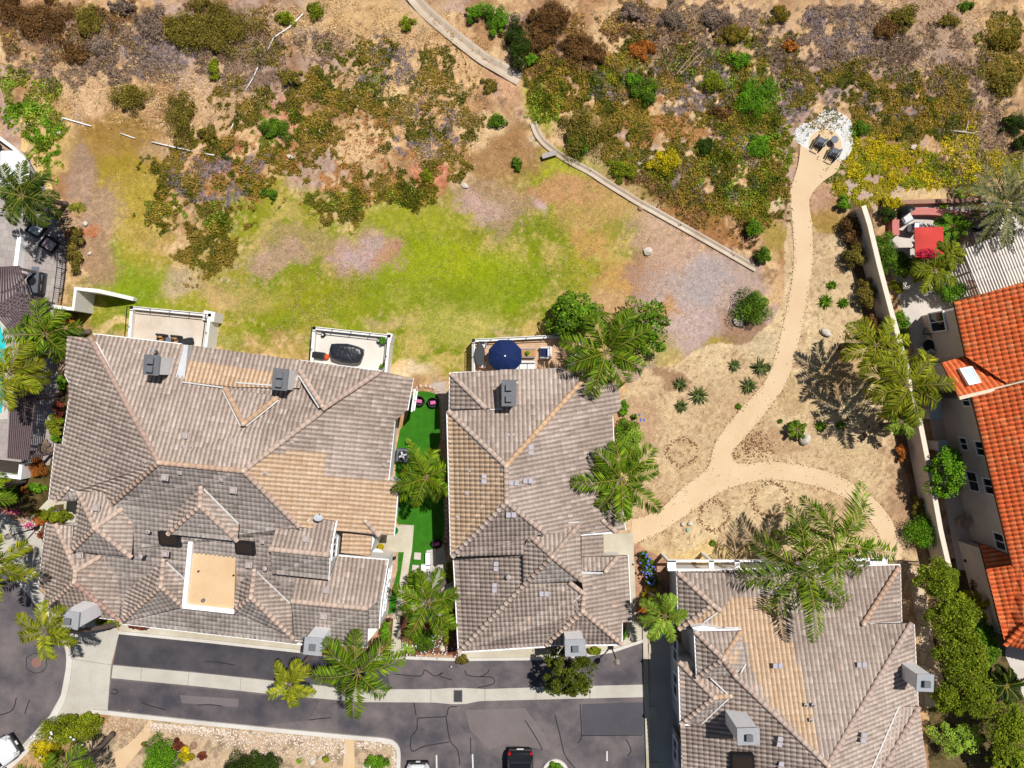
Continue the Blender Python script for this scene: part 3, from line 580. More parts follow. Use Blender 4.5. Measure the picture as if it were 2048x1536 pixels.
class Roof:
    def __init__(s): s.V = []; s.Fq = []; s.Ft = []; s.Cq = []; s.Ct = []; s.n = 0; s.u = MB(); s.seed = 0
    def _push(s, v, q, cq, t=None, ct=None):
        if len(v) == 0: return
        s.V.append(v)
        if len(q): s.Fq.append(q + s.n); s.Cq.append(cq)
        if t is not None and len(t): s.Ft.append(t + s.n); s.Ct.append(ct)
        s.n += len(v)
    def plane(s, pts, eave=None, pal=pal_grey, patch=(), w=.30, l=.36, amp=.07, down=None, lift=.015, flat=False):
        """pts: (px,py,z) corners. eave: (i,j) corner pair along the low edge."""
        P = Ws(pts); n = len(P); s.seed += 1
        nrm = Vector((0, 0, 0))
        for i in range(n):
            a, b = P[i], P[(i + 1) % n]
            nrm += Vector(((a.y - b.y) * (a.z + b.z), (a.z - b.z) * (a.x + b.x), (a.x - b.x) * (a.y + b.y)))
        if nrm.z < 0: nrm = -nrm
        nrm.normalize()
        if eave is not None:
            e = (P[eave[1]] - P[eave[0]]); d = Vector((-e.y, e.x)).normalized()
            cen = sum(P, Vector()) / n; mid = (P[eave[0]] + P[eave[1]]) / 2
            if d.dot((mid - cen).xy) < 0: d = -d
        elif down is not None: d = Vector(down).normalized()
        else: d = nrm.xy.normalized()
        a = Vector((-d.y, d.x)); cosp = max(.6, nrm.z); lp = l * cosp
        xy = np.array([[p.x, p.y] for p in P]); zz = np.array([p.z for p in P])
        U = xy @ np.array(a); Vv = xy @ np.array(d)
        i0, i1 = math.floor(U.min() / w) - 1, math.ceil(U.max() / w) + 1
        vmax = Vv.max(); j1 = math.ceil((vmax - Vv.min()) / lp) + 1
        I, J = np.meshgrid(np.arange(i0, i1), np.arange(0, j1)); I = I.ravel(); J = J.ravel()
        u0 = I * w; v1 = vmax - J * lp; v0 = v1 - lp          # courses counted from the eave
        # keep tiles that touch the slope
        keep = np.zeros(len(I), bool)
        for fu in (.02, .5, .98):
            for fv in (.02, .5, .98):
                q = np.outer(u0 + fu * w, a) + np.outer(v0 + fv * lp, d)
                keep |= inpoly(q[:, 0], q[:, 1], xy)
        I, J, u0, v0, v1 = I[keep], J[keep], u0[keep], v0[keep], v1[keep]; T = len(I)
        if T == 0: return
        rg = np.random.default_rng(100 + s.seed); r = rg.random((T, 3))
        cx = np.outer(u0 + w / 2, a) + np.outer((v0 + v1) / 2, d)
        lf = fbm(cx[:, 0] * 27, cx[:, 1] * 27, 90, 3, 31) * .75 + fbm(cx[:, 0] * 27, cx[:, 1] * 27, 22, 2, 32) * .25
        lf = np.clip((lf - .32) / .36, 0, 1)
        col = pal(r, lf)
        if patch:
            zc = float(zz.mean()); sc = F / (H - zc); qx = 1024 + cx[:, 0] * sc; qy = 768 - cx[:, 1] * sc
            for poly, pp in patch:
                mk = inpoly(qx, qy, poly); 
                if mk.any(): col[mk] = pp(r[mk], lf[mk])
        # tile profile across: one barrel and one pan
        if pal is pal_slate: amp = amp * .5
        tt = np.array([0, .12, .32, .52, .66, 1.0]); hh = np.array([.0, .62, 1.0, .62, .0, -.06]) * amp
        if flat: hh = np.array([0, .25, .5, .5, .25, 0]) * amp
        K = len(tt); tilt = (rg.random(T) - .5) * .012
        u = u0[:, None] + tt[None] * w; uu = np.concatenate([u, u, u], 1)
        vv = np.concatenate([np.repeat(v0[:, None], K, 1), np.repeat(v1[:, None], K, 1), np.repeat(v1[:, None], K, 1)], 1)
        hz = np.concatenate([np.repeat(hh[None], T, 0), np.repeat(hh[None], T, 0) + lift + tilt[:, None], np.repeat(np.minimum(hh, 0)[None], T, 0) - .012], 1)
        X = uu * a.x + vv * d.x; Y = uu * a.y + vv * d.y
        base = np.array([[k, k + 1, K + k + 1, K + k] for k in range(K - 1)] + [[K + k, K + k + 1, 2 * K + k + 1, 2 * K + k] for k in range(K - 1)])
        # orientation: make the first face look up
        ax, ay = X[0, 0], Y[0, 0]; cr = (X[0, 1] - ax) * (Y[0, K + 1] - ay) - (Y[0, 1] - ay) * (X[0, K + 1] - ax)
        if cr < 0: base = base[:, ::-1]
        nb = len(base); fk = np.tile(np.array([1.04, 1.06, 1.0, .88, .78 if pal is pal_slate else .6]), 2)[:nb]; fk[K - 1:] *= .85  # relief shading put into the tile colour: darker pans (dirt too) and lips
        tris = tessellate_polygon([[Vector((x, y, 0)) for x, y in xy]])
        for t in tris:
            A = xy[list(t)]; Z = zz[list(t)]
            ar = (A[1, 0] - A[0, 0]) * (A[2, 1] - A[0, 1]) - (A[2, 0] - A[0, 0]) * (A[1, 1] - A[0, 1])
            if abs(ar) < 1e-5: continue
            if ar < 0: A = A[::-1].copy(); Z = Z[::-1].copy()
            Mx = np.linalg.solve(np.c_[A, np.ones(3)], Z)
            zof = lambda x, y: Mx[0] * x + Mx[1] * y + Mx[2]
            inside = np.ones(T, bool); touch = np.ones(T, bool)
            for k in range(3):
                p, q = A[k], A[(k + 1) % 3]; e = q - p; nx_, ny_ = -e[1], e[0]
                dd = (X - p[0]) * nx_ + (Y - p[1]) * ny_
                inside &= (dd >= -1e-9).all(1); touch &= (dd > 1e-6).any(1)
            cross = touch & ~inside
            ii = np.where(inside)[0]
            if len(ii):
                v = np.stack([X[ii], Y[ii], zof(X[ii], Y[ii]) + hz[ii]], 2).reshape(-1, 3)
                q = (np.arange(len(ii))[:, None, None] * (3 * K) + base[None]).reshape(-1, 4)
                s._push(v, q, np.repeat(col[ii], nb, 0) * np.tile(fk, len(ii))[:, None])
            ci = np.where(cross)[0]
            if len(ci):
                v = np.stack([X[ci], Y[ci], hz[ci]], 2).reshape(-1, 3)
                q = (np.arange(len(ci))[:, None, None] * (3 * K) + base[None]).reshape(-1, 4)
                me = bpy.data.meshes.new('t'); me.from_pydata(v.tolist(), [], q.tolist())
                ia = me.attributes.new('tid', 'INT', 'FACE'); ia.data.foreach_set('value', (np.repeat(ci, nb) * 16 + np.tile(np.arange(nb), len(ci))).astype(np.int32))
                bm = bmesh.new(); bm.from_mesh(me); bpy.data.meshes.remove(me)
                for k in range(3):
                    p, q2 = A[k], A[(k + 1) % 3]; e = q2 - p
                    bmesh.ops.bisect_plane(bm, geom=bm.verts[:] + bm.edges[:] + bm.faces[:], dist=1e-6, plane_co=(p[0], p[1], 0), plane_no=(-e[1], e[0], 0), clear_inner=True)
                lay = bm.faces.layers.int['tid']; bm.verts.index_update()
                vv_ = np.array([tuple(x.co) for x in bm.verts]).reshape(-1, 3)
                if len(vv_):
                    vv_[:, 2] += zof(vv_[:, 0], vv_[:, 1]); fq_, ft_, cq_, ct_ = [], [], [], []
                    for f in bm.faces:
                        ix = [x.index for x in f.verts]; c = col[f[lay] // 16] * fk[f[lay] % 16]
                        if len(ix) == 4: fq_.append(ix); cq_.append(c)
                        else:
                            for k in range(1, len(ix) - 1): ft_.append([ix[0], ix[k], ix[k + 1]]); ct_.append(c)
                    s._push(vv_, np.array(fq_).reshape(-1, 4), np.array(cq_).reshape(-1, 3), np.array(ft_).reshape(-1, 3), np.array(ct_).reshape(-1, 3))
                bm.free()
        # felt under the tiles
        s.u.add([(p.x, p.y, p.z - .03) for p in P] + [(p.x, p.y, p.z - .12) for p in P],
                [([t[0], t[1], t[2]]) for t in tris] + [([n + t[2], n + t[1], n + t[0]]) for t in tris] + [[i, (i + 1) % n, n + (i + 1) % n, n + i] for i in range(n)])
    def caps(s, pts, tone=(214, 188, 170), rad=.17, end=(), lift=.06, vary=.1):
        """a run of overlapping half-round cap tiles along a hip or ridge; end: indexes finished with a mortar lump"""
        P = Ws(pts)
        for a, b in zip(P[:-1], P[1:]):
            L = (b - a).length; k = max(1, round(L / .40)); t = (b - a) / L; sd = t.cross(UP).normalized(); up = sd.cross(t).normalized()
            for i in range(k):
                p = a + t * (L * i / k - .02); q = a + t * (L * (i + 1) / k + .03); vs = []
                for c, rr, dz in ((p, rad * 1.0, .012), (q, rad * .93, .0)):
                    for m in range(7):
                        an = math.pi * m / 6; vs.append(c + sd * (math.cos(an) * rr) + up * (math.sin(an) * rr * .8 - .03) + UP * (lift + dz))
                vs = np.array([tuple(v) for v in vs]); q_ = np.array([[m, m + 1, 8 + m, 7 + m] for m in range(6)])
                t_ = np.array([[0, m + 1, m] for m in range(1, 6)] + [[7, 7 + m, 8 + m] for m in range(1, 6)])
                c = np.array(C(*tone)) * R.uniform(1 - vary, 1 + vary)
                s._push(vs, q_[:, ::-1], np.repeat(c[None], 6, 0), t_, np.repeat(c[None], len(t_), 0))
        for e in end:
            b = MB().blob(P[e] + UP * (lift + .05), (.36, .34, .22), e, .12, 1); v = np.array(b.v)
            s._push(v, np.zeros((0, 4), int), np.zeros((0, 3)), np.array(b.f), np.repeat(np.array(C(232, 208, 186))[None], len(b.f), 0))
    def build(s, parent, name='roof', label=None):
        V = np.concatenate(s.V); q = np.concatenate(s.Fq); fs = [q]; cs = [np.concatenate(s.Cq)]
        if s.Ft: fs.append(np.concatenate(s.Ft)); cs.append(np.concatenate(s.Ct))
        o = mesh_np(name, V, fs, np.concatenate(cs), M_tile, parent)
        s.u.build('roof_deck', M_under, o)
        if label: o['label'] = label
        return o
def trim(parent, name, runs, m, w=.14, h=.16, dz=-.1):
    for r_ in runs: _trim(parent, name, [r_], m, w, h, dz)
def _trim(parent, name, runs, m, w, h, dz):
    """square-section boards or gutters along runs of (px,py,z) points"""
    b = MB()
    for pts in runs:
        P = Ws(pts)
        for a, c in zip(P[:-1], P[1:]):
            t = (c - a); L = t.length; mid = (a + c) / 2 + UP * dz
            b.box(mid, (L + .04, w, h), math.atan2(t.y, t.x), -math.asin(max(-1, min(1, t.z / L))))
    return b.build(name, m, parent)
def wallblock(parent, pts, z1, m, inset=.35, z0=-.3, name='wall'):
    P = [W(p[0], p[1], z1) for p in pts]; n = len(P)
    ar = sum(P[i].x * P[(i + 1) % n].y - P[(i + 1) % n].x * P[i].y for i in range(n)); sg = 1 if ar > 0 else -1
    q = []
    for i in range(n):
        a, b, c = P[i - 1].xy, P[i].xy, P[(i + 1) % n].xy; e1 = (b - a).normalized(); e2 = (c - b).normalized()
        n1 = Vector((-e1.y, e1.x)) * sg; n2 = Vector((-e2.y, e2.x)) * sg; m_ = (n1 + n2)
        m_ = m_ / max(.3, m_.dot(n1)) if m_.length > 1e-3 else n1
        q.append(tuple(b + m_ * inset))
    return MB().prism(q, z0, z1).build(name, m, parent)
def vent(parent, px, py, z, big=True, yaw=0.0):
    p = W(px, py, z)
    b = MB(); k = .48 if big else .26
    b.rbox(p + UP * .03, (k, k * .9, .06), yaw, .015, 1)
    if big: b.rbox(p + UP * .1, (k * .72, k * .7, .16), yaw, .05, 2)
    else: b.cyl(p, .05, .22, 10)
    return b.build('roof_vent', M_vent, parent)
def pipe_vent(parent, px, py, z):
    p = W(px, py, z); b = MB(); b.cyl(p - UP * .1, .09, .42, 12); b.lathe(p + UP * .3, [(.15, 0), (.16, .05), (.02, .12)], 14)
    return b.build('flue_pipe', M_vent, parent)
def tile_pair(parent, px, py, z, yaw=0, pitch=0):
    b = MB(); p = W(px, py, z + .06)
    for k in (-.17, .17):
        c = Vector((k * math.cos(yaw), k * math.sin(yaw), 0)); b.rbox(p + c, (.3, .34, .05), yaw, .02, 1)
    return b.build('roof_vent', mat('vent blue grey', C(196, 190, 196), .7, .06), parent)
def chimney(parent, cx, cy, wx_, wy_, z0, z1, yaw, m, flues=2, capm=None):
    """square stack with a flat metal cap; cx,cy: cap centre in the photo"""
    c = W(cx, cy, z1); b = MB(); b.box((c.x, c.y, (z0 + z1) / 2), (wx_, wy_, z1 - z0), yaw)
    o = b.build('chimney', m, parent)
    k = MB(); k.rbox((c.x, c.y, z1 + .05), (wx_ + .16, wy_ + .16, .1), yaw, .02, 1); k.build('chimney_cap', capm or M_cap, o)
    for i in range(flues):
        f = MB()
        off = (i - (flues - 1) / 2) * wy_ * .46
        x, y = c.x - math.sin(yaw) * off, c.y + math.cos(yaw) * off
        f.rbox((x, y, z1 + .3), (.42, .42, .12), yaw, .02, 1); f.box((x, y, z1 + .17), (.3, .3, .2), yaw)
        f.build('flue', M_cap, o)
    return o
def skylight(parent, p4, z, m=None, lab=None):
    """p4: four photo corners"""
    P = Ws(p4) if len(p4[0]) > 2 else Ws(p4, z); c = sum(P, Vector()) / 4
    b = MB(); fr = []
    out = [c + (p - c) * 1.16 for p in P]
    vs = [tuple(p + UP * .16) for p in out] + [tuple(p + UP * .16) for p in P] + [tuple(p - UP * .25) for p in out]
    for i in range(4):
        j = (i + 1) % 4; fr += [[i, j, 4 + j, 4 + i], [8 + i, 8 + j, j, i]]
    b.add(vs, fr); o = b.build('skylight', M_dark if m is None else M_white, parent)
    g = MB(); g.add([tuple(p + UP * .14) for p in P] + [tuple(p + UP * .02) for p in P], [[0, 1, 2, 3], [7, 6, 5, 4], [0, 4, 5, 1], [1, 5, 6, 2], [2, 6, 7, 3], [3, 7, 4, 0]]); g.build('pane', m or M_sky, o)
    return o
def window(parent, p, size, nrm_yaw, frame=M_white, mull=1):
    """window on a vertical wall: centre p (world), width/height, yaw of the wall's outward side"""
    w_, h_ = size; d = Vector((math.cos(nrm_yaw), math.sin(nrm_yaw), 0)); s = Vector((-d.y, d.x, 0)); yaw = nrm_yaw - math.pi / 2
    b = MB()
    for k in (-1, 1):
        b.box(p + s * (k * w_ / 2) + d * .04, (.08, .1, h_ + .1), yaw); b.box(p + UP * (k * h_ / 2) + d * .04, (w_, .11, .08), yaw)
    for i in range(mull): b.box(p + s * (w_ * ((i + 1) / (mull + 1) - .5)) + d * .035, (.05, .08, h_), yaw)
    o = b.build('window', frame, parent)
    MB().box(p + d * .005, (w_, .03, h_), yaw).build('pane', M_glass, o)
    return o

# ============================================================ the large west townhouse block
c0 = W(460, 1000, 0)
H1 = thing('townhouse', 'large taupe tiled townhouse block with several hips, four chimneys and a flat tan roof deck', 'house', (c0.x, c0.y, 0), 'tile roofed townhouses')
r1 = Roof()
RW, RE = (318, 925, 6.9), (487, 942, 6.9)
tanE = [(515, 897), (662, 902), (657, 952), (797, 960), (797, 1060), (790, 1072), (600, 1060), (487, 944)]
tanE2 = [(662, 902), (663, 905), (657, 952)]
r1.plane([(187, 668, 4.2), (362, 688, 4.2), (378, 690, 4.2), (760, 742, 4.2), (645, 818, 5.75), RE, RW], (0, 3))
r1.plane([(135, 672, 4.2), (181, 676, 4.25), RW, (222, 1010, 4.9), (205, 985, 4.7), (157, 985, 4.4), (112, 1003, 4.05), (98, 1000, 4.0), (110, 888, 4.0), (125, 888, 4.1), (138, 800, 4.2), (138, 765, 4.2), (130, 748, 4.15)], (7, 9))
r1.plane([RW, RE, (598, 1053, 5.4), (657, 1060, 4.95), (655, 1164, 4.0), (596, 1164, 4.05), (594, 1288, 2.85), (240, 1247, 2.85), (236, 1152, 3.7), (198, 1106, 4.1), (222, 1010, 5.0)], (6, 7), pal=pal_slate, w=.30, l=.34, amp=.045)
r1.plane([RE, (645, 818, 5.75), (760, 742, 4.2), (827, 757, 4.0), (815, 820, 4.05), (790, 842, 4.15), (777, 960, 4.2), (797, 965, 4.0), (788, 1070, 4.0), (760, 1070, 4.25), (598, 1053, 5.4)], (3, 8), patch=[(tanE, pal_tan)])
# raised north pieces with their valleys
r1.plane([(378, 690, 4.32), (610, 722, 4.32), (600, 776, 5.15), (470, 774, 5.15), (371, 763, 5.15)], (0, 1), patch=[([(370, 720), (560, 742), (560, 790), (360, 780)], pal_tan)])
r1.plane([(450, 776, 5.3), (560, 793, 5.3), (487, 848, 6.15)], (0, 1))
r1.plane([(598, 726, 4.5), (758, 744, 4.35), (645, 812, 6.1), (597, 742, 4.8)], (0, 1))
r1.caps([(450, 776, 5.33), (487, 848, 6.2)], (214, 178, 146), end=(1,)); r1.caps([(487, 848, 6.2), (556, 794, 5.33)], (214, 178, 146))
r1.caps([(600, 742, 4.85), (645, 812, 6.15)], end=(1,)); r1.caps([(645, 818, 6.1), (758, 744, 4.42)], (206, 180, 164))
r1.caps([(181, 676, 4.3), RW], (196, 166, 150)); r1.caps([RW, (222, 1010, 5.05)], (196, 168, 150), end=(0,)); r1.caps([RW, RE], (214, 180, 154), end=(1,)); r1.caps([RE, (645, 822, 5.85)], (206, 182, 166)); r1.caps([RE, (598, 1053, 5.45)], (206, 178, 162))
# hipped dormer above the flat deck
def dormer(rf, apex, ridge, lft, rgt, wl, wr, pal=pal_grey, ends=True, se=None):
    rf.plane([apex, ridge, lft, wl], (2, 3), pal=pal); rf.plane([apex, wr, rgt, ridge], (1, 2), pal=pal); rf.plane([ridge, lft, rgt], (1, 2), pal=pal_slate if se is None else se)
    rf.caps([apex, ridge], end=(0, 1)); rf.caps([ridge, lft]); rf.caps([ridge, rgt])
dormer(r1, (402, 975, 6.5), (400, 1012, 6.5), (336, 1068, 5.55), (475, 1082, 5.55), (338, 1037, 5.7), (478, 1049, 5.7))
dormer(r1, (327, 1120, 5.1), (322, 1173, 5.1), (243, 1244, 3.2), (366, 1214, 4.0), (251, 1184, 4.0), (370, 1158, 4.4))
dormer(r1, (509, 1140, 5.0), (502, 1195, 5.0), (467, 1222, 4.2), (586, 1276, 3.2), (473, 1170, 4.5), (583, 1208, 3.9))
# west entry pyramids
PC = (190, 1056, 5.6)
r1.plane([(157, 984, 4.45), (207, 983, 4.85), (225, 1009, 5.0), (248, 1015, 4.8), PC], down=(.1, 1)); r1.plane([(157, 985, 4.45), PC, (143, 1102, 4.4), (150, 1052, 4.4)], (0, 2))
r1.plane([(248, 1015, 4.8), (270, 1036, 4.7), (263, 1114, 4.6), PC], (1, 2)); r1.plane([PC, (143, 1102, 4.4), (263, 1114, 4.6)], (1, 2), pal=pal_slate)
for e in ((157, 985, 4.5), (248, 1015, 4.85), (143, 1102, 4.5), (263, 1114, 4.65)): r1.caps([PC, e])
r1.caps([PC, (191, 1057, 5.62)], end=(0,))
r1.plane([(137, 977, 4.65), (157, 987, 4.6), (152, 1002, 4.3), (112, 1002, 4.25)], (2, 3), pal=pal_slate); r1.caps([(137, 976, 4.7), (112, 1002, 4.3)], end=(0,))
A5, B5 = (152, 1142, 4.5), (149, 1164, 4.5)
r1.plane([(92, 1047, 3.15), (112, 1049, 3.3), A5, B5, (86, 1222, 2.95), (90, 1180, 3.0), (77, 1174, 2.95)], (0, 6)); r1.plane([(112, 1049, 3.3), (148, 1052, 3.5), (144, 1103, 4.1), (203, 1111, 3.9), A5], down=(-.2, .98))
r1.plane([A5, (203, 1111, 3.9), (249, 1152, 3.4), (238, 1240, 3.1), B5], (2, 3)); r1.plane([B5, (86, 1222, 2.95), (238, 1240, 3.1)], (1, 2))
r1.caps([A5, B5], end=(0, 1)); r1.caps([A5, (112, 1049, 3.35)]); r1.caps([A5, (203, 1111, 3.95)]); r1.caps([B5, (86, 1222, 3.0)]); r1.caps([B5, (238, 1240, 3.15)], (196, 160, 146))
# gable A and B on the south-east
r1.plane([(553, 1052, 5.15), (598, 1060, 5.2), (622, 1034, 5.2), (673, 1043, 5.2), (660, 1110, 5.95), (540, 1098, 5.95)], down=(.12, .99)); r1.plane([(540, 1098, 5.95), (660, 1110, 5.95), (657, 1159, 5.2), (545, 1147, 5.2)], (2, 3), pal=pal_slate)
r1.caps([(540, 1098, 6.0), (660, 1110, 6.0)])
r1.plane([(676, 1043, 4.5), (731, 1043, 4.45), (758, 1070, 4.2), (684, 1063, 4.2)], (2, 3), pal=pal_slate); r1.caps([(731, 1042, 4.5), (758, 1071, 4.25)], end=(0,))
r1.plane([(686, 1064, 3.9), (744, 1072, 3.5), (741, 1113, 3.5), (682, 1105, 3.9)], (1, 2), pal=pal_tan)
r1.plane([(592, 1155, 4.3), (657, 1162, 4.3), (676, 1112, 3.9), (776, 1120, 3.9), (763, 1196, 4.75), (738, 1216, 4.95), (583, 1202, 4.95)], down=(.1, .99)); r1.plane([(583, 1202, 4.95), (737, 1217, 4.95), (734, 1294, 3.3), (590, 1280, 3.3)], (2, 3), pal=pal_slate)
r1.plane([(738, 1197, 4.6), (763, 1199, 4.55), (758, 1256, 3.9), (734, 1256, 3.95)], (2, 3), pal=pal_slate); r1.caps([(583, 1202, 5.0), (737, 1217, 5.0)])
ro = r1.build(H1)
wallblock(H1, [(187, 672), (760, 745), (822, 760), (812, 820), (788, 842), (777, 960), (794, 967), (786, 1069), (686, 1062), (600, 1060), (330, 1060), (150, 1000), (112, 990), (125, 885), (138, 800), (138, 680)], 3.95, M_stucco)
wallblock(H1, [(250, 1050), (682, 1072), (682, 1110), (770, 1122), (762, 1250), (735, 1285), (612, 1286), (245, 1243)], 2.75, M_stucco, name='garage_wall'); wallblock(H1, [(92, 1050), (148, 1052), (150, 1100), (248, 1150), (238, 1238), (90, 1220), (80, 1172)], 2.85, M_stucco, .3)
wallblock(H1, [(152, 1000), (250, 1010), (268, 1040), (262, 1112), (146, 1100)], 4.25, M_stucco, .25)
wallblock(H1, [(556, 1054), (672, 1046), (660, 1112), (657, 1156), (548, 1145)], 5.05, M_stucco, .12)
wallblock(H1, [(592, 1158), (660, 1160), (680, 1115), (774, 1122), (760, 1255), (733, 1290), (592, 1276)], 3.2, M_stucco, .05)
wallblock(H1, [(592, 1160), (736, 1172), (735, 1240), (592, 1235)], 4.1, M_stucco, .1)
wallblock(H1, [(683, 1050), (756, 1068), (742, 1112), (682, 1108)], 3.4, M_stucco, .1)
# flat tan roof deck in the south slope
dk = MB().prism([(W(*p, 4.3).x, W(*p, 4.3).y) for p in [(384, 1068), (472, 1078), (468, 1218), (368, 1208)]], 3.6, 4.3).build('roof_terrace', mat_paved('membrane', C(230, 194, 150), C(240, 206, 162)), H1)
trim(H1, 'parapet', [[(367, 1212, 4.4), (468, 1223, 4.4)], [(383, 1070, 4.6), (369, 1212, 4.4)]], M_white, .3, .3, -.08)
for p in ((398, 1142), (468, 1150)): pipe = MB(); pipe.cyl(W(*p, 4.28), .06, .15, 10); pipe.build('drain', M_dark, dk)
pb = MB(); pb.lathe(W(407, 1200, 4.3), [(.12, 0), (.12, .16), (.07, .2), (0, .22)], 14); pb.build('roof_drain', M_cap, dk)
skylight(H1, [(320, 1064, 5.35), (353, 1067, 5.33), (357, 1090, 5.05), (323, 1087, 5.06)], 0); skylight(H1, [(473, 1083, 5.25), (505, 1086, 5.22), (507, 1107, 4.95), (475, 1104, 4.98)], 0)
for px, py, z in ((372, 872, 6.35), (467, 882, 6.3), (330, 955, 6.75), (467, 981, 6.5), (331, 1107, 4.95), (498, 1130, 4.7), (193, 1016, 5.35), (612, 1078, 5.7), (652, 1180, 4.8), (647, 1232, 4.65)): vent(H1, px, py, z, True, -.1)
for px, py, z in ((366, 893, 6.5), (383, 894, 6.5), (433, 896, 6.4), (450, 900, 6.4), (360, 946, 6.75), (442, 960, 6.65), (260, 845, 5.85), (289, 922, 6.6), (403, 1050, 5.9), (296, 1063, 5.45), (525, 1084, 5.0), (584, 885, 6.2), (757, 902, 4.45), (768, 930, 4.4), (530, 946, 6.6)): vent(H1, px, py, z, False, -.1)
pipe_vent(H1, 286, 1111, 4.9); pipe_vent(H1, 533, 1135, 4.65); vent(H1, 160, 1111, 4.3, True)
yw = -.1
chimney(H1, 304, 730, .85, 1.15, 4.3, 6.55, yw, M_chim); chimney(H1, 561, 759, .85, 1.25, 4.6, 6.5, yw, M_chim)
chimney(H1, 140, 1240, 1.05, 1.0, 2.6, 6.0, yw, M_white, 1, M_capl); chimney(H1, 627, 1292, 1.05, 1.0, 2.6, 6.1, yw, M_white, 1, M_capl)
# recess with its grey side wall by the first chimney
b = MB(); b.prism([(W(*p, 4.8).x, W(*p, 4.8).y) for p in [(371, 690), (379, 691), (371, 764), (352, 762)]], 4.2, 5.0); b.build('recess_wall', M_grey, H1)
trim(H1, 'flashing', [[(366, 764, 5.2), (446, 775, 5.25)], [(472, 765, 5.2), (548, 771, 5.2)], [(446, 781, 5.35), (481, 852, 6.1)], [(493, 852, 6.1), (556, 801, 5.4)], [(598, 752, 5.1), (638, 815, 6.05)],
                      [(408, 978, 6.45), (477, 1047, 5.75)], [(333, 1124, 5.0), (368, 1156, 4.45)], [(513, 1143, 4.9), (582, 1208, 3.95)], [(206, 1112, 3.95), (248, 1150, 3.5)], [(250, 1017, 4.85), (269, 1034, 4.75)], [(139, 978, 4.7), (157, 984, 4.65)], [(600, 1056, 5.25), (620, 1038, 5.3)]], M_flash, .09, .08, 0)
trim(H1, 'gutter', [[(826, 757, 4.0), (815, 820, 4.05)], [(789, 843, 4.15), (777, 960, 4.2)], [(797, 965, 4.0), (788, 1070, 4.0)], [(98, 1000, 4.0), (110, 888, 4.0)], [(125, 888, 4.1), (138, 800, 4.2)], [(138, 765, 4.2), (130, 748, 4.15)], [(187, 668, 4.2), (362, 688, 4.2)], [(600, 721, 4.2), (760, 742, 4.2)],
                    [(612, 1290, 2.85), (240, 1247, 2.85)], [(77, 1174, 2.95), (92, 1047, 3.15)], [(86, 1222, 2.95), (238, 1240, 3.1)], [(673, 1043, 5.2), (660, 1110, 5.95), (657, 1159, 5.2)], [(776, 1120, 3.9), (763, 1198, 4.75), (758, 1256, 3.9)], [(678, 1111, 3.9), (776, 1120, 3.9)], [(734, 1294, 3.3), (590, 1280, 3.3)]], M_white, .1, .16, -.08)
for (px, py, z, s_) in ((672, 1092, 4.6, (1.0, 1.1)), (797, 800, 2.2, (1.3, 1.3))): pass
def wall_window(parent, pxy, z, size, yaw, mull=1): return window(parent, W(pxy[0], pxy[1], z), size, yaw, mull=mull)
wall_window(H1, (668, 1095), 4.5, (1.4, 1.2), -.1, 2)
for y, zc in ((800, 2.3), (1000, 2.4), (1035, 2.4)): 
    x = {800: 826, 1000: 788, 1035: 786}[y]
    wall_window(H1, (x + 2, y), 2.6, (1.5, 1.2), -.1 if y > 900 else -.15, 1)
for y in (1148, 1180, 1212): wall_window(H1, (778 - (y - 1148) * .16, y), 2.0, (1.0, 1.1), -.14, 1)
# satellite dishes are lifted off the roof: things of their own
def dish(px, py, z, az, label):
    p = W(px, py, z); t = thing('satellite_dish', label, 'satellite dish', p, 'satellite dishes')
    d = Vector((math.cos(az) * .8, math.sin(az) * .8, .55)).normalized(); c = p + UP * .45; u = d.orthogonal().normalized(); w_ = d.cross(u)
    b = MB(); b.smooth = True; vs = []; fs = []
    for i in range(5):
        for k in range(18):
            a = k / 18 * 2 * math.pi; r_ = .28 * i / 4; vs.append(c + (u * math.cos(a) + w_ * math.sin(a) * 1.1) * r_ + d * (r_ * r_ * .55))
    for i in range(4):
        for k in range(18): fs.append([i * 18 + k, i * 18 + (k + 1) % 18, (i + 1) * 18 + (k + 1) % 18, (i + 1) * 18 + k])
    b.add(vs, fs); b.build('reflector', mat('dish grey', C(206, 212, 220), .5, .03), t)
    m = MB(); m.tube([p, c - d * .05], .03); m.build('mast', M_dark, t)
    m = MB(); m.tube([c - UP * .3 + d * .05, c + d * .5 - UP * .16], .02); m.rbox(c + d * .5 - UP * .14, (.12, .08, .08), az); m.build('feed_arm', M_vent, t)
dish(315, 702, 4.9, 2.4, 'grey satellite dish beside the chimney on the north slope of the large townhouse'); dish(640, 1034, 5.3, 1.2, 'pale blue satellite dish on the gable above the tan roof tiles')

# ============================================================ the middle townhouse
c0 = W(1070, 1000, 0)
H2 = thing('townhouse', 'middle taupe tiled townhouse with a tan west slope and a small pyramid roof', 'house', (c0.x, c0.y, 0), 'tile roofed townhouses')
r2 = Roof(); K1, K2 = (1012, 932, 6.6), (1013, 1005, 6.6)
r2.plane([(1000, 739, 4.3), (1165, 736, 4.3), (1165, 762, 4.45), K1, (897, 822, 5.2), (995, 818, 5.0)], (0, 1))
r2.plane([(902, 746, 4.3), (1004, 740, 4.3), (1004, 816, 5.0), (972, 817, 5.05)], (0, 1)); r2.plane([(900, 748, 4.3), (972, 817, 5.05), (899, 819, 4.4)], (0, 2))
r2.plane([(895, 824, 5.2), K1, K2, (902, 1112, 5.2)], (0, 3), pal=pal_tan, patch=[([(890, 820), (925, 842), (1020, 935), (1005, 940), (950, 890)], pal_grey)])
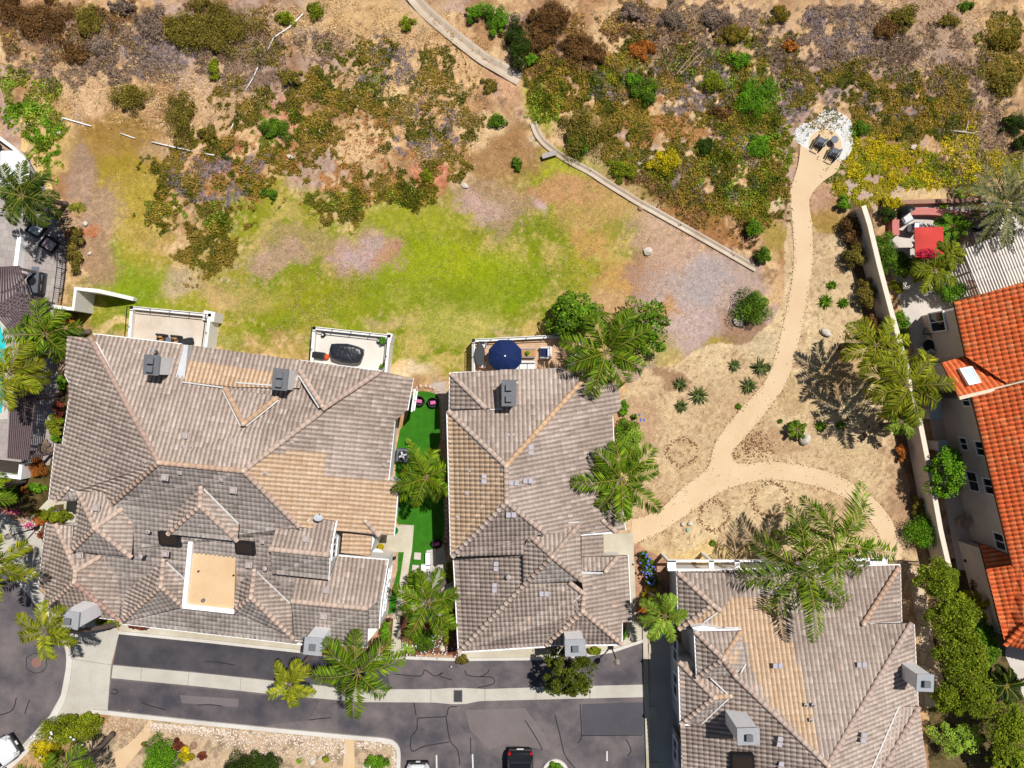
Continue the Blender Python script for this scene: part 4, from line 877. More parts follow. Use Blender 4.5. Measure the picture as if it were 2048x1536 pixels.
r2.plane([(1165, 762, 4.45), (1165, 738, 4.3), (1236, 770, 4.0), (1243, 815, 4.0), (1225, 833, 4.1), (1229, 920, 4.05), (1251, 1060, 3.95), (1163, 1068, 4.6), (1090, 1066, 5.4), K2, K1], (5, 6))
r2.plane([K2, (905, 1113, 5.2), (1046, 1109, 5.1), (1050, 1080, 5.3), (1090, 1066, 5.5)], (1, 2))
r2.caps([K1, (897, 822, 5.25)], (206, 184, 168)); r2.caps([K1, K2], (200, 176, 158), end=(0, 1)); r2.caps([K1, (1165, 762, 4.5)], (222, 184, 146)); r2.caps([K2, (905, 1113, 5.25)], (204, 184, 170)); r2.caps([K2, (1090, 1066, 5.5)], (204, 180, 166)); r2.caps([(902, 748, 4.35), (972, 817, 5.1)], (206, 184, 168))
PY_ = (1104, 1113, 5.9); c1, c2, c3, c4 = (1060, 1072, 5.2), (1160, 1048, 5.0), (1050, 1168, 4.85), (1163, 1161, 4.85)
r2.plane([c1, (1085, 1073, 5.2), (1110, 1047, 5.1), c2, PY_], down=(0, 1)); r2.plane([c2, c4, PY_], (0, 1)); r2.plane([c3, c4, PY_], (0, 1), pal=pal_slate); r2.plane([c1, (1045, 1098, 5.0), (1047, 1168, 4.85), c3, PY_], (1, 2))
for e in (c1, c2, c3, c4): r2.caps([PY_, e], (196, 172, 156))
r2.caps([PY_, (1105, 1114, 5.92)], end=(0,))
r2.plane([(908, 1116, 2.95), (1046, 1110, 4.5), (1050, 1168, 4.5), (918, 1303, 2.95)], (0, 3)); r2.plane([(1050, 1168, 4.5), (1140, 1165, 4.5), (1168, 1188, 4.35), (1165, 1222, 4.35), (1090, 1292, 2.95), (918, 1303, 2.95)], (4, 5))
r2.caps([(1050, 1168, 4.55), (918, 1303, 3.0)], (210, 188, 172)); r2.caps([(1138, 1164, 4.6), (1168, 1188, 4.45)], end=(1,))
r2.plane([(1163, 1161, 4.5), (1163, 1126, 4.3), (1207, 1112, 3.6), (1256, 1111, 3.0), (1262, 1240, 2.95), (1244, 1246, 3.1), (1243, 1288, 3.0), (1166, 1222, 4.35), (1168, 1188, 4.4)], (3, 4))
r2.plane([(1166, 1188, 4.5), (1165, 1222, 4.5), (1093, 1289, 3.1), (1087, 1262, 3.3)], (2, 3)); r2.plane([(1165, 1222, 4.5), (1093, 1290, 3.1), (1243, 1288, 3.05)], (1, 2))
r2.caps([(1168, 1188, 4.5), (1165, 1222, 4.5)], end=(1,)); r2.caps([(1165, 1222, 4.5), (1093, 1290, 3.15)]); r2.caps([(1165, 1222, 4.5), (1243, 1288, 3.1)])
r2.plane([(1161, 1046, 4.6), (1206, 1042, 4.4), (1231, 1063, 4.2), (1162, 1069, 4.3)], (2, 3), pal=pal_slate); r2.caps([(1206, 1041, 4.5), (1231, 1063, 4.25)], end=(0,))
r2.plane([(1163, 1068, 4.25), (1207, 1070, 3.6), (1207, 1112, 3.6), (1163, 1112, 4.25)], (1, 2)); r2.plane([(1163, 1114, 4.1), (1236, 1113, 3.9), (1212, 1142, 4.5), (1163, 1141, 4.5)], (0, 1)); r2.caps([(1236, 1113, 3.95), (1211, 1142, 4.55)], end=(1,))
r2.build(H2)
wallblock(H2, [(902, 748), (1165, 740), (1236, 772), (1242, 815), (1226, 833), (1229, 920), (1248, 1058), (1160, 1066), (1046, 1106), (905, 1111), (897, 824)], 3.9, M_stucco, .3)
wallblock(H2, [(899, 826), (1012, 932), (1013, 1005), (904, 1110)], 5.05, M_stucco, .3); wallblock(H2, [(1048, 1074), (1158, 1052), (1160, 1160), (1050, 1166)], 4.75, M_stucco, .1)
wallblock(H2, [(910, 1116), (1255, 1113), (1260, 1238), (1243, 1246), (1242, 1286), (1090, 1290), (920, 1300)], 2.8, M_stucco, .3)
trim(H2, 'gutter', [[(902, 746, 4.3), (1165, 736, 4.3)], [(900, 746, 4.3), (899, 820, 4.4)], [(894, 824, 5.2), (902, 1113, 5.2)], [(907, 1116, 2.95), (917, 1304, 2.95), (1090, 1294, 2.95)], [(1092, 1291, 3.1), (1244, 1290, 3.0), (1244, 1247, 3.05)], [(1256, 1111, 3.0), (1262, 1240, 2.95)], [(1225, 833, 4.1), (1229, 920, 4.05), (1251, 1060, 3.95)], [(1162, 1070, 4.3), (1231, 1065, 4.2)]], M_white, .1, .16, -.08)
trim(H2, 'flashing', [[(1163, 1144, 4.55), (1211, 1146, 4.5)], [(1163, 1147, 4.5), (1200, 1147, 4.4)], [(1086, 1070, 5.35), (1106, 1050, 5.25)], [(1166, 1186, 4.45), (1088, 1260, 3.5)], [(1003, 765, 5.6), (1036, 765, 5.6)], [(980, 819, 5.15), (1003, 818, 5.1)], [(1112, 1046, 5.15), (1158, 1044, 5.1)]], M_flash, .09, .08, 0)
chimney(H2, 1018, 786, .8, 1.55, 4.5, 6.5, 0.0, M_chim); chimney(H2, 1150, 1295, 1.2, .95, 2.6, 5.4, 0.03, M_white, 1, M_capl)
for px, py, z in ((1020, 872, 5.7), (1062, 900, 6.05), (968, 958, 6.1), (1028, 966, 6.55), (1056, 962, 6.35), (1022, 1030, 6.4), (992, 1133, 4.0), (989, 1176, 3.85), (1088, 1188, 4.4)): tile_pair(H2, px, py, z, 1.55 if px in (1062, 968, 992, 989) else 0)
for px, py, z in ((938, 940, 5.7), (933, 986, 5.7), (915, 1034, 5.4)): vent(H2, px, py, z, False)
pipe_vent(H2, 1017, 1152, 4.3)

# ============================================================ the south-east townhouse
c0 = W(1600, 1340, 0)
H3 = thing('townhouse', 'taupe tiled townhouse with a long tan tile stripe, shaded driveways on its west side', 'house', (c0.x, c0.y, 0), 'tile roofed townhouses')
r3 = Roof(); AP = (1655, 1530, 7.6); tan3 = [(1420, 1195), (1500, 1195), (1560, 1200), (1588, 1320), (1612, 1470), (1606, 1475), (1560, 1420), (1520, 1385), (1500, 1340), (1484, 1262), (1430, 1258)]
r3.plane([(1356, 1143, 4.0), (1800, 1130, 4.0), (1796, 1140, 4.05), (1726, 1248, 5.0), (1822, 1246, 5.0), AP, (1468, 1350, 5.9), (1400, 1300, 5.0), (1404, 1258, 4.9), (1356, 1258, 4.6)], (0, 1), patch=[(tan3, pal_tan)], down=None)
r3.plane([(1800, 1132, 4.0), (1803, 1243, 4.1), (1728, 1250, 5.02)], (0, 1)); r3.plane([(1822, 1246, 5.0), AP, (1655, 1620, 7.6), (1862, 1620, 4.5), (1836, 1410, 4.7), (1828, 1250, 4.8)], (3, 4))
r3.plane([(1395, 1352, 5.0), (1468, 1350, 5.9), AP, (1655, 1620, 7.6), (1368, 1620, 4.4), (1365, 1536, 4.4), (1360, 1450, 4.45)], (4, 6))
r3.caps([AP, (1468, 1350, 5.95)], (208, 184, 168)); r3.caps([AP, (1822, 1246, 5.05)], (202, 178, 164)); r3.caps([(1798, 1134, 4.1), (1726, 1248, 5.08)], (212, 176, 150), end=(1,)); r3.caps([AP, (1655, 1620, 7.65)], end=(0,))
r3.plane([(1800, 1412, 5.3), (1838, 1413, 4.85), (1765, 1545, 6.1), (1740, 1545, 6.3)], down=(.15, 1)); r3.plane([(1838, 1413, 4.85), (1862, 1620, 4.6), (1720, 1620, 6.7), (1765, 1545, 6.15)], (0, 1)); r3.caps([(1838, 1413, 4.95), (1720, 1620, 6.8)], (202, 178, 164))
# small west roofs
q = (1425, 1209, 5.4)
r3.plane([(1354, 1145, 4.5), q, (1358, 1258, 4.5)], (0, 2)); r3.plane([(1354, 1144, 4.5), (1500, 1146, 4.5), (1442, 1222, 5.4), q], (0, 1)); r3.plane([q, (1442, 1222, 5.4), (1408, 1245, 4.9), (1360, 1258, 4.5)], (2, 3), pal=pal_tan)
r3.caps([q, (1356, 1146, 4.55)]); r3.caps([q, (1358, 1258, 4.55)]); r3.caps([q, (1442, 1222, 5.45)], end=(0,))
q = (1446, 1318, 6.5); a, b_, c_, d_ = (1390, 1263, 5.6), (1482, 1262, 5.6), (1394, 1354, 5.6), (1469, 1350, 5.95)
r3.plane([a, b_, q], (0, 1)); r3.plane([a, c_, q], (0, 1)); r3.plane([c_, d_, q], (0, 1), pal=pal_slate); r3.plane([b_, (1492, 1330, 5.8), d_, q], (0, 2), pal=pal_slate, patch=[([(1450, 1305), (1478, 1300), (1478, 1318), (1465, 1330)], pal_tan)])
for e, tn in ((a, (208, 184, 168)), (b_, (216, 180, 148)), (c_, (208, 184, 168)), (d_, (196, 168, 150))): r3.caps([q, e], tn)
r3.caps([q, (1447, 1319, 6.52)], end=(0,)); r3.caps([d_, (1470, 1352, 6.)], end=(0,))
q = (1428, 1395, 5.7)
r3.plane([(1358, 1324, 4.7), q, (1362, 1448, 4.7)], (0, 2)); r3.plane([(1358, 1323, 4.7), (1378, 1323, 4.7), (1396, 1356, 5.2), (1422, 1357, 5.3), (1456, 1388, 5.7), q], down=(.0, 1)); r3.plane([q, (1460, 1390, 5.7), (1402, 1446, 4.9), (1362, 1448, 4.7)], (2, 3), pal=pal_slate)
r3.caps([q, (1358, 1324, 4.75)]); r3.caps([q, (1362, 1448, 4.75)]); r3.caps([q, (1460, 1391, 5.75)], (216, 180, 150), end=(0, 1))
r3.build(H3)
wallblock(H3, [(1356, 1146), (1800, 1133), (1803, 1246), (1826, 1250), (1836, 1410), (1858, 1620), (1370, 1620), (1366, 1450), (1400, 1350), (1392, 1258)], 3.8, M_stucco, .45)
wallblock(H3, [(1358, 1148), (1420, 1148), (1420, 1256), (1360, 1256)], 4.35, M_grey, .3); wallblock(H3, [(1392, 1265), (1480, 1265), (1468, 1350), (1397, 1352)], 5.5, M_grey, .2)
wallblock(H3, [(1362, 1327), (1420, 1330), (1440, 1400), (1365, 1446)], 4.55, M_grey, .25)
trim(H3, 'gutter', [[(1356, 1143, 4.0), (1800, 1130, 4.0)], [(1354, 1145, 4.5), (1358, 1258, 4.5)], [(1389, 1262, 5.6), (1394, 1355, 5.6)], [(1357, 1324, 4.7), (1361, 1449, 4.7), (1380, 1450, 4.7)], [(1803, 1243, 4.1), (1800, 1132, 4.0)], [(1828, 1250, 4.8), (1836, 1410, 4.7), (1862, 1620, 4.5)], [(1363, 1452, 4.45), (1365, 1536, 4.4), (1368, 1620, 4.4)], [(1390, 1261, 5.6), (1482, 1259, 5.6)]], M_white, .1, .16, -.08)
trim(H3, 'flashing', [[(1740, 1248, 5.0), (1803, 1244, 4.4)], [(1408, 1244, 5.2), (1436, 1224, 5.4)], [(1798, 1412, 5.4), (1740, 1545, 6.45)], [(1422, 1357, 5.6), (1455, 1388, 5.8)], [(1404, 1447, 5.0), (1460, 1394, 5.75)], [(1450, 1255, 5.3), (1476, 1255, 5.4)], [(1482, 1345, 6.0), (1491, 1328, 5.9)]], M_flash, .09, .08, 0)
# white gable face and the low front frame on the north side
b = MB(); b.prism([(W(*p, 4.9).x, W(*p, 4.9).y) for p in [(1380, 1250), (1400, 1246), (1440, 1253), (1476, 1256), (1476, 1261), (1390, 1261)]], 3.9, 5.45); b.build('parapet', M_white, H3)
for x0, y0, x1, y1, z in [(1335, 1120, 1540, 1124, 2.6), (1336, 1138, 1540, 1142, 2.9), (1335, 1121, 1352, 1141, 2.6), (1418, 1121, 1428, 1141, 2.6), (1470, 1121, 1480, 1141, 2.6), (1700, 1117, 1765, 1122, 2.6), (1740, 1118, 1775, 1130, 2.6)]:
    fr = MB(); a, c = W(x0, y0, z), W(x1, y1, z); fr.box(((a.x + c.x) / 2, (a.y + c.y) / 2, z - .1), (abs(c.x - a.x), abs(a.y - c.y), .2)); fr.build('frame_beam', M_white, H3)
for x, y in ((1340, 1126), (1424, 1124), (1538, 1124), (1705, 1120), (1770, 1120)):
    fr = MB(); a = W(x, y, 2.5); fr.box((a.x, a.y, 1.15), (.2, .2, 2.5)); fr.build('frame_post', M_white, H3)
chimney(H3, 1496, 1472, 1.25, .9, 5.6, 8.2, 0.03, M_chim, 1, M_capl); chimney(H3, 1849, 1365, .95, .95, 4.6, 7.1, -.05, M_chim, 1, M_capl)
skylight(H3, [(1466, 1510, 5.9), (1504, 1512, 6.3), (1506, 1560, 6.3), (1466, 1560, 5.9)], 0)
for px, py, z in ((1556, 1332, 6.0), (1724, 1330, 5.95), (1560, 1484, 6.9), (1728, 1476, 7.0), (1562, 1534, 6.75)): tile_pair(H3, px, py, z, 0.0 if py < 1400 else 1.4)
for px, py, z in ((1612, 1410, 6.7), (1627, 1410, 6.7), (1622, 1440, 6.95)): vent(H3, px, py, z, False)
for y in (1300, 1370, 1500): window(H3, W(1352, y, 2.0), (1.6, 1.2), math.pi, mull=1)
g = MB()
for y0, y1 in ((1340, 1410), (1450, 1530)):
    a, c = W(1343, y0, 0), W(1343, y1, 0); g.box((a.x + .05, (a.y + c.y) / 2, 1.15), (.08, abs(a.y - c.y), 2.3))
g.build('garage_door', mat('garage door', C(206, 206, 214), .7, .04), H3)

# ============================================================ the orange-roofed neighbour
c0 = W(1990, 900, 0)
H4 = thing('neighbour_house', 'two storey house with bright orange barrel tiles behind the long boundary wall', 'house', (c0.x, c0.y, 0))
r4 = Roof()
kw = dict(pal=pal_orange, w=.31, l=.40, amp=.075)
r4.plane([(1907, 604, 5.0), (2140, 538, 7.0), (2190, 722, 7.1), (2015, 768, 5.75), (1931, 713, 5.02)], (0, 4), **kw)
r4.plane([(1942, 790, 5.2), (2200, 728, 7.6), (2290, 1090, 7.6), (2024, 1133, 5.2)], (0, 3), **kw)
r4.plane([(1958, 1085, 3.4), (2040, 1120, 4.1), (2150, 1110, 4.8), (2150, 1200, 4.8), (2048, 1250, 4.2), (2010, 1290, 3.4)], (0, 5), **kw)
r4.plane([(2048, 1250, 4.2), (2150, 1200, 4.8), (2180, 1330, 3.6), (2010, 1290, 3.4)], (2, 3), **kw)
r4.plane([(1883, 725, 4.3), (1931, 712, 4.5), (2015, 769, 5.6), (1917, 794, 5.15)], down=(-.42, .9), **kw)
r4.caps([(2010, 1290, 3.45), (2048, 1250, 4.25), (2150, 1200, 4.9)], (240, 120, 70))
r4.build(H4)
trim(H4, 'ridge_trim', [[(1918, 796, 5.2), (2020, 771, 5.7), (2120, 745, 6.6)]], mat('cream trim', C(246, 226, 196), .7, .05), .22, .24, 0)
wallblock(H4, [(1907, 606), (2150, 540), (2190, 720), (2200, 730), (2290, 1090), (2026, 1131), (1944, 794), (1962, 778), (1932, 716)], 4.85, M_pink, .55)
wallblock(H4, [(1960, 1090), (2150, 1110), (2180, 1325), (2012, 1288)], 3.2, M_pink, .35); wallblock(H4, [(1885, 727), (1930, 714), (1990, 772), (1919, 792)], 4.2, M_pink, .3)
skylight(H4, [(1919, 739, 4.85), (1941, 735, 4.95), (1957, 763, 5.3), (1936, 768, 5.2)], 0, mat_glass('pale skylight dome', C(206, 220, 226), .25))
yw4 = math.pi - .23 + .46
def h4win(px, py, z, size, mull=1):
    window(H4, W(px, py, z), size, math.pi + .235, mull=mull)
b4 = [W(1907, 606, 4.85), W(1939, 770, 4.85)]; e4 = (b4[1] - b4[0]).xy.normalized(); out4 = Vector((e4.y, -e4.x))
if out4.x > 0: out4 = -out4
def onwall(A, B, t, z, size, mull=1, inset=.55):
    a, b = W(A[0], A[1], 4.85), W(B[0], B[1], 4.85); e = (b - a).xy.normalized(); o = Vector((e.y, -e.x)); o = -o if o.x > 0 else o
    p = a.xy.lerp(b.xy, t) - o * inset; window(H4, Vector((p.x, p.y, z)), size, math.atan2(o.y, o.x), mull=mull)
onwall((1907, 606), (1939, 770), .2, 1.9, (1.35, 1.7)); 
A4, B4 = (1944, 792), (2026, 1131)
for t, z, s_ in ((.04, 3.3, (.8, .8)), (.315, 1.9, (.9, .8)), (.33, 3.6, (1.0, .9)), (.55, 1.9, (1.4, 1.1)), (.56, 3.5, (1.1, .9)), (.9, 3.3, (1.2, 1.0))): onwall(A4, B4, t, z, s_)
# ------------------------------------------------------------ plants: leaves are real little faces
M_leaf = mat_attr('leaf', rough=.62, var=.08, scale=20, spec=.12, trans=.2)
M_dryleaf = mat_attr('dry leaf', rough=.85, var=.1, scale=20, spec=.08, trans=.1)
M_bark = mat('palm bark', C(128, 112, 104), .95, .22, 6, .8, 20)
M_bark2 = mat('grey bark', C(150, 132, 112), .95, .2, 5, .6, 18)
M_stone = mat('pale stone', C(226, 214, 198), .85, .12, 4, .4, 14)
M_stone2 = mat('brown stone', C(168, 132, 108), .9, .2, 6, .4, 18)
def unit(n, rng):
    v = rng.normal(size=(n, 3)); return v / np.linalg.norm(v, axis=1, keepdims=True)
def leafmesh(P, N, size, asp, col, rng, curl=.0):
    """one kite-shaped face per leaf: P centres, N normals, size lengths"""
    n = len(P); t = unit(n, rng); t = t - N * (t * N).sum(1, keepdims=True); t /= np.linalg.norm(t, axis=1, keepdims=True) + 1e-9
    b = np.cross(N, t); s = np.asarray(size).reshape(-1, 1) * np.ones((n, 1))
    v = np.stack([P - t * s * .5, P + b * s * .5 * asp - t * s * .05, P + t * s * .5 - N * s * curl, P - b * s * .5 * asp - t * s * .05], 1).reshape(-1, 3)
    f = np.arange(4 * n).reshape(n, 4)
    return v, f, col
class Leaves:
    def __init__(s): s.v = []; s.f = []; s.c = []; s.n = 0
    def add(s, v, f, c):
        s.v.append(v); s.f.append(f + s.n); s.c.append(np.broadcast_to(np.asarray(c, float), (len(f), 3))); s.n += len(v)
    def build(s, name, m, parent=None, off=None): return mesh_np(name, np.concatenate(s.v), np.concatenate(s.f), np.concatenate(s.c), m, parent, off=off)
def tones(n, pal, rng, spread=.22):
    p = np.array([C(*c, k=.98) for c in pal]); i = rng.integers(0, len(p), n); j = rng.integers(0, len(p), n); t = rng.random((n, 1))
    return (p[i] * (1 - t) + p[j] * t) * (1 - spread + 2 * spread * rng.random((n, 1)))
def clump_leaves(L, c, rad, n, pal, rng, size=(.10, .2), asp=.55, flat=1.0, inner=.35, up=.5, spread=.22, tone=1.0):
    """n leaves through an ellipsoid, denser towards its outside"""
    d = unit(n, rng); r = (inner + (1 - inner) * rng.random(n) ** .5)[:, None]
    P = np.array(c) + d * r * np.array(rad); P[:, 2] = np.maximum(P[:, 2], .03)
    N = d * .6 + unit(n, rng) * .7 + np.array([0, 0, up]); N /= np.linalg.norm(N, axis=1, keepdims=True)
    v, f, _ = leafmesh(P, N, rng.uniform(size[0], size[1], n), asp, None, rng, .15)
    L.add(v, f, tones(n, pal, rng, spread) * tone)
PAL = {'deep': [(76, 86, 16), (58, 70, 12), (94, 100, 22)], 'gold': [(154, 126, 44), (136, 108, 36), (172, 146, 72)], 'deepbrown': [(84, 70, 36), (70, 62, 30)], 'screen': [(116, 130, 22), (90, 110, 18), (146, 154, 36), (66, 86, 14)],
    'palm': [(122, 148, 26), (92, 126, 20), (152, 172, 40), (66, 100, 18)], 'palmy': [(162, 166, 32), (132, 146, 26), (106, 126, 22), (188, 182, 46)], 'palmd': [(92, 112, 34), (70, 92, 26), (120, 132, 50), (56, 78, 24)],
    'phoenix': [(112, 118, 74), (140, 142, 96), (86, 96, 58), (160, 158, 112)], 'green': [(96, 132, 26), (70, 108, 20), (128, 154, 38), (54, 88, 16)], 'lime': [(140, 172, 50), (112, 150, 34), (168, 190, 76)], 'bright': [(96, 146, 22), (70, 124, 14), (130, 166, 40)],
    'dark': [(52, 72, 18), (38, 58, 14), (74, 92, 26)], 'olive': [(134, 120, 44), (108, 98, 34), (160, 142, 66), (86, 78, 26)], 'brown': [(124, 88, 50), (98, 68, 38), (150, 112, 66), (80, 58, 34)], 'twig': [(136, 116, 102), (112, 96, 86), (164, 140, 118)],
    'ice': [(122, 112, 20), (96, 98, 18), (152, 128, 40), (84, 92, 18), (170, 132, 60)], 'yellow': [(206, 180, 16), (176, 164, 18), (222, 196, 36), (140, 140, 20)], 'rust': [(176, 104, 40), (150, 84, 34), (196, 128, 60)], 'red': [(170, 60, 40), (130, 44, 30)],
    'hedge': [(140, 148, 26), (112, 128, 20), (166, 170, 44), (84, 104, 16)], 'agave': [(88, 100, 54), (70, 84, 42), (110, 120, 70)], 'straw': [(206, 176, 122), (186, 152, 100), (224, 196, 146)], 'violet': [(132, 120, 128), (154, 140, 146), (108, 96, 104)], 'maroon': [(120, 56, 40), (90, 44, 34), (146, 80, 56)], 'euca': [(120, 128, 70), (96, 106, 52), (150, 152, 92)]}

def frond(L, base, az, e0, Ln, pal, rng, width=.24, pairs=34, droop=1.0, stiff=False):
    dr_ = droop * rng.uniform(.9, 1.8); s = np.linspace(0, 1, 9); dr = np.array([math.cos(az), math.sin(az), 0.0]); pts = []; p = np.array(base, float); ang = e0
    for i in range(9):
        pts.append(p.copy()); ang -= dr_ * (.06 + .24 * s[i]); p = p + (dr * math.cos(ang) + np.array([0, 0, math.sin(ang)])) * Ln / 8
    pts = np.array(pts); side = np.array([-dr[1], dr[0], 0])
    # rib
    for i in range(8):
        a, b = pts[i], pts[i + 1]; wv = .035 * (1 - s[i] * .8)
        L.add(np.array([a - side * wv, a + side * wv, b + side * wv * .8, b - side * wv * .8]) + [0, 0, .01], np.array([[0, 1, 2, 3]]), np.array(C(150, 144, 52, k=1.3)))
    m = pairs * 2; u = np.linspace(.1, .99, pairs).repeat(2) + rng.uniform(-.008, .008, m); sg = np.tile([1, -1], pairs)
    k = np.clip((u * 8).astype(int), 0, 7); fr = (u * 8 - k)[:, None]; P = pts[k] * (1 - fr) + pts[k + 1] * fr; T = pts[k + 1] - pts[k]; T /= np.linalg.norm(T, axis=1, keepdims=True)
    ll = width * Ln * (np.sin(np.clip(u * 1.02, 0, 1) * math.pi * .86 + .28) ** .8) * rng.uniform(.8, 1.15, m)
    el = rng.uniform(-.95, .6, m) if not stiff else rng.uniform(-.1, .5, m)
    fwd = .45 + .5 * u + rng.uniform(-.12, .12, m)
    D = side[None] * sg[:, None] * np.cos(el)[:, None] + np.array([0, 0, 1.])[None] * np.sin(el)[:, None] + T * fwd[:, None]
    D /= np.linalg.norm(D, axis=1, keepdims=True); tip = P + D * ll[:, None]; tip[:, 2] -= ll * .38 * (0 if stiff else 1)
    wv = T * (.040 + .02 * rng.random(m))[:, None]; mid = P * .45 + tip * .55; mid[:, 2] += .02
    v = np.stack([P - wv * .6, mid - wv, tip, mid + wv], 1).reshape(-1, 3); f = np.arange(4 * m).reshape(m, 4)
    tn = rng.uniform(.5, .92); L.add(v, f, tones(m, pal, rng, .2) * tn)
def trunk_tube(parent, a, b, r0, r1, m=None, bend=(0, 0), name='trunk', rings=True):
    a, b = Vector(a), Vector(b); pts = []; rr = []; n = 14
    for i in range(n + 1):
        t = i / n; k = 4 * t * (1 - t); p = a.lerp(b, t) + Vector((bend[0] * k, bend[1] * k, 0)); pts.append(p)
        rr.append((r0 * (1 - t) + r1 * t) * (1 + (.05 if i % 2 else -.05) * rings) * (1.25 if i == 0 else 1))
    t = MB(); t.smooth = True; t.tube(pts, rr, 10); return t.build(name, m or M_bark, parent)
PALMS = 0
def palm(crown, base, h, rad, pal, label, nf=15, seed=0, e_top=1.0, group='feather palms', cat='palm tree', droop=1.0, r0=.2, name='palm_tree', width=.27, stiff=False, bend=(0, 0), pairs=58, azs=None):
    """crown: where the photo shows the crown's middle; base: foot of the trunk; rad: crown radius in photo pixels"""
    rng = np.random.default_rng(500 + seed); c = W(crown[0], crown[1], h); b = W(base[0], base[1], 0); t = thing(name, label, cat, (b.x, b.y, 0), group)
    trunk_tube(t, (b.x, b.y, -.1), (c.x, c.y, h), r0, r0 * .72, bend=bend)
    s = (H - h) / F; Ln = rad * s * 1.25; L = Leaves(); off = rng.random() * 6
    lst = azs or [off + i * 2.399 for i in range(nf)]
    for i, az in enumerate(lst):
        q = i / max(1, len(lst) - 1); e0 = e_top * (1 - q) ** .8 - .22 * q if azs is None else rng.uniform(.25, .7)
        frond(L, (c.x + math.cos(az) * .12, c.y + math.sin(az) * .12, h + .05 * (1 - q)), az, e0, Ln * rng.uniform(.88, 1.12), PAL[pal], rng, width, pairs, droop, stiff)
    L.build('crown', M_leaf, t)
    return t
palm((45, 392), (132, 408), 4.7, 62, 'palmd', 'feather palm leaning over the terrace beside the white shade sail', seed=1)
palm((92, 668), (178, 664), 3.4, 68, 'palm', 'drooping palm with a short curved trunk between the pergola and the large townhouse', seed=2, nf=12, droop=1.3)
palm((20, 748), (126, 692), 5.4, 64, 'palmy', 'yellowing palm hanging over the turquoise pool edge', seed=3, nf=13, droop=1.3)
palm((90, 1262), (237, 1248), 6.6, 56, 'palmy', 'palm over the cul-de-sac with a long leaning trunk by the corner chimney', seed=4, nf=9, bend=(0, -.2))
palm((-8, 1128), (60, 1100), 6.2, 66, 'palmy', 'palm at the road edge reaching over the sidewalk lamp', seed=5, nf=9)
palm((-55, 985), (50, 962), 6.2, 60, 'palm', 'palm whose bare grey trunk lies across the flower bed left of the townhouse', seed=6, nf=11)
palm((112, 1572), (226, 1468), 6.5, 70, 'palm', 'palm with a long bare trunk leaning over the garden bed below the driveway', seed=7, nf=12)
palm((578, 1370), (624, 1306), 5.0, 46, 'palmy', 'small yellow green palm in front of the second road side chimney', seed=8, nf=9)
palm((716, 1345), (756, 1284), 6.0, 82, 'palm', 'large palm spreading over the concrete gutter strip in the court', seed=9, nf=10)
palm((852, 955), (872, 935), 4.2, 60, 'palm', 'palm in the middle of the synthetic lawn between two townhouses', seed=10, nf=13)
palm((856, 1205), (894, 1158), 4.0, 66, 'palm', 'palm beside the entry walk with a yellow young leaf', seed=11, nf=10)
palm((1212, 705), (1190, 712), 5.4, 80, 'palm', 'big palm shading the corner of the umbrella deck', seed=12, nf=15)
palm((1242, 958), (1222, 940), 5.2, 80, 'palm', 'palm at the east eave of the middle townhouse with one frond over the sand', seed=13, nf=13)
palm((1752, 690), (1684, 692), 4.4, 62, 'palmy', 'upper of two leaning palms in the sand beside the boundary wall', seed=14, nf=12)
palm((1815, 772), (1742, 762), 5.2, 80, 'palmy', 'lower of two leaning palms in the sand, its crown over the boundary wall', seed=15, nf=14)
palm((1802, 842), (1766, 852), 2.6, 34, 'lime', 'short young palm below the two leaning palms', seed=16, nf=9)
palm((1610, 1142), (1542, 1108), 6.2, 120, 'palm', 'huge palm over the tan tile stripe of the south east townhouse', seed=17, nf=10, width=.22)
palm((1672, 1082), (1596, 1048), 6.4, 108, 'palm', 'tall palm beside the curved granite path end', seed=18, nf=9, width=.22)
palm((2010, 412), (1976, 440), 3.2, 74, 'phoenix', 'grey green date palm with a stout trunk above the brick garden wall', seed=19, nf=26, stiff=True, droop=.55, r0=.38, name='date_palm', width=.16, pairs=44, group='date palms')
palm((1330, 1232), (1296, 1178), 5.0, 46, 'lime', 'small bright palm with a grey trunk beside the side walk kerb', seed=20, nf=10)
palm((1868, 540), (1858, 545), 2.2, 40, 'hedge', 'feathery dwarf palm under the red canopy corner', seed=21, nf=16, group='dwarf palms', name='dwarf_palm', r0=.1, width=.3)
palm((1896, 508), (1888, 514), 2.4, 30, 'hedge', 'feathery dwarf palm between the red canopy and the white pergola', seed=22, nf=14, group='dwarf palms', name='dwarf_palm', r0=.1, width=.3)
palm((1905, 452), (1896, 457), 2.0, 27, 'bright', 'dwarf palm beside the red canopy on the court paving', seed=23, nf=14, group='dwarf palms', name='dwarf_palm', r0=.1, width=.3)
palm((1594, 860), (1598, 866), .7, 17, 'green', 'low leafy cycad beside the white boulder in the sand', seed=24, nf=14, name='cycad', cat='cycad', group=None, r0=.12, e_top=.7)
palm((1946, 1212), (1940, 1206), 1.4, 26, 'yellow', 'yellow fan plant below the neighbour house wall', seed=25, nf=14, name='cycad', cat='cycad', group=None, r0=.1, stiff=True)
palm((2012, 1370), (2004, 1366), 1.2, 32, 'dark', 'dark spiky cycad beside the neighbour driveway', seed=26, nf=18, name='cycad', cat='cycad', group=None, r0=.14, stiff=True)

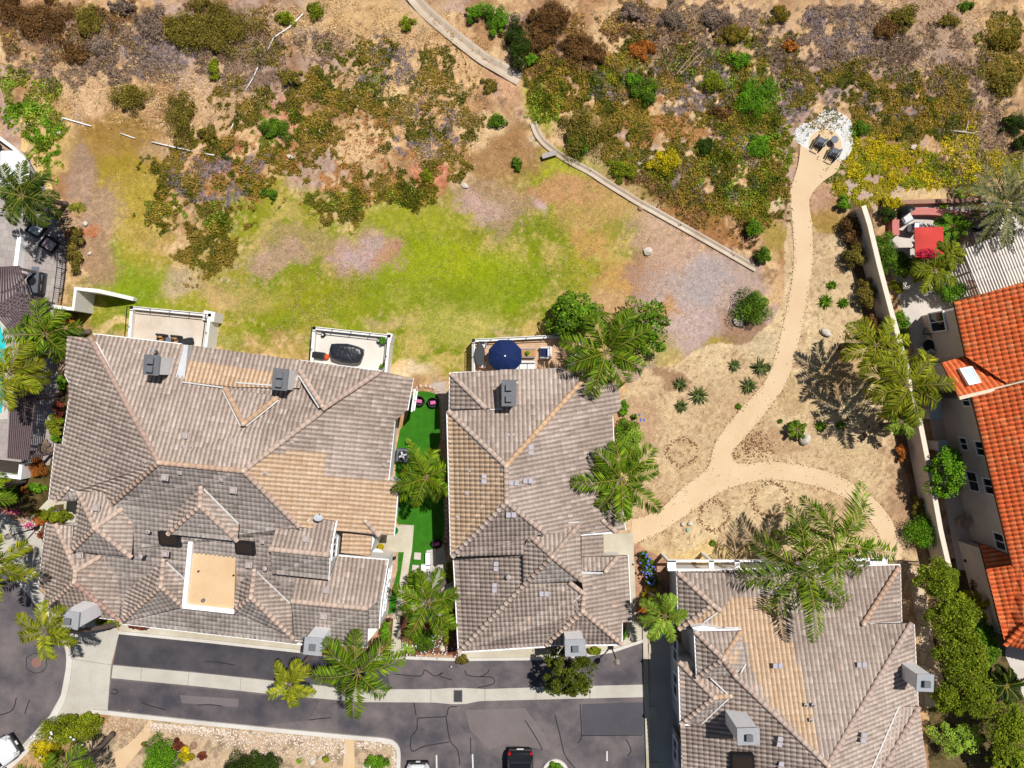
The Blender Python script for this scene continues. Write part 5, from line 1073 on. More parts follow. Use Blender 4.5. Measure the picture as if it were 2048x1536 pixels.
def tree(c, base, h, rad, pal, label, clumps=16, leaves=3600, seed=0, size=(.14, .28), bark=None, group='garden trees', flat=.5, open_=.55, name='tree', cat='tree', low=.35, asp=.6, branch=True, k=1.0):
    """broadleaf tree: trunk and limbs running into leaf clumps spread through the crown"""
    rng = np.random.default_rng(900 + seed); cc = W(c[0], c[1], h * .75); b = W(base[0], base[1], 0); t = thing(name, label, cat, (b.x, b.y, 0), group)
    s = (H - h * .75) / F; rx, ry = (rad if isinstance(rad, tuple) else (rad, rad)); rx *= s; ry *= s
    L = Leaves(); tb = MB(); tb.smooth = True; fork = Vector((b.x, b.y, h * low)).lerp(Vector((cc.x, cc.y, h * low)), .5)
    tb.tube([(b.x, b.y, -.1), (b.x * .7 + fork.x * .3, b.y * .7 + fork.y * .3, h * low * .5), fork], [.17 * k, .13 * k, .11 * k], 8)
    d = unit(clumps, rng)
    for i in range(clumps):
        a = i * 2.399 + rng.uniform(-.6, .6); q = math.sqrt((i + .6) / clumps) * rng.uniform(.8, 1.2); zz = h * (1 - flat * q * q * .9) * rng.uniform(.86, 1.0)
        p = Vector((cc.x + math.cos(a) * rx * q * .8, cc.y + math.sin(a) * ry * q * .8, max(.4, zz - .25)))
        cr = open_ * min(rx, ry) * rng.uniform(.5, 1.25) * (.62 if clumps > 10 else .8)
        clump_leaves(L, p, (cr, cr, cr * .65), leaves // clumps, PAL[pal], rng, size, asp, tone=rng.uniform(.72, 1.18), up=.6)
        if branch: mid = fork.lerp(p, .5) + Vector((0, 0, .15)); tb.tube([fork, mid, p], [.07 * k, .045 * k, .02], 6)
    tb.build('trunk', bark or M_bark2, t); L.build('crown', M_leaf, t)
    return t
M_pale = mat('pale bark', C(216, 206, 194), .9, .12, 5, .4, 20)
tree((1150, 630), (1165, 668), 4.2, (56, 52), 'green', 'dark green tree standing on the lawn just beyond the umbrella deck', 22, 5200, 1)
tree((1296, 655), (1285, 690), 4.0, (56, 66), 'green', 'open branched tree with pale limbs between the lawn and the sand', 18, 2600, 2, bark=M_pale, k=1.2)
tree((1140, 1358), (1126, 1302), 5.2, (68, 58), 'deep', 'tree growing over the court in front of the middle townhouse', 34, 3000, 3, open_=.42, bark=M_bark2, k=1.2)
tree((1902, 945), (1908, 930), 4.2, (42, 66), 'bright', 'bright green tree between the boundary wall and the neighbour house', 30, 4600, 4, size=(.1, .2))
for i, (x, y, rx, ry, h, lab, pl) in enumerate([(1880, 1160, 48, 42, 4.2, 'northmost bushy tree of the thick screen below the boundary wall', 'screen'), (1908, 1235, 56, 50, 4.6, 'bushy tree of the thick screen level with the blue bin lid', 'screen'), (1930, 1318, 58, 52, 4.6, 'bushy tree of the thick screen beside the grey chimney', 'screen'), (1950, 1395, 56, 48, 4.4, 'bushy tree of the thick screen beside the dark spiky cycad', 'screen'), (2016, 1452, 44, 60, 4.4, 'southmost bushy tree of the thick screen by the driveway corner', 'screen'), (1900, 1395, 30, 36, 3.6, 'narrow bushy tree of the screen overhanging the flagstone strip', 'screen'), (1975, 1290, 30, 56, 2.6, 'low dark part of the screen beside the orange lower roof', 'green')]):
    tree((x, y), (x - 16, y - 14), h, (rx, ry), pl, lab, 46, 9500, 10 + i, group='screening trees', size=(.08, .18), open_=.56, flat=.28)
tree((1920, 1484), (1912, 1470), 2.6, (66, 40), 'lime', 'low light green spreading bush in the corner behind the south east townhouse', 18, 4200, 20, size=(.07, .14), name='bush', cat='bush', group=None, branch=False)
tree((2022, 1522), (2012, 1512), 3.2, (46, 40), 'screen', 'olive green bush at the lower right corner of the hedge row', 16, 3200, 21, group='screening trees')

def shrub(px, py, rad, h, pal, label, seed=None, n=None, name='shrub', cat='shrub', size=(.06, .125), group=None, m=None, twigs=True, asp=.55, k=6, wild=.25):
    """rounded shrub: many leaves in overlapping clumps on a few stems"""
    seed = seed if seed is not None else int(px * 7 + py * 13); rng = np.random.default_rng(seed); c = W(px, py, h * .5); s = (H - h * .5) / F
    rx, ry = (rad if isinstance(rad, tuple) else (rad, rad)); rx *= s; ry *= s; z0 = float(gz(c.x, c.y))
    t = thing(name, label, cat, (c.x, c.y, z0), group); L = Leaves(); n = n or int(1300 + 3400 * rx * ry); st = MB()
    ncl = k + int(rx * ry * 5) + int(max(0, max(rx, ry) / min(rx, ry) - 1.3) * 7)
    for i in range(ncl):
        a = i * 2.399 + rng.uniform(-.9, .9) * wild; q = math.sqrt((i + .3) / ncl) * (.78 + rng.uniform(-.3, .32) * wild); p = (c.x + math.cos(a) * rx * q, c.y + math.sin(a) * ry * q, z0 + h * (.72 - .42 * q * q) * rng.uniform(.8, 1.1))
        cr = .42 * min(rx, ry) * rng.uniform(.75 - .4 * wild, 1.25 + .1 * wild); clump_leaves(L, p, (cr, cr, min(cr, h * .45)), n // ncl, PAL[pal], rng, size, asp, tone=rng.uniform(.5, 1.2))
        if twigs: st.tube([(c.x, c.y, z0 - .05), p], [.03, .012], 5)
    L.build('foliage', m or M_leaf, t)
    if twigs: st.build('stem', M_bark2, t)
    return t
for a in [
    (1507, 615, 38, 1.7, 'green', 'large round clipped bush beside the white triangular rock on the granite path'), (1508, 455, 19, 1.1, 'green', 'upper of two small round bushes at the end of the drainage channel'), (1528, 510, 18, 1.1, 'green', 'lower of two small round bushes at the end of the drainage channel'), (1848, 1060, 35, 1.6, 'bright', 'round bright green bush against the foot of the boundary wall'),
    (1260, 884, 31, 1.3, 'lime', 'light green dome shaped bush against the east eave of the middle townhouse'), (1252, 856, (24, 20), 1.0, 'green', 'dark green bush just above the light green dome bush'), (1265, 930, (26, 16), 1.0, 'green', 'dark low bush below the light green dome bush'), (1247, 815, (10, 22), .7, 'bright', 'narrow bright shrub along the notch of the east eave'), (1258, 1020, (8, 26), .7, 'bright', 'narrow hedge strip where the granite path meets the house'), 
    (1712, 512, (22, 28), 1.6, 'olive', 'olive shrub leaning on the west face of the boundary wall'), (1735, 588, (20, 40), 1.5, 'olive', 'tall grey olive shrub in the middle of the boundary wall bed'), (1705, 455, (26, 34), 1.2, 'brown', 'dark brown shrub at the upper end of the boundary wall'), (1688, 408, (14, 16), .9, 'bright', 'small vivid green shrub at the top end of the boundary wall'), (1745, 650, (18, 26), 1.2, 'brown', 'dry shrub above the upper leaning palm'), (1836, 1010, (14, 22), 1.0, 'olive', 'olive shrub just above the round bright green bush'), (1805, 905, (12, 22), .8, 'rust', 'rusty shrub with a red flower at the wall foot'), 
    (1768, 505, (28, 48), 1.8, 'green', 'broad leaved green shrub inside the boundary wall'), (1800, 530, (22, 34), 1.5, 'green', 'leafy shrub beside the red canopy'), (1792, 575, (20, 14), .7, 'palmy', 'grassy tuft at the bend of the yard paving'), (1803, 660, (16, 52), 1.0, 'bright', 'long green hedge along the inner side of the boundary wall'), (1903, 583, (34, 26), 2.0, 'bright', 'bright shrub at the upper corner of the orange roof'), (1780, 430, (26, 16), 1.0, 'dark', 'dark shrub under the brick garden wall'), (1785, 405, (30, 12), .8, 'yellow', 'yellow leaved shrub outside the brick garden wall'),
    (150, 495, (16, 62), 1.0, 'olive', 'long clipped rusty green hedge beside the terrace edge'), (135, 637, (16, 18), 1.1, 'rust', 'red brown shrub in the nook of the concrete wing wall'), (150, 668, (22, 14), .8, 'green', 'green plant beside the short palm trunk'), (122, 765, (9, 18), .8, 'bright', 'green shrub at the notch of the west eave'), (108, 850, (16, 28), 1.1, 'hedge', 'mid green shrub between pergola and west eave'), (118, 818, (12, 22), 1.2, 'maroon', 'dark red shrub in the shade of the west eave'), (112, 876, (11, 11), .7, 'bright', 'small bright round shrub in the shade of the west eave'), (90, 895, (14, 16), .7, 'twig', 'grey dry shrub at the pergola end'),
    (75, 935, (18, 22), .9, 'rust', 'bronze shrub behind the white planter box'), (30, 960, (24, 16), .8, 'hedge', 'green shrub bed left of the long grass strip'), (50, 978, (9, 9), .6, 'rust', 'small orange shrub in the flower bed'), (18, 985, (26, 26), .8, 'green', 'green bush in the flower bed by the sidewalk'), (70, 975, (26, 10), .5, 'bright', 'long bright green ornamental grass strip beside the walkway'), (92, 1030, (28, 14), .9, 'hedge', 'yellow green shrub beside the entry walk of the large townhouse'), (78, 1036, (16, 16), .7, 'rust', 'rusty succulent patch in the entry bed'), (120, 1032, (26, 12), .9, 'hedge', 'clipped yellow green hedge along the entry wall'), (112, 1024, (10, 8), .6, 'violet', 'blue grey succulent in the entry bed'),
    (137, 1460, (78, 30), 1.4, 'hedge', 'long flowering bush at the corner of the driveway and court'), (170, 1440, (46, 14), 1.0, 'hedge', 'bright end of the flowering bush along the garden kerb'), (92, 1502, (34, 26), 1.0, 'yellow', 'yellow green bush at the curved kerb'), (320, 1520, 38, 1.5, 'bright', 'dense dark green round bush in the bottom garden bed'), (371, 1511, 15, .8, 'yellow', 'yellow round shrub beside the dense green bush'), (355, 1492, 13, .6, 'maroon', 'larger dark red grass tuft in the bottom garden bed'), (404, 1511, 9, .5, 'maroon', 'smaller dark red grass tuft in the bottom garden bed'), (505, 1532, (70, 28), 1.8, 'dark', 'dark leafy tree top at the bottom edge of the garden bed'), (755, 1525, (34, 14), .8, 'bright', 'green ground shrub by the pale stone in the corner bed'), (1111, 1540, (16, 16), .7, 'bright', 'green shrub in the round planter of the court'),
    (288, 1488, 6, .3, 'olive', 'tiny olive plant beside the spiky agave'), (598, 1522, 6, .4, 'lime', 'small lime plant left of the round white stone'), (652, 1518, 7, .5, 'hedge', 'small green plant right of the round white stone'),
    (895, 1240, (10, 62), .9, 'hedge', 'narrow clipped hedge along the west eave of the middle townhouse'), (898, 1145, (10, 26), .8, 'hedge', 'short hedge section beside the gravel bed'), (850, 1280, (26, 26), .6, 'green', 'round green ground plant in the mulch bed by the court'), (770, 1265, (10, 24), .6, 'bright', 'green plant beside the entry walk by the large palm trunk'), (815, 1298, (16, 12), .5, 'lime', 'pale flowering plant at the end of the entry walk'), (925, 1318, (12, 12), .6, 'olive', 'brown green plant spilling over the front kerb'), (640, 1302, (20, 10), .8, 'rust', 'rusty shrub below the second road side chimney'), (280, 1252, (30, 8), .7, 'maroon', 'red brown shrub row at the corner of the garage wall'), (215, 1248, (30, 10), .7, 'hedge', 'green shrub below the corner chimney'), (1190, 1302, (18, 8), .7, 'hedge', 'small hedge right of the front chimney'), (1248, 1268, (6, 16), .4, 'bright', 'small bright shrub at the porch corner'),
    (1294, 1130, (14, 26), 1.0, 'green', 'agapanthus clump with blue flowers beside the side walk'), (1304, 1160, (16, 18), 1.1, 'green', 'dark bush below the agapanthus clump'), (1300, 1190, (18, 18), .8, 'yellow', 'yellow shrub around the grey palm trunk'), (1288, 1218, (14, 10), .7, 'rust', 'orange shrub left of the small bright palm'), (1288, 1108, (10, 9), .6, 'green', 'upper agapanthus tuft beside the side walk'), (1268, 833, (6, 6), .4, 'green', 'small agapanthus at the bed corner east of the eave'),
    (1940, 1120, (12, 10), .9, 'red', 'red flowering shrub at the end of the boundary wall'), (1960, 1165, (22, 20), 1.2, 'brown', 'brownish shrub beside the neighbour house wall')]:
    shrub(*a)
# open hillside shrubs, each told apart by look and neighbour
for a in [
    (430, 50, (88, 52), 1.3, 'olive', 'widest olive brown shrub near the top edge of the slope'), (365, 60, (40, 40), 1.1, 'olive', 'olive shrub joined to the west side of the widest olive shrub'), (80, 40, (60, 44), 1.2, 'brown', 'big dark brown shrub in the upper left corner'), (20, 15, (30, 30), 1.0, 'brown', 'brown shrub cut by the upper left corner'), (172, 42, (28, 34), .9, 'olive', 'green olive shrub right of the dark brown corner shrub'), (150, 105, (30, 24), .8, 'brown', 'low brown shrub below the green olive shrub'), (262, 195, (44, 30), .9, 'olive', 'dry olive shrub in the middle of the left slope'), (362, 235, (34, 56), 1.0, 'olive', 'tall oval dry shrub above the white pipe'), (415, 265, (24, 16), .7, 'olive', 'small dry shrub east of the tall oval shrub'), (300, 45, (30, 36), .8, 'twig', 'grey leafless shrub on the upper left slope'), (195, 95, (24, 24), .7, 'twig', 'grey brush tangle below the green olive shrub'), (240, 10, (30, 16), .8, 'twig', 'grey brush at the top edge'), (430, 140, (14, 22), .6, 'hedge', 'small green shrub under the widest olive shrub'),
    (632, 18, (18, 18), .8, 'hedge', 'round dark green shrub at the top edge beside the upper pipe'), (570, 38, (20, 14), .7, 'hedge', 'green shrub crossed by the upper pipe'), (815, 50, (14, 18), .7, 'hedge', 'small green shrub beside the concrete drainage channel'), (582, 155, (24, 22), .8, 'olive', 'dense olive mound in the middle of the slope'), (546, 258, (36, 24), .7, 'green', 'bright green low shrub on the middle slope'), (995, 242, (26, 14), .6, 'green', 'green shrub left of the drainage channel gap'), (978, 170, (17, 18), .5, 'olive', 'small olive shrub near the lower channel'), (1035, 330, (14, 13), .5, 'green', 'small dark shrub on the lawn left of the grey bench slab'), (855, 352, (14, 14), .4, 'hedge', 'round green tuft in the red dry patch'), (537, 385, (22, 14), .4, 'green', 'low green plant at the lawn edge'),
    (958, 24, (34, 22), 1.3, 'bright', 'bright green bush at the top beside the cactus thicket'), (1000, 45, (22, 30), 1.3, 'bright', 'bright bush merging into the cactus thicket'), (1036, 90, (24, 66), 1.6, 'dark', 'tall dark cactus thicket beside the drainage channel'), (1062, 118, (12, 14), .7, 'bright', 'tiny vivid green shrub right of the cactus thicket'), (1172, 262, (50, 54), 1.7, 'olive', 'large speckled olive bush above the lower channel'), (1165, 285, (30, 24), 1.4, 'green', 'green foot of the large speckled bush'), (1100, 35, (50, 36), 1.2, 'brown', 'brown green shrub at the top right of the cactus thicket'), (1150, 85, (34, 24), 1.0, 'brown', 'dull brown shrub right of the cactus thicket'), (1080, 70, (26, 34), .9, 'brown', 'rusty dry shrub touching the cactus thicket'), (1180, 105, (44, 28), .9, 'brown', 'reddish brown mat shrub below the dull brown shrub'), (1284, 98, (28, 24), .8, 'rust', 'rounded rust coloured shrub on the upper right slope'), (1265, 22, (34, 20), .8, 'twig', 'grey brush right of the brown green shrub'), (1345, 40, (32, 22), .8, 'twig', 'grey brush clump below the top edge'), (1430, 36, (36, 24), .8, 'twig', 'wide grey brush on the upper right slope'), (1290, 185, (30, 26), 1.0, 'green', 'dark green shrub in the middle of the right slope'), (1268, 160, (22, 14), .8, 'bright', 'vivid green shrub above the dark green shrub'), (1428, 165, (26, 24), 1.0, 'hedge', 'dark green shrub among pale sandy ground'), (1480, 118, (26, 18), .7, 'bright', 'bright green shrub below the yellow green patch'), (1470, 70, (46, 20), .7, 'ice', 'yellow green shrub patch near the top of the right slope'), (1512, 190, (48, 34), .8, 'bright', 'broad vivid green shrub above the seating clearing'), (1580, 92, (14, 12), .6, 'rust', 'small rust coloured ball shrub'), (1410, 295, (18, 20), .7, 'dark', 'dark shrub on the slope above the channel'), (1445, 225, (30, 14), .6, 'brown', 'brown shrub with a shadow on the sandy slope'), (1520, 290, (26, 34), .7, 'bright', 'vivid green shrub left of the seating clearing'), (1330, 320, (36, 22), .7, 'yellow', 'yellow green shrub above the drainage channel'), (1240, 340, (34, 22), .7, 'hedge', 'green shrub beside the upper bend of the lower channel'),
    (1810, 30, (34, 26), .9, 'olive', 'olive brush at the top edge of the far right slope'), (1775, 55, (26, 26), .7, 'brown', 'brown brush on the far right slope'), (1900, 40, (24, 14), .7, 'olive', 'small dry green shrub on the far right slope'), (1935, 10, (14, 12), .6, 'green', 'green tuft at the top right edge'), (2010, 80, (36, 26), .9, 'ice', 'olive green shrub at the right edge'), (2010, 160, (34, 30), .9, 'olive', 'grey olive shrub at the right edge'), (2030, 245, (30, 24), 1.2, 'dark', 'upper dark green bush at the right edge'), (2044, 282, (22, 20), 1.1, 'dark', 'lower dark green bush at the right edge'), (1560, 30, (20, 20), .7, 'ice', 'small olive shrub above the rust ball shrub'), (1725, 258, (20, 16), .6, 'green', 'green shrub right of the white pebble surround')]:
    a = a[:3] + (a[3] * .7,) + a[4:]; shrub(*a, group='shrubs on the open slope', m=M_dryleaf if a[4] in ('brown', 'twig', 'olive', 'rust') else None, size=(.06, .13), wild=1.0, k=14)
# spiky rosettes on the sand
def rosette(px, py, rad, h, pal, label, nl=34, name='agave', cat='agave', group='spiky plants in the sand', wl=.06):
    rng = np.random.default_rng(int(px * 3 + py)); c = W(px, py, 0); t = thing(name, label, cat, (c.x, c.y, 0), group); L = Leaves(); Rr = rad * H / F
    for i in range(nl):
        az = i * 2.399 + rng.uniform(-.2, .2); q = i / nl; e = 1.15 * (1 - q) + .12; ln = Rr * rng.uniform(.8, 1.15) * (1 - .25 * (1 - q)); d = np.array([math.cos(az), math.sin(az), 0]); s_ = np.array([-d[1], d[0], 0]); p = np.array([c.x, c.y, .04]); pts = []
        for k in range(4):
            pts.append(p.copy()); p = p + (d * math.cos(e) + np.array([0, 0, math.sin(e) * h * 2])) * ln / 3; e -= .35
        ww = [wl * .6, wl, wl * .7, .004]; col = tones(1, PAL[pal], rng)[0]
        for k in range(3):
            a, b = pts[k], pts[k + 1]; z = np.array([0, 0, .012])
            L.add(np.array([a - s_ * ww[k] + z, a - z, b - z, b - s_ * ww[k + 1] + z]), np.array([[0, 1, 2, 3]]), col); L.add(np.array([a - z, a + s_ * ww[k] + z, b + s_ * ww[k + 1] + z, b - z]), np.array([[0, 1, 2, 3]]), col * 1.1)
    L.build('leaves', M_leaf, t); return t
for px, py, rad, pal, lab in [(1360, 768, 19, 'agave', 'spiky plant nearest the pale limbed tree'), (1398, 790, 26, 'agave', 'largest spiky plant in the open sand'), (1362, 812, 17, 'agave', 'spiky plant below the first one at the left of the sand'), (1468, 731, 16, 'agave', 'spiky plant highest in the left sand area'), (1520, 735, 24, 'agave', 'big spiky plant beside the granite path bend'), (1497, 771, 23, 'agave', 'spiky plant just above the granite path'), (1477, 813, 8, 'green', 'tiny dark tuft at the granite path edge'), (1650, 603, 19, 'green', 'left spiky plant of the pair beside the upper path'), (1686, 606, 15, 'green', 'right spiky plant of the pair beside the upper path'), (1663, 570, 13, 'green', 'small spiky plant above the pair'), (1735, 1094, 18, 'green', 'spiky plant near the lower end of the curved path'), (1425, 1086, 9, 'green', 'small spiky plant beside the striped frond shadow'), (1608, 1084, 9, 'green', 'small spiky plant under the huge palm'), (1640, 852, 14, 'green', 'spiky plant in the shadow of the lower leaning palm'), (1680, 850, 12, 'green', 'second spiky plant in the shadow of the lower leaning palm'), (1560, 842, 6, 'green', 'tiny tuft left of the cycad'), (318, 1472, 14, 'euca', 'pale grey green spiky agave in the bottom garden bed'), (1885, 412, 12, 'lime', 'lime yucca left of the terracotta pot'), (1920, 398, 12, 'lime', 'lime yucca above the terracotta pot'), (1915, 385, 10, 'lime', 'small yucca beside the date palm trunk'), (82, 1070, 9, 'maroon', 'dark red spiky plant at the lamp foot'), (1535, 735, 10, 'agave', 'small spiky offset by the path bend')]:
    rosette(px, py, rad, .5, pal, lab)
# ------------------------------------------------------------ ground cover nobody could count
def cover(name, blobs, dens, pal, size, h, thr, seed, nscale, kind, under):
    m, asp, up = (M_leaf, .62, .9) if kind == 'leaf' else (M_dryleaf, .6, .9) if kind == 'dry' else (M_dryleaf, .13, .4) if kind == 'twig' else (M_leaf, .16, .5)
    rng = np.random.default_rng(seed); Ps = []
    for cx, cy, rx, ry, ang in blobs:
        ar = math.pi * rx * ry * (H / F) ** 2; n = int(dens * ar); r = np.sqrt(rng.random(n)) * 1.25; a = rng.random(n) * 2 * math.pi; ca, sa = math.cos(math.radians(ang)), math.sin(math.radians(ang)); x, y = r * np.cos(a) * rx, r * np.sin(a) * ry
        q = np.stack([cx + x * ca - y * sa, cy + x * sa + y * ca], 1); k = cover_noise(q[:, 0], q[:, 1], nscale, seed)
        Ps.append(q[k > thr + sstep(.6, 1.25, r) * .22])
    q = np.concatenate(Ps); n = len(q); x = (q[:, 0] - 1024) * H / F; y = (768 - q[:, 1]) * H / F
    hh = fbm(q[:, 0], q[:, 1], 12, 3, 80 + seed); P = np.stack([x, y, gz(x, y) + .02 + h * np.clip(hh * 2.2 - .5, .1, 1.4) * rng.random(n)], 1); N = unit(n, rng) * .75 + np.array([0, 0, up]); N /= np.linalg.norm(N, axis=1, keepdims=True)
    tn_ = tones(n, PAL[pal], rng)
    if pal in ('ice', 'hedge', 'yellow', 'brown'):
        lo_, hi_ = {'ice': ('deep', 'gold'), 'hedge': ('deep', 'lime'), 'yellow': ('hedge', 'yellow'), 'brown': ('deepbrown', 'gold')}[pal]; fk_ = fbm(q[:, 0], q[:, 1], 24, 3, 130 + seed) + rng.normal(0, .05, n)
        mk = fk_ < .43; tn_[mk] = tones(int(mk.sum()), PAL[lo_], rng); mk = fk_ > .6; tn_[mk] = tones(int(mk.sum()), PAL[hi_], rng)
    v, f, _ = leafmesh(P, N, rng.uniform(size[0], size[1], n), asp, None, rng, .1); big = fbm(q[:, 0], q[:, 1], 40, 3, 90 + seed)[:, None]; sm = fbm(q[:, 0], q[:, 1], 7, 2, 95 + seed)[:, None]
    return tag(mesh_np(name, v, f, tn_ * (.3 + .65 * big + .8 * sm), m), kind='stuff')
for c_ in COVERS: cover(*c_)
# ------------------------------------------------------------ terraces, furniture, vehicles and small things
M_plast = mat('dark wicker', C(48, 48, 52), .7, .25, 40, .4, 60)
M_cush = mat('white cushion', C(238, 236, 234), .9, .03)
M_navy = mat('navy cloth', C(16, 40, 92), .85, .08, 3)
M_pinkc = mat('pink cushion', C(255, 120, 190), .9, .05)
M_wood = mat('deck boards', C(222, 178, 138), .8, .1, 3)
M_teak = mat('teak', C(196, 146, 92), .7, .15, 8)
M_redc = mat('red canvas', C(214, 72, 62), .85, .08, 2)
M_brick = mat('red brick', C(212, 132, 122), .9, .15, 8)
M_terra = mat('terracotta', C(206, 132, 52), .8, .1)
M_black = mat('black plastic', C(34, 34, 38), .45, .1)
M_tarp = mat('black tarp', C(40, 44, 52), .35, .2, 3, .9, 5, spec=.5)
M_pergd = mat('dark pergola timber', C(124, 106, 108), .8, .15, 6)
M_pergw = mat('cream pergola timber', C(250, 240, 230), .8, .05)
M_gsteel = mat('grey steel', C(150, 156, 166), .4, .06, metal=.5)
def place(t, px, py, z=0.0, yaw=0.0):
    t.location = W(px, py, z); t.rotation_euler = (0, 0, yaw); ORIG[t.name] = Vector(t.location); return t
def new(name, label, cat, group=None): return thing(name, label, cat, (0, 0, 0), group)
def one(mb, name, m, label, cat, px, py, z=0, yaw=0, group=None, smooth=False):
    o = mb.build(name, m, None, smooth); tag(o, label, cat, group); o.location = W(px, py, z); o.rotation_euler = (0, 0, yaw); return o
def pxyaw(x0, y0, x1, y1): return math.atan2(-(y1 - y0), x1 - x0)

# --- walled terraces on the lawn side
def terrace(label, corners, z, floor_m, capw=.22, wing=None, posts=True):
    """corners: back-left, front-left(top), front-right, back-right in the photo at parapet height"""
    P = Ws(corners, z + .4); c = sum(P, Vector()) / 4; t = thing('terrace', label, 'terrace', (c.x, c.y, 0), 'walled terraces behind the townhouses')
    MB().prism([(p.x, p.y) for p in P], -.2, z).build('floor', floor_m, t)
    for i in range(3):
        a, b = P[i].xy, P[i + 1].xy; d = (b - a).normalized(); yaw = math.atan2(d.y, d.x); mid = (a + b) / 2; n = Vector((-d.y, d.x)); L = (b - a).length
        w_ = MB().box((mid.x, mid.y, (z + .4) / 2 - .1), (L + capw, capw, z + .6), yaw).build('parapet', M_stucco, t)
        r_ = MB(); k = max(2, int(L / 1.2)); r_.box((mid.x, mid.y, z + .98), (L, .05, .05), yaw)
        for j in range(k + 1): q = a + (b - a) * (j / k); r_.box((q.x, q.y, z + .68), (.035, .035, .56), yaw)
        r_.build('railing', M_dark, w_)
    if wing:
        b = MB()
        for x0, y0, x1, y1 in wing: band(b, [(x0, y0), (x1, y1)], .7, -.2, z + .35)
        b.build('wing_wall', M_stucco, t)
    return t
TZ = 1.15
terrace('left walled terrace with a worn cream floor and two tan chairs', [(257, 690), (263, 615), (419, 630), (410, 700)], TZ, mat_paved('worn cream floor', C(214, 196, 176), C(240, 228, 212)), wing=[(424, 634, 446, 638)])
terrace('middle walled terrace with a black tarp covered table', [(622, 740), (628, 656), (778, 672), (770, 752)], TZ, mat_paved('smooth cream floor', C(232, 224, 212), C(242, 236, 226)), wing=[(779, 677, 790, 680)])
def mat_boards(name, col):
    m = mat(name, col, .8, .1, 2); nt = m.node_tree; b = nt.nodes['Principled BSDF']; N, L = nt.nodes, nt.links
    wv = N.new('ShaderNodeTexWave'); wv.wave_type = 'BANDS'; wv.bands_direction = 'Y'; wv.inputs['Scale'].default_value = 2.2; wv.inputs['Distortion'].default_value = .2; tc = N.new('ShaderNodeTexCoord'); L.new(tc.outputs['Object'], wv.inputs['Vector'])
    src = b.inputs['Base Color'].links[0].from_socket; mr = N.new('ShaderNodeMapRange'); mr.inputs['To Min'].default_value = .8; mr.inputs['To Max'].default_value = 1.05; L.new(wv.outputs['Fac'], mr.inputs['Value'])
    sc = N.new('ShaderNodeVectorMath'); sc.operation = 'SCALE'; L.new(src, sc.inputs[0]); L.new(mr.outputs['Result'], sc.inputs['Scale']); L.new(sc.outputs['Vector'], b.inputs['Base Color']); return m
terrace('timber floored terrace with a navy parasol behind the middle townhouse', [(947, 744), (947, 681), (1160, 670), (1164, 738)], TZ, mat_boards('timber boards', C(224, 184, 148)))

def armchair(label, cat, body, cush, px, py, z, yaw, group=None, w_=.8, pillow=None, name='armchair'):
    t = new(name, label, cat, group); b = MB()
    b.rbox((0, 0, .2), (w_, .78, .26), 0, .04); b.build('base', body, t)
    MB().rbox((0, -.33, .5), (w_, .16, .6), 0, .05).build('backrest', body, t)
    for s_ in (-1, 1): MB().rbox((s_ * (w_ / 2 - .06), .03, .42), (.13, .74, .34), 0, .04).build('arm', body, t)
    MB().rbox((0, .05, .4), (w_ - .26, .62, .16), 0, .06, 3).build('seat_cushion', cush, t); MB().rbox((0, -.2, .58), (w_ - .28, .14, .36), 0, .06, 3, 0, -.2).build('back_cushion', pillow or cush, t)
    return place(t, px, py, z, yaw)
armchair('upper black armchair with a white cushion on the terrace pavers', 'armchair', M_black, M_cush, 80, 461, .03, -2.2, 'black terrace armchairs', 1.0)
armchair('lower black armchair with a pale pink cushion at the terrace fence', 'armchair', M_black, mat('pale pink cushion', C(232, 206, 206), .9, .03), 106, 491, .03, -2.2, 'black terrace armchairs', 1.0)
armchair('navy cushioned armchair with a white back on the timber terrace', 'armchair', M_cush, M_navy, 1091, 706, TZ, 1.57, None, .85, M_cush)
armchair('left tan chair at the house wall of the left walled terrace', 'chair', M_plast, M_teak, 329, 680, TZ, 3.05, 'tan terrace chairs', .6); armchair('right tan chair at the house wall of the left walled terrace', 'chair', M_plast, M_teak, 358, 683, TZ, 3.05, 'tan terrace chairs', .6)
armchair('grey wicker armchair at the terrace wall below the date palm', 'armchair', M_plast, M_gsteel, 1942, 447, .02, 2.8, None, 1.3)
# sofa
t = new('sofa', 'white outdoor sofa along the house edge of the timber terrace', 'sofa'); MB().rbox((0, 0, .22), (1.75, .8, .3), 0, .04).build('base', M_cush, t); MB().rbox((0, -.34, .5), (1.75, .16, .5), 0, .06).build('backrest', M_cush, t)
for i in (-1, 0, 1): MB().rbox((i * .57, .06, .43), (.54, .62, .15), 0, .06, 3).build('seat_cushion', M_cush, t)
place(t, 1046, 734, TZ, 3.14)
t = new('sofa', 'tan cushioned sofa with a white throw beside the fire table', 'sofa'); MB().rbox((0, 0, .2), (2.1, .85, .3), 0, .04).build('base', M_plast, t)
for i in (-.5, .5): MB().rbox((i * 1.0, .06, .42), (.96, .66, .16), 0, .06, 3).build('seat_cushion', mat('tan cushion', C(190, 160, 128), .9, .05), t)
MB().rbox((0, -.36, .48), (2.1, .14, .5), 0, .05).build('backrest', M_plast, t); MB().rbox((.8, -.05, .54), (.5, .6, .06), .3, .03).build('throw', M_cush, t); place(t, 1916, 478, .02, -1.6)
t = new('lounger', 'white cushioned lounger under palm fronds at the terrace corner', 'lounger'); MB().rbox((0, 0, .26), (1.4, .66, .1), 0, .03).build('frame', M_cush, t); MB().rbox((.1, 0, .36), (1.1, .6, .12), 0, .05).build('mattress', M_cush, t)
for x in (-.6, .6):
    for y in (-.26, .26): MB().box((x, y, .11), (.05, .05, .22)).build('leg', M_dark, t)
place(t, 1146, 722, TZ, .7)
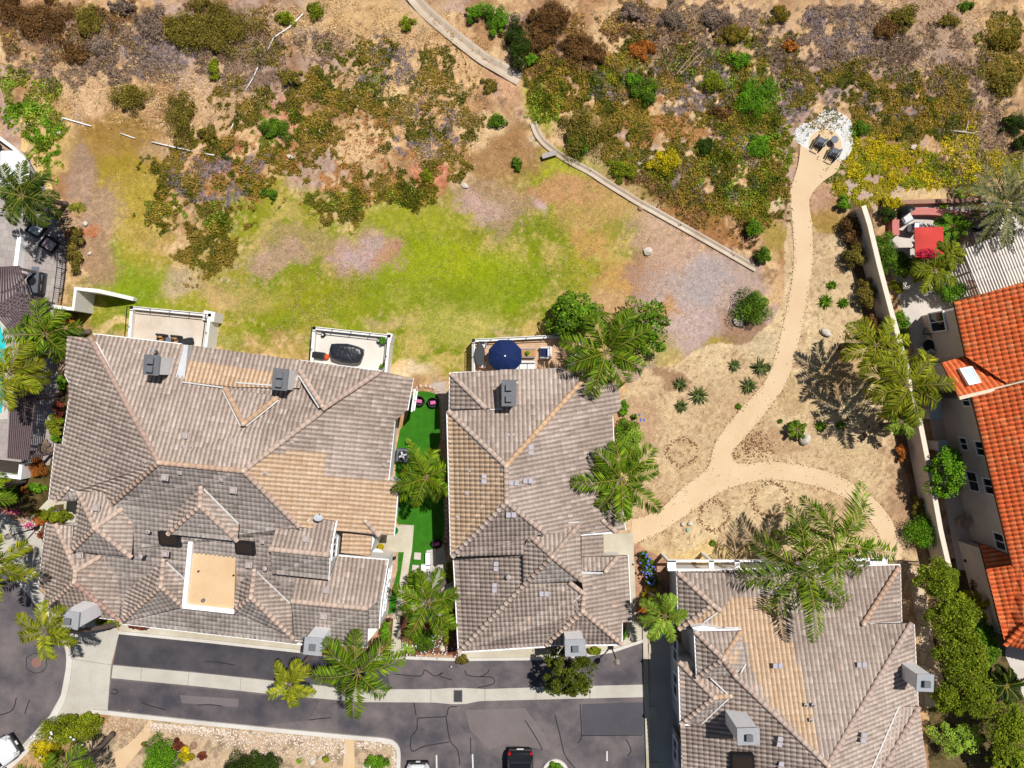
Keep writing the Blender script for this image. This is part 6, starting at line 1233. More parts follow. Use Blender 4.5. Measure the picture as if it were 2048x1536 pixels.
# parasol
def parasol(label, px, py, z, R_, col, n=8, h=2.55, name='parasol', tilt=0):
    t = new(name, label, 'parasol'); b = MB(); b.cyl((0, 0, 0), .025, h, 10); b.build('pole', M_white, t); b = MB(); b.cyl((0, 0, 0), .3, .08, 20); b.build('base', M_dark, t)
    c = MB(); vs = [(0, 0, h)]; fs = []; m = n * 3; rings = 4
    for i in range(1, rings + 1):
        for k in range(m):
            a = 2 * math.pi * k / m; sag = .5 - .5 * math.cos(2 * math.pi * (k % 3) / 3); q = i / rings
            vs.append((R_ * q * (1 - .07 * sag * q) * math.cos(a), R_ * q * (1 - .07 * sag * q) * math.sin(a), h - .12 * q - .42 * q * q - .05 * sag * q))
    for k in range(m):
        fs.append([0, 1 + k, 1 + (k + 1) % m])
        for i in range(rings - 1): fs.append([1 + i * m + k, 1 + (i + 1) * m + k, 1 + (i + 1) * m + (k + 1) % m, 1 + i * m + (k + 1) % m])
    c.add(vs, fs); c.build('canopy', col, t); b = MB(); b.lathe((0, 0, h - .02), [(.05, 0), (.06, .05), (0, .1)], 10); b.build('finial', M_white, t)
    for k in range(n):
        a = 2 * math.pi * k / n; b = MB(); b.tube([(0, 0, h - .04), (R_ * .98 * math.cos(a), R_ * .98 * math.sin(a), h - .58)], .012, 5); b.build('rib', M_white, t)
    p = W(px, py, z + h); t.location = (p.x, p.y, z); t.rotation_euler = (0, 0, .39); return t
parasol('navy octagonal parasol open over the dining table of the timber terrace', 1010, 712, TZ, 1.22, M_navy, h=2.35)
parasol('large white shade parasol at the left terrace edge', 8, 336, .03, 1.5, M_cush, 4, 2.5)
# dining table, chairs, coffee table
t = new('dining_table', 'dark oval dining table half under the navy parasol', 'table'); b = MB(); b.prism([(.36 * math.cos(a / 16 * 2 * math.pi), .82 * math.sin(a / 16 * 2 * math.pi)) for a in range(16)], .7, .75); b.build('tabletop', mat('dark table', C(66, 66, 68), .6, .06), t)
for x in (-.2, .2):
    for y in (-.5, .5): MB().box((x, y, .35), (.05, .05, .7)).build('leg', M_dark, t)
place(t, 961, 711, TZ)
def sidechair(label, px, py, z, yaw, m, seat, group=None):
    t = new('chair', label, 'chair', group); MB().rbox((0, 0, .44), (.48, .46, .07), 0, .03).build('seat', seat, t); MB().rbox((0, -.22, .7), (.48, .05, .5), 0, .02).build('backrest', seat, t)
    for x in (-1, 1):
        for y in (-1, 1): MB().box((x * .2, y * .18, .21), (.04, .04, .42)).build('leg', m, t)
        MB().rbox((x * .25, .0, .64), (.05, .42, .05), 0, .02).build('arm', m, t)
    return place(t, px, py, z, yaw)
sidechair('white chair at the head of the oval dining table', 966, 690, TZ, 3.1, M_gsteel, M_cush); sidechair('chair with orange wooden arms beside the oval dining table', 966, 729, TZ, 1.4, mat('orange wood', C(226, 130, 96), .6, .1), M_cush)
t = new('coffee_table', 'low wooden coffee table with grey edges on the timber terrace', 'table'); MB().rbox((0, 0, .36), (1.1, .5, .05), 0, .02, 1).build('tabletop', M_teak, t)
for y in (-.29, .29): MB().rbox((0, y, .2), (1.1, .08, .4), 0, .02, 1).build('side_panel', M_gsteel, t)
place(t, 1055, 707, TZ, .0)
def potplant(label, px, py, z, r_, h, pm, pal, name='potted_plant', group=None, fol=True):
    t = new(name, label, 'potted plant', group); b = MB(); b.smooth = True; b.lathe((0, 0, 0), [(r_ * .65, 0), (r_ * .95, h * .8), (r_, h), (r_ * .86, h), (r_ * .8, h * .86), (0, h * .84)], 20); b.build('pot', pm, t)
    if fol:
        L = Leaves(); rng = np.random.default_rng(int(px + py)); clump_leaves(L, (0, 0, h + r_ * .8), (r_ * 1.2, r_ * 1.2, r_), 160, PAL[pal], rng, (.06, .13), .5); L.build('foliage', M_leaf, t)
    return place(t, px, py, z)
potplant('small green plant in a bowl on the coffee table', 1055, 706, TZ + .385, .13, .1, M_cush, 'bright'); potplant('bright green plant in a green pot at the corner of the middle walled terrace', 768, 682, TZ, .24, .4, mat('green glaze', C(20, 140, 90), .4, .05), 'bright')
potplant('small dark plant by the railing of the middle walled terrace', 769, 728, TZ, .1, .2, M_black, 'green'); potplant('dark plant by the house corner of the middle walled terrace', 764, 733, TZ, .13, .2, M_black, 'green')
potplant('orange terracotta pot beside the brick garden wall', 1953, 421, .02, .34, .6, M_terra, 'rust', fol=False); potplant('yellow bowl of plants in the sunny entry court', 763, 1092, .02, .24, .3, mat('yellow glaze', C(196, 160, 20), .5, .06), 'yellow'); potplant('round green bowl by the east wall of the large townhouse', 789, 1060, .02, .3, .2, mat('green bowl', C(10, 120, 40), .6, .05), 'bright', fol=False); potplant('round yellow green topiary ball on the synthetic lawn', 818, 881, .02, .16, .3, M_black, 'lime')
potplant('large pale stone urn in the shade of the neighbour house', 1917, 1042, .02, .42, .8, mat('pale urn', C(206, 176, 150), .8, .06), 'rust', fol=False); potplant('pale round planter on the seat wall of the gravel bed', 861, 1158, .02, .24, .5, M_cush, 'straw', fol=False)
# tarp covered table
t = MB(); W0 = [(-1.15, .42), (-.7, .55), (0, .58), (.7, .5), (1.12, .36), (1.2, 0), (1.05, -.6), (.4, -.74), (-.4, -.7), (-.95, -.55), (-1.22, 0)]; vs = []; fs = []; n = len(W0); rr = random.Random(3)
for q, z in ((1.0, .02), (1.02, .35), (.97, .72), (.8, .8), (.4, .84)):
    for x, y in W0: vs.append((x * q + rr.uniform(-.03, .03), y * q + rr.uniform(-.03, .03), z + rr.uniform(-.05, .05) * (z > .1)))
vs.append((0, 0, .82))
for i in range(4):
    for k in range(n): fs.append([i * n + (k + 1) % n, i * n + k, (i + 1) * n + k, (i + 1) * n + (k + 1) % n])
for k in range(n): fs.append([4 * n + (k + 1) % n, 4 * n + k, 5 * n])
t.add(vs, fs); one(t, 'covered_table', M_tarp, 'table wrapped in a glossy black tarp on the middle walled terrace', 'covered table', 696, 705, TZ, -.13, smooth=True)
t = new('lounge_seat', 'low black lounge seat against the house on the middle walled terrace', 'seat'); MB().rbox((0, 0, .2), (.95, .5, .3), 0, .08).build('base', M_black, t); MB().rbox((0, .0, .4), (.85, .42, .12), 0, .05).build('cushion', M_black, t); place(t, 639, 711, TZ, -.12)
b = MB(); b.smooth = True; b.blob((0, 0, .17), (.42, .42, .36), 2, .03, 3); one(b, 'ball', mat('orange ball', C(240, 86, 20), .6, .05), 'orange ball beside the low black lounge seat', 'ball', 654, 714, TZ)
def lantern(label, px, py, z): 
    t = new('lantern', label, 'lantern', 'round lanterns on the middle terrace'); b = MB(); b.lathe((0, 0, 0), [(.15, 0), (.15, .05), (.11, .06), (.11, .3), (.14, .32), (.1, .38), (0, .36)], 16); b.build('body', M_dark, t); b = MB(); b.cyl((0, 0, .3), .07, .1, 12); b.build('candle', M_cush, t); place(t, px, py, z)
lantern('round dark lantern near the left front corner of the middle terrace', 648, 670, TZ); lantern('round dark lantern beside the green potted plant', 759, 682, TZ)
b = MB(); b.rbox((0, 0, .25), (.8, .5, .5), 0, .12, 3); b.rbox((0, 0, .55), (.7, .44, .12), 0, .06); one(b, 'grill', M_plast, 'dark covered grill in the corner of the left walled terrace', 'grill', 378, 684, TZ, .2)
b = MB(); b.cyl((0, 0, 0), .04, .45, 8); b.cyl((0, 0, .45), .22, .03, 20); one(b, 'side_table', M_gsteel, 'small grey table between the two tan chairs', 'table', 343, 681, TZ)
# --- egg chairs on the synthetic lawn
def egg(label, px, py, yaw):
    t = new('wicker_chair', label, 'chair', 'round wicker chairs with pink pillows'); b = MB(); b.smooth = True; vs = []; fs = []; m = 20
    for i, (r_, z) in enumerate([(.2, .32), (.42, .36), (.5, .5), (.54, .8), (.47, 1.0)]):
        for k in range(m):
            a = 2 * math.pi * k / m; back = max(0, math.sin(a + math.pi)); vs.append((r_ * math.cos(a), r_ * math.sin(a) * .95, .36 + (z - .36) * (back ** .5 * .9 + .18) if z > .36 else z))
    for i in range(4):
        for k in range(m): fs.append([i * m + k, i * m + (k + 1) % m, (i + 1) * m + (k + 1) % m, (i + 1) * m + k])
    fs.append(list(range(m))[::-1]); b.add(vs, fs); b.build('shell', M_plast, t); b = MB(); b.lathe((0, 0, 0), [(.3, 0), (.3, .04), (.06, .06), (.06, .32)], 16); b.build('base', M_dark, t)
    MB().rbox((0, -.06, .44), (.66, .6, .14), 0, .06, 3).build('seat_cushion', M_black, t); MB().rbox((0, .0, .58), (.5, .32, .14), 0, .06, 3, 0, -.35).build('pillow', M_pinkc, t); place(t, px, py, .02, yaw); t.scale = (.76, .76, .76)
egg('left wicker chair with a pink pillow at the top of the synthetic lawn', 840, 802, 3.0); egg('right wicker chair with a pink pillow at the top of the synthetic lawn', 867, 805, 3.3); egg('wicker chair with a pink pillow at the lower end of the synthetic lawn', 875, 1085, 3.5)
t = new('air_conditioner', 'grey outdoor air conditioner with a round fan beside the east wall', 'air conditioner'); MB().rbox((0, 0, .4), (.95, .95, .8), 0, .05).build('casing', mat('ac grey', C(106, 110, 120), .6, .05), t); b = MB(); b.lathe((0, 0, .8), [(.36, 0), (.36, .03), (.31, .03), (.31, .01)], 24); b.build('fan_ring', M_dark, t)
for k in range(4):
    a = k * math.pi / 2 + .4; b = MB(); b.rbox((math.cos(a) * .17, math.sin(a) * .17, .83), (.26, .13, .02), a, .01, 1, .0, .3); b.build('fan_blade', mat('fan blade', C(220, 222, 224), .5, .03), t)
for k in range(6): b = MB(); b.box((0, -.3 + k * .12, .845), (.62, .012, .012)); b.build('grille_bar', M_dark, t)
place(t, 809, 909, .02, -.08)
for i, (x, y) in enumerate([(835, 1112), (831, 1137), (829, 1186), (827, 1212)]):
    b = MB(); b.rbox((0, 0, .02), (.5, .52, .06), 0, .02, 1); one(b, 'stepping_stone', M_court, ['topmost square stepping stone on the synthetic lawn', 'second square stepping stone below the topmost one', 'third square stepping stone partly under palm fronds', 'lowest square stepping stone hidden under palm fronds'][i], 'stepping stone', x, y, .02, -.08, 'square stepping stones')
t = new('seat_wall', 'white L shaped seat wall round the gravel bed', 'wall'); b = MB()
for x0, y0, x1, y1 in ((851, 1106, 860, 1132), (842, 1130, 860, 1138), (842, 1138, 851, 1175), (842, 1175, 848, 1215)): a, c = W(x0, y0, .4), W(x1, y1, .4); b.box(((a.x + c.x) / 2, (a.y + c.y) / 2, .2), (abs(c.x - a.x), abs(a.y - c.y) - .006, .44))
b.build('seat_wall_body', M_white, t)
b = MB(); b.prism([(.55 * math.cos(a / 20 * 6.283), .38 * math.sin(a / 20 * 6.283)) for a in range(20)], .66, .7); b.cyl((0, 0, 0), .05, .66, 10); one(b, 'patio_table', M_cush, 'white oval table in the sunny entry court', 'table', 756, 1103, .02)
for i, (x, y) in enumerate([(791, 1113), (779, 1236)]): b = MB(); b.smooth = True; b.cyl((0, 0, 0), .05, .5, 8); b.blob((0, 0, .5), (.26, .26, .26), i, .05, 2); one(b, 'garden_light', M_dark, ['black garden light on the turf strip beside the entry court', 'black garden light at the lower end of the turf strip'][i], 'garden light', x, y, .02, 0, 'black garden lights')
# paver edging of the synthetic lawn, path edging, mulch rings: stuff made of many small stones
def stones(name, pts, m, size, rng_seed, h=.5, jit=.06, z=0):
    rng = np.random.default_rng(rng_seed); base = MB().blob((0, 0, 0), (1, 1, 1), 1, .15, 1); bv = np.array(base.v); bf = np.array(base.f); V = []; Fs = []
    for i, (x, y) in enumerate(pts):
        p = W(x, y); s_ = rng.uniform(*size); a = rng.random() * 6.28; q = bv * [s_ * rng.uniform(.8, 1.5), s_, s_ * h]; q = np.stack([q[:, 0] * math.cos(a) - q[:, 1] * math.sin(a), q[:, 0] * math.sin(a) + q[:, 1] * math.cos(a), q[:, 2]], 1)
        zz = z if z else float(gz(p.x, p.y)) + .02
        V.append(q + [p.x + rng.normal() * jit, p.y + rng.normal() * jit, zz]); Fs.append(bf + i * len(bv))
    return tag(mesh_np(name, np.concatenate(V), np.concatenate(Fs), None, m), kind='stuff')
def along(line, step):
    out = []; acc = 0
    for a, b in zip(line[:-1], line[1:]):
        L = math.hypot(b[0] - a[0], b[1] - a[1]); d = acc
        while d < L: out.append((a[0] + (b[0] - a[0]) * d / L, a[1] + (b[1] - a[1]) * d / L)); d += step
        acc = d - L
    return out
edge_pts = [p_ for ln_ in (left, rightu, arc_o, arc_i) for p_ in along(ln_, 1.7) if R.random() < .72]
stones('path edging stones', edge_pts, mat('edging stone', C(158, 124, 88), .9, .35, 6), (.035, .1), 1, .45, .085)
ringp = []
for cx, cy, rx, ry, n in ((1365, 905, 30, 26, 150), (1428, 1032, 27, 30, 190), (1540, 1000, 36, 34, 230), (1712, 855, 24, 26, 60), (1700, 690, 24, 26, 60)):
    for i in range(n): a = R.random() * 6.283; k = R.gauss(1, .1); ringp.append((cx + rx * k * math.cos(a), cy + ry * k * math.sin(a)))
for i in range(330): ringp.append((R.gauss(1500, 24), R.gauss(893, 20)))
ringp = [p for p in ringp if not inpoly(np.array([p[0]]), np.array([p[1]]), left + [(1262, 1066)] + arc_i[::-1] + arc_o[::-1] + rightu[::-1])[0]]
stones('mulch chips', ringp, mat('mulch chip', C(150, 104, 72), .95, .35, 9), (.05, .13), 2, .3, .05)
rg = np.random.default_rng(5); peb = []
while len(peb) < 2600:
    x, y = rg.uniform(1585, 1712), rg.uniform(218, 345); d = math.hypot((x - 1650) / 1.0, y - 288); out_ = inpoly(np.array([x]), np.array([y]), [(1650, 222), (1672, 222), (1700, 240), (1706, 270), (1702, 300), (1690, 318), (1680, 316), (1684, 290), (1672, 264), (1650, 256), (1628, 264), (1614, 290), (1592, 282), (1590, 262), (1606, 248), (1624, 244)])[0]
    if out_: peb.append((x, y))
stones('white pebbles', peb, M_peb, (.09, .2), 6, .5, .02)
peb = []
for i in range(1500):
    t_ = rg.random(); x = 300 + t_ * 390; y0 = 1446 + (x - 300) * .085; y = y0 + abs(rg.normal()) * (7 + 16 * sstep(380, 520, x)); peb.append((x, min(y, y0 + 44)))
for i in range(140): x = rg.uniform(712, 780); peb.append((x, 1484 + abs(rg.normal()) * 7)); 
for i in range(80): peb.append((rg.uniform(784, 791), rg.uniform(1492, 1536)))
stones('kerb pebbles', peb, mat('kerb pebble', C(240, 220, 200), .85, .25, 5), (.07, .17), 7, .5, .03)
peb = [(rg.normal(250, 20), rg.normal(1456, 14)) for _ in range(260)]; stones('brown chips', peb, mat('brown chip', C(186, 150, 116), .9, .25, 6), (.05, .12), 8, .4, .03)
stones('lawn paver edging', along(smoothline([(820, 788), (832, 776), (850, 772), (872, 778), (884, 796), (886, 830), (889, 880)], 4), 9) + along([(872, 905), (868, 915), (876, 930)], 7) + along(smoothline([(884, 940), (892, 985), (894, 1050), (890, 1086), (872, 1102)], 4), 9) + along([(776, 1234), (792, 1236)], 8), mat('pink paver', C(224, 190, 168), .85, .1), (.24, .32), 9, .3, .01)
stones('sand pebbles', [(rg.uniform(1300, 1860), rg.uniform(700, 1110)) for _ in range(520)], mat('sand pebble', C(120, 92, 66), .9, .3, 6), (.03, .08), 10, .6, .02)
stones('flower dots', [(rg.normal(850, 40), rg.normal(1298, 8)) for _ in range(70)] + [(rg.normal(880, 10), rg.normal(1270, 22)) for _ in range(50)] + [(rg.normal(1297, 8), rg.normal(1130, 14)) for _ in range(0)], mat('white petals', C(244, 240, 240), .8, .05), (.06, .13), 12, .8, .03, z=.35)
stones('blue flowers', [(rg.normal(1294, 6), rg.normal(1138, 12)) for _ in range(30)] + [(rg.normal(1290, 4), rg.normal(1108, 5)) for _ in range(12)] + [(rg.normal(1278, 5), rg.normal(835, 6)) for _ in range(8)], mat('blue petals', C(110, 126, 214), .8, .1), (.1, .18), 13, .9, .03, z=1.05)
stones('pink flowers', [(rg.normal(30, 12), rg.normal(1022, 4)) for _ in range(40)] + [(rg.normal(68, 8), rg.normal(1048, 6)) for _ in range(36)], mat('pink petals', C(226, 70, 130), .8, .2), (.07, .14), 14, .9, .03, z=.5)
stones('bush blossoms', [(rg.uniform(80, 190), rg.uniform(1436, 1500)) for _ in range(16)], mat('pale blossoms', C(246, 240, 244), .8, .05), (.12, .2), 15, .8, .02, z=1.45)
# --- rocks
for px, py, d, yw, m, lab in [(1476, 645, (.85, .5, .4), -.6, M_stone, 'white triangular rock below the large round bush'), (1650, 665, (.85, .5, .45), -.35, M_stone, 'pale oval rock right of the granite path'), (1609, 878, (.8, .85, .7), .3, M_stone, 'white boulder beside the cycad'), (1365, 1048, (.3, .36, .3), 0, M_stone, 'left small white stone above the frond shadow'), (1380, 1047, (.34, .36, .3), .5, M_stone, 'right small white stone above the frond shadow'), (1296, 503, (.7, .6, .4), .2, M_stone, 'pale rock at the right edge of the lawn'), (580, 314, (.5, .3, .2), -.5, M_stone, 'grey white rock in the ice plant'), (172, 448, (.36, .36, .3), 0, M_stone, 'small white rock beside the rusty hedge'), (180, 507, (.36, .26, .2), .4, M_stone, 'small tan rock below the small white rock'), (119, 266, (.3, .26, .2), 0, M_stone, 'small white rock at the end of the ivy patch'), (1280, 418, (.36, .3, .2), 0, M_stone2, 'small orange rock beside the lower channel'), (930, 372, (.55, .36, .2), -.4, M_stone, 'cream flat rock at the lawn top edge'), (626, 1522, (.55, .55, .45), 0, M_stone, 'round white stone in the bottom garden bed'), (388, 1490, (.55, .5, .35), .4, M_stone2, 'red brown rock between the grass tufts'), (735, 1532, (.8, .6, .3), .5, M_stone, 'pale slab stone in the corner bed'), (1696, 1048, (.3, .4, .3), 0, M_stone, 'left stone of the row beside the tall palm'), (1710, 1050, (.3, .4, .3), .3, M_stone, 'middle stone of the row beside the tall palm'), (1724, 1048, (.3, .4, .3), .1, M_stone, 'right stone of the row beside the tall palm'), (1375, 1060, (.26, .34, .2), .6, mat('green stone', C(150, 190, 170), .8, .1), 'small green stone under the two white stones'), (810, 1290, (.5, .6, .4), .2, M_stone, 'pale blue grey rock beside the entry walk end'), (885, 1296, (.4, .5, .4), .3, M_stone, 'pale rock at the hedge end by the front kerb'), (1825, 295, (.5, .3, .3), .5, M_stone, 'white stone in the yellow ground cover')]:
    b = MB(); b.blob((0, 0, d[2] * .25), d, int(px + py), .14, 3); p = W(px, py); o = b.build('rock', m, None, False); tag(o, lab, 'rock', 'garden and slope rocks'); o.location = (p.x, p.y, float(gz(p.x, p.y)) + .02); o.rotation_euler = (0, 0, yw)
# --- seating circle
def adiron(label, px, py, yaw):
    t = new('garden_chair', label, 'garden chair', 'slatted chairs on the seating circle'); m = mat('slate blue wood', C(120, 128, 138), .7, .06)
    b = MB()
    for k in range(5): b.rbox((0, .32 - k * .12, .36 - k * .028), (.52, .122, .03), 0, .008, 1, 0, .24)
    b.build('seat', m, t); md = mat('dark slat wood', C(62, 52, 46), .7, .1)
    for k in range(5): b = MB(); x = (k - 2) * .105; b.rbox((x * 1.1, -.44, .62), (.085, .04, .8 - abs(k - 2) * .06), 0, .01, 1, 0, -.5); b.build('back_slat', md, t)
    for s_ in (-1, 1):
        MB().rbox((s_ * .34, .06, .56), (.13, .72, .03), 0, .01, 1).build('arm', m if s_ > 0 else md, t)
        MB().box((s_ * .31, .34, .27), (.06, .08, .54)).build('front_leg', m, t); MB().box((s_ * .27, -.2, .2), (.05, .8, .07), 0, 0, .3).build('back_leg', md, t)
    place(t, px, py, .02, yaw)
adiron('left slatted garden chair facing the white pebbles', 1636, 288, -.45); adiron('right slatted garden chair facing the white pebbles', 1664, 309, -.45)
t = new('side_table', 'small round grey table between the two slatted garden chairs', 'table'); b = MB(); b.cyl((0, 0, .42), .27, .04, 24); b.build('tabletop', mat('slate blue wood', C(120, 128, 138)), t)
for k in range(3): a = k * 2.094; b = MB(); b.box((math.cos(a) * .17, math.sin(a) * .17, .21), (.05, .05, .42)); b.build('leg', mat('dark slat wood', C(62, 52, 46)), t)
place(t, 1664, 283, .02)
# --- slope pipes, slab, dead wood
def polypipe(label, pts, r_=.035, m=None):
    q = []
    for x, y in pts: p = W(x, y); q.append((p.x, p.y, float(gz(p.x, p.y)) + .1))
    c = Vector(q[0]); b = MB(); b.tube([Vector(v) - c for v in q], r_, 8); o = b.build('irrigation_pipe', m or M_white, None, True); o.location = c; tag(o, label, 'pipe', 'irrigation pipes on the slope')
polypipe('short white pipe at the upper edge of the left grass', [(124, 242), (125, 236), (184, 253)], .045); polypipe('faint pipe section in the middle of the left grass', [(243, 268), (272, 278)]); polypipe('longest white pipe above the ice plant', [(305, 285), (345, 294), (386, 303)], .045); polypipe('pipe end disappearing into the ice plant', [(410, 308), (430, 311)])
polypipe('bent white pipe high on the slope', [(608, 28), (580, 55), (548, 76), (535, 102)], .04); polypipe('thin pipe running down the middle slope', [(516, 136), (506, 158), (492, 182)]); polypipe('short pipe above the bright green low shrub', [(468, 245), (462, 260)])
b = MB(); b.rbox((0, 0, .22), (1.1, .36, .1), 0, .02, 1); b.rbox((-.4, 0, .09), (.12, .3, .2), 0, .02, 1); b.rbox((.4, 0, .09), (.12, .3, .2), 0, .02, 1); one(b, 'bench', mat('grey slab', C(186, 176, 170), .85, .1, 5), 'small grey slab bench at the top of the lawn', 'bench', 1098, 311, 0, .28)
b = MB(); b.tube([(-.9, .1, .1), (-.2, .0, .18), (.6, -.1, .14), (1.0, -.2, .1)], [.05, .06, .05, .03], 6); b.tube([(.1, 0, .18), (.2, .5, .3), (.25, .75, .3)], [.045, .035, .02], 6); b.tube([(.5, -.1, .15), (1.2, .0, .2)], [.04, .02], 6); one(b, 'dead_branch', M_pale, 'bleached dead branch lying above the yellow ground cover', 'branch', 1925, 265, .02)
for i, (pts, lab) in enumerate([([(1352, 150), (1395, 100)], 'long dry stalk lying on the sandy slope'), ([(1360, 150), (1402, 108)], 'second dry stalk beside the long dry stalk')]):
    a, c = W(*pts[0]), W(*pts[1]); b = MB(); b.tube([(0, 0, .15), (c.x - a.x, c.y - a.y, .5)], [.04, .02], 6); o = b.build('dry_stalk', mat('dry wood', C(196, 166, 130), .9, .1)); o.location = (a.x, a.y, 0); tag(o, lab, 'branch', 'dry stalks')
# --- concrete wing wall and boundary wall
t = thing('wing_wall', 'zigzag concrete wing wall with a white top beside the left terrace', 'wall', W(170, 600)); b = MB(); q = Ws([(100, 612), (146, 618), (151, 577), (198, 582), (241, 592)], 2.2); n = len(q); lo = [W(x, y) for x, y in [(0, 0)] * n]
o_ = ribbon([(p.x, p.y) for p in q], .28); Lh, Rh = o_[:n], o_[n:][::-1]; vs = []
hts = [2.2, 2.2, 2.2, 2.2, .5]
for (x, y) in Lh + Rh: vs.append((x, y, -.2))
for i, (x, y) in enumerate(Lh + Rh): vs.append((x, y, hts[i % n]))
fs = []
for i in range(n - 1): fs += [[2 * n + i + 1, 2 * n + i, 3 * n + i, 3 * n + i + 1], [i + 1, i, 2 * n + i, 2 * n + i + 1][::-1], [n + i, n + i + 1, 3 * n + i + 1, 3 * n + i][::-1]]
fs += [[0, n, 3 * n, 2 * n], [n - 1, 2 * n - 1, 4 * n - 1, 3 * n - 1][::-1]]
b.add(vs, fs); b.build('wall_body', M_stucco, t)
t = thing('boundary_wall', 'long pale boundary wall between the sand garden and the orange roofed house', 'wall', W(1800, 760)); wl_ = [(1726, 412), (1738, 450), (1757, 530), (1778, 610), (1800, 690), (1815, 745), (1840, 850), (1862, 960), (1880, 1060), (1897, 1134)]
b = MB(); qq = Ws(wl_, 1.9); pl = [(p.x, p.y) for p in qq]; n = len(pl)
def slabline(b, pl, w_, z0, z1):
    n = len(pl); o_ = ribbon(pl, w_); A, B = o_[:n], o_[n:][::-1]; vs = [(x, y, z0) for x, y in A + B] + [(x, y, z1) for x, y in A + B]; fs = []
    for i in range(n - 1): fs += [[2 * n + i + 1, 2 * n + i, 3 * n + i, 3 * n + i + 1], [i, i + 1, 2 * n + i + 1, 2 * n + i], [n + i + 1, n + i, 3 * n + i, 3 * n + i + 1]]
    fs += [[0, n, 3 * n, 2 * n][::-1], [n - 1, 2 * n - 1, 4 * n - 1, 3 * n - 1]]; b.add(vs, fs)
slabline(b, pl, .2, -.3, 1.9); b.build('wall_body', M_pink, t); b = MB(); slabline(b, pl, .34, 1.903, 2.0); b.build('coping', mat('coping cream', C(246, 232, 212), .85, .05), t)
t = thing('garden_wall', 'curved red brick garden wall of the neighbour yard', 'wall', W(1860, 420)); b = MB(); slabline(b, [(W(x, y, .6).x, W(x, y, .6).y) for x, y in smoothline([(1792, 470), (1792, 440), (1800, 428), (1818, 423), (1870, 423), (1905, 428), (1940, 432), (1965, 436)], 5)], .5, 0, .6); b.build('wall_body', M_brick, t)
b = MB(); slabline(b, [(W(x, y, .5).x, W(x, y, .5).y) for x, y in [(1800, 404), (1880, 402), (1970, 400)]], .3, 0, .5); tag(b.build('retaining_wall', mat('brown block', C(176, 134, 112), .9, .15, 8)), 'low brown brick retaining course at the foot of the dry slope', 'wall')
b = MB(); slabline(b, [(W(x, y, .9).x, W(x, y, .9).y) for x, y in [(1990, 430), (1994, 480), (2000, 494)]], .9, 0, .9); b.build('block', M_pink); tag(bpy.data.objects['block'], 'pale stucco counter beside the white pergola', 'counter'); bpy.data.objects['block'].name = 'garden_counter'
# red canopy
t = new('canopy', 'red square cantilever canopy over the neighbour yard', 'canopy'); b = MB(); n = 8; vs = []; fs = []
for i in range(n + 1):
    for j in range(n + 1): x, y = i / n * 2 - 1, j / n * 2 - 1; vs.append((x * 1.0, y * 1.05, 2.75 - .16 * max(abs(x), abs(y)) ** 1.5 + .02 * math.sin(4 * x) * math.cos(5 * y)))
for i in range(n):
    for j in range(n): a = i * (n + 1) + j; fs.append([a, a + n + 1, a + n + 2, a + 1])
b.add(vs, fs); b.build('cloth', M_redc, t, True); b = MB(); b.cyl((0, 0, 0), .04, 2.7, 10); b.build('pole', M_dark, t); b = MB(); b.tube([(-.98, -1.02, 2.56), (.98, -1.02, 2.56), (.98, 1.02, 2.56), (-.98, 1.02, 2.56), (-.98, -1.02, 2.56)], .025, 6); b.build('frame', M_dark, t); t.location = W(1859, 484, 2.65); t.location.z = .02; t.rotation_euler = (0, 0, .02)
rng = np.random.default_rng(3); c = W(1853, 508, 2.75); t = thing('bougainvillea', 'magenta flowering vine climbing over the red canopy corner', 'vine', (c.x, c.y, 0)); L = Leaves(); clump_leaves(L, (c.x, c.y, 2.75), (.75, .4, .25), 500, [(190, 30, 70), (150, 24, 56), (216, 50, 90)], rng, (.07, .13)); clump_leaves(L, (c.x, c.y - .2, 1.5), (.5, .35, 1.2), 500, PAL['green'], rng, (.08, .14)); L.build('foliage', M_leaf, t); b = MB(); b.tube([(c.x, c.y - .2, 0), (c.x, c.y, 2.7)], [.05, .03], 6); b.build('stem', M_bark2, t)
# pergolas
def pergola(name, label, quad, z, nsl, m, slat=(.07, .14), cross=3, along_first=True, posts=True, group='pergolas'):
    """quad: four photo corners at height z; slats run from side 0-1 to side 3-2"""
    P = Ws(quad, z); c = sum(P, Vector()) / 4; t = thing(name, label, 'pergola', (c.x, c.y, 0), group); 
    for i in range(nsl):
        k = i / (nsl - 1); a = P[0].lerp(P[1], k); d = P[3].lerp(P[2], k); v = d - a; yaw = math.atan2(v.y, v.x); b = MB(); b.box((a + d) / 2 + UP * (slat[1] / 2), (v.length + .3, slat[0], slat[1]), yaw); b.build('slat', m, t)
    for i in range(cross):
        k = (i + .0) / (cross - 1); a = P[0].lerp(P[3], k); d = P[1].lerp(P[2], k); v = d - a; b = MB(); b.box((a + d) / 2 - UP * .105, (v.length, .12, .2), math.atan2(v.y, v.x)); b.build('beam', m, t)
    for p in P:
        q = p.lerp(c + UP * (z - c.z), .03); b = MB(); b.box((q.x, q.y, (z - .2) / 2), (.16, .16, z - .2)); b.build('post', m, t)
    return t
pergola('pergola', 'cream slatted pergola beside the orange roof', [(1926, 503), (2062, 452), (2100, 548), (1962, 592)], 2.6, 25, M_pergw, (.09, .12), 4)
pergola('pergola', 'dark slatted pergola along the pool beside the large townhouse', [(24, 792), (72, 796), (58, 916), (18, 912)], 2.6, 12, M_pergd, (.06, .14), 4)
pergola('pergola', 'upper part of the dark slatted pergola beside the pool', [(42, 680), (86, 682), (78, 790), (30, 786)], 2.6, 11, M_pergd, (.06, .14), 3)
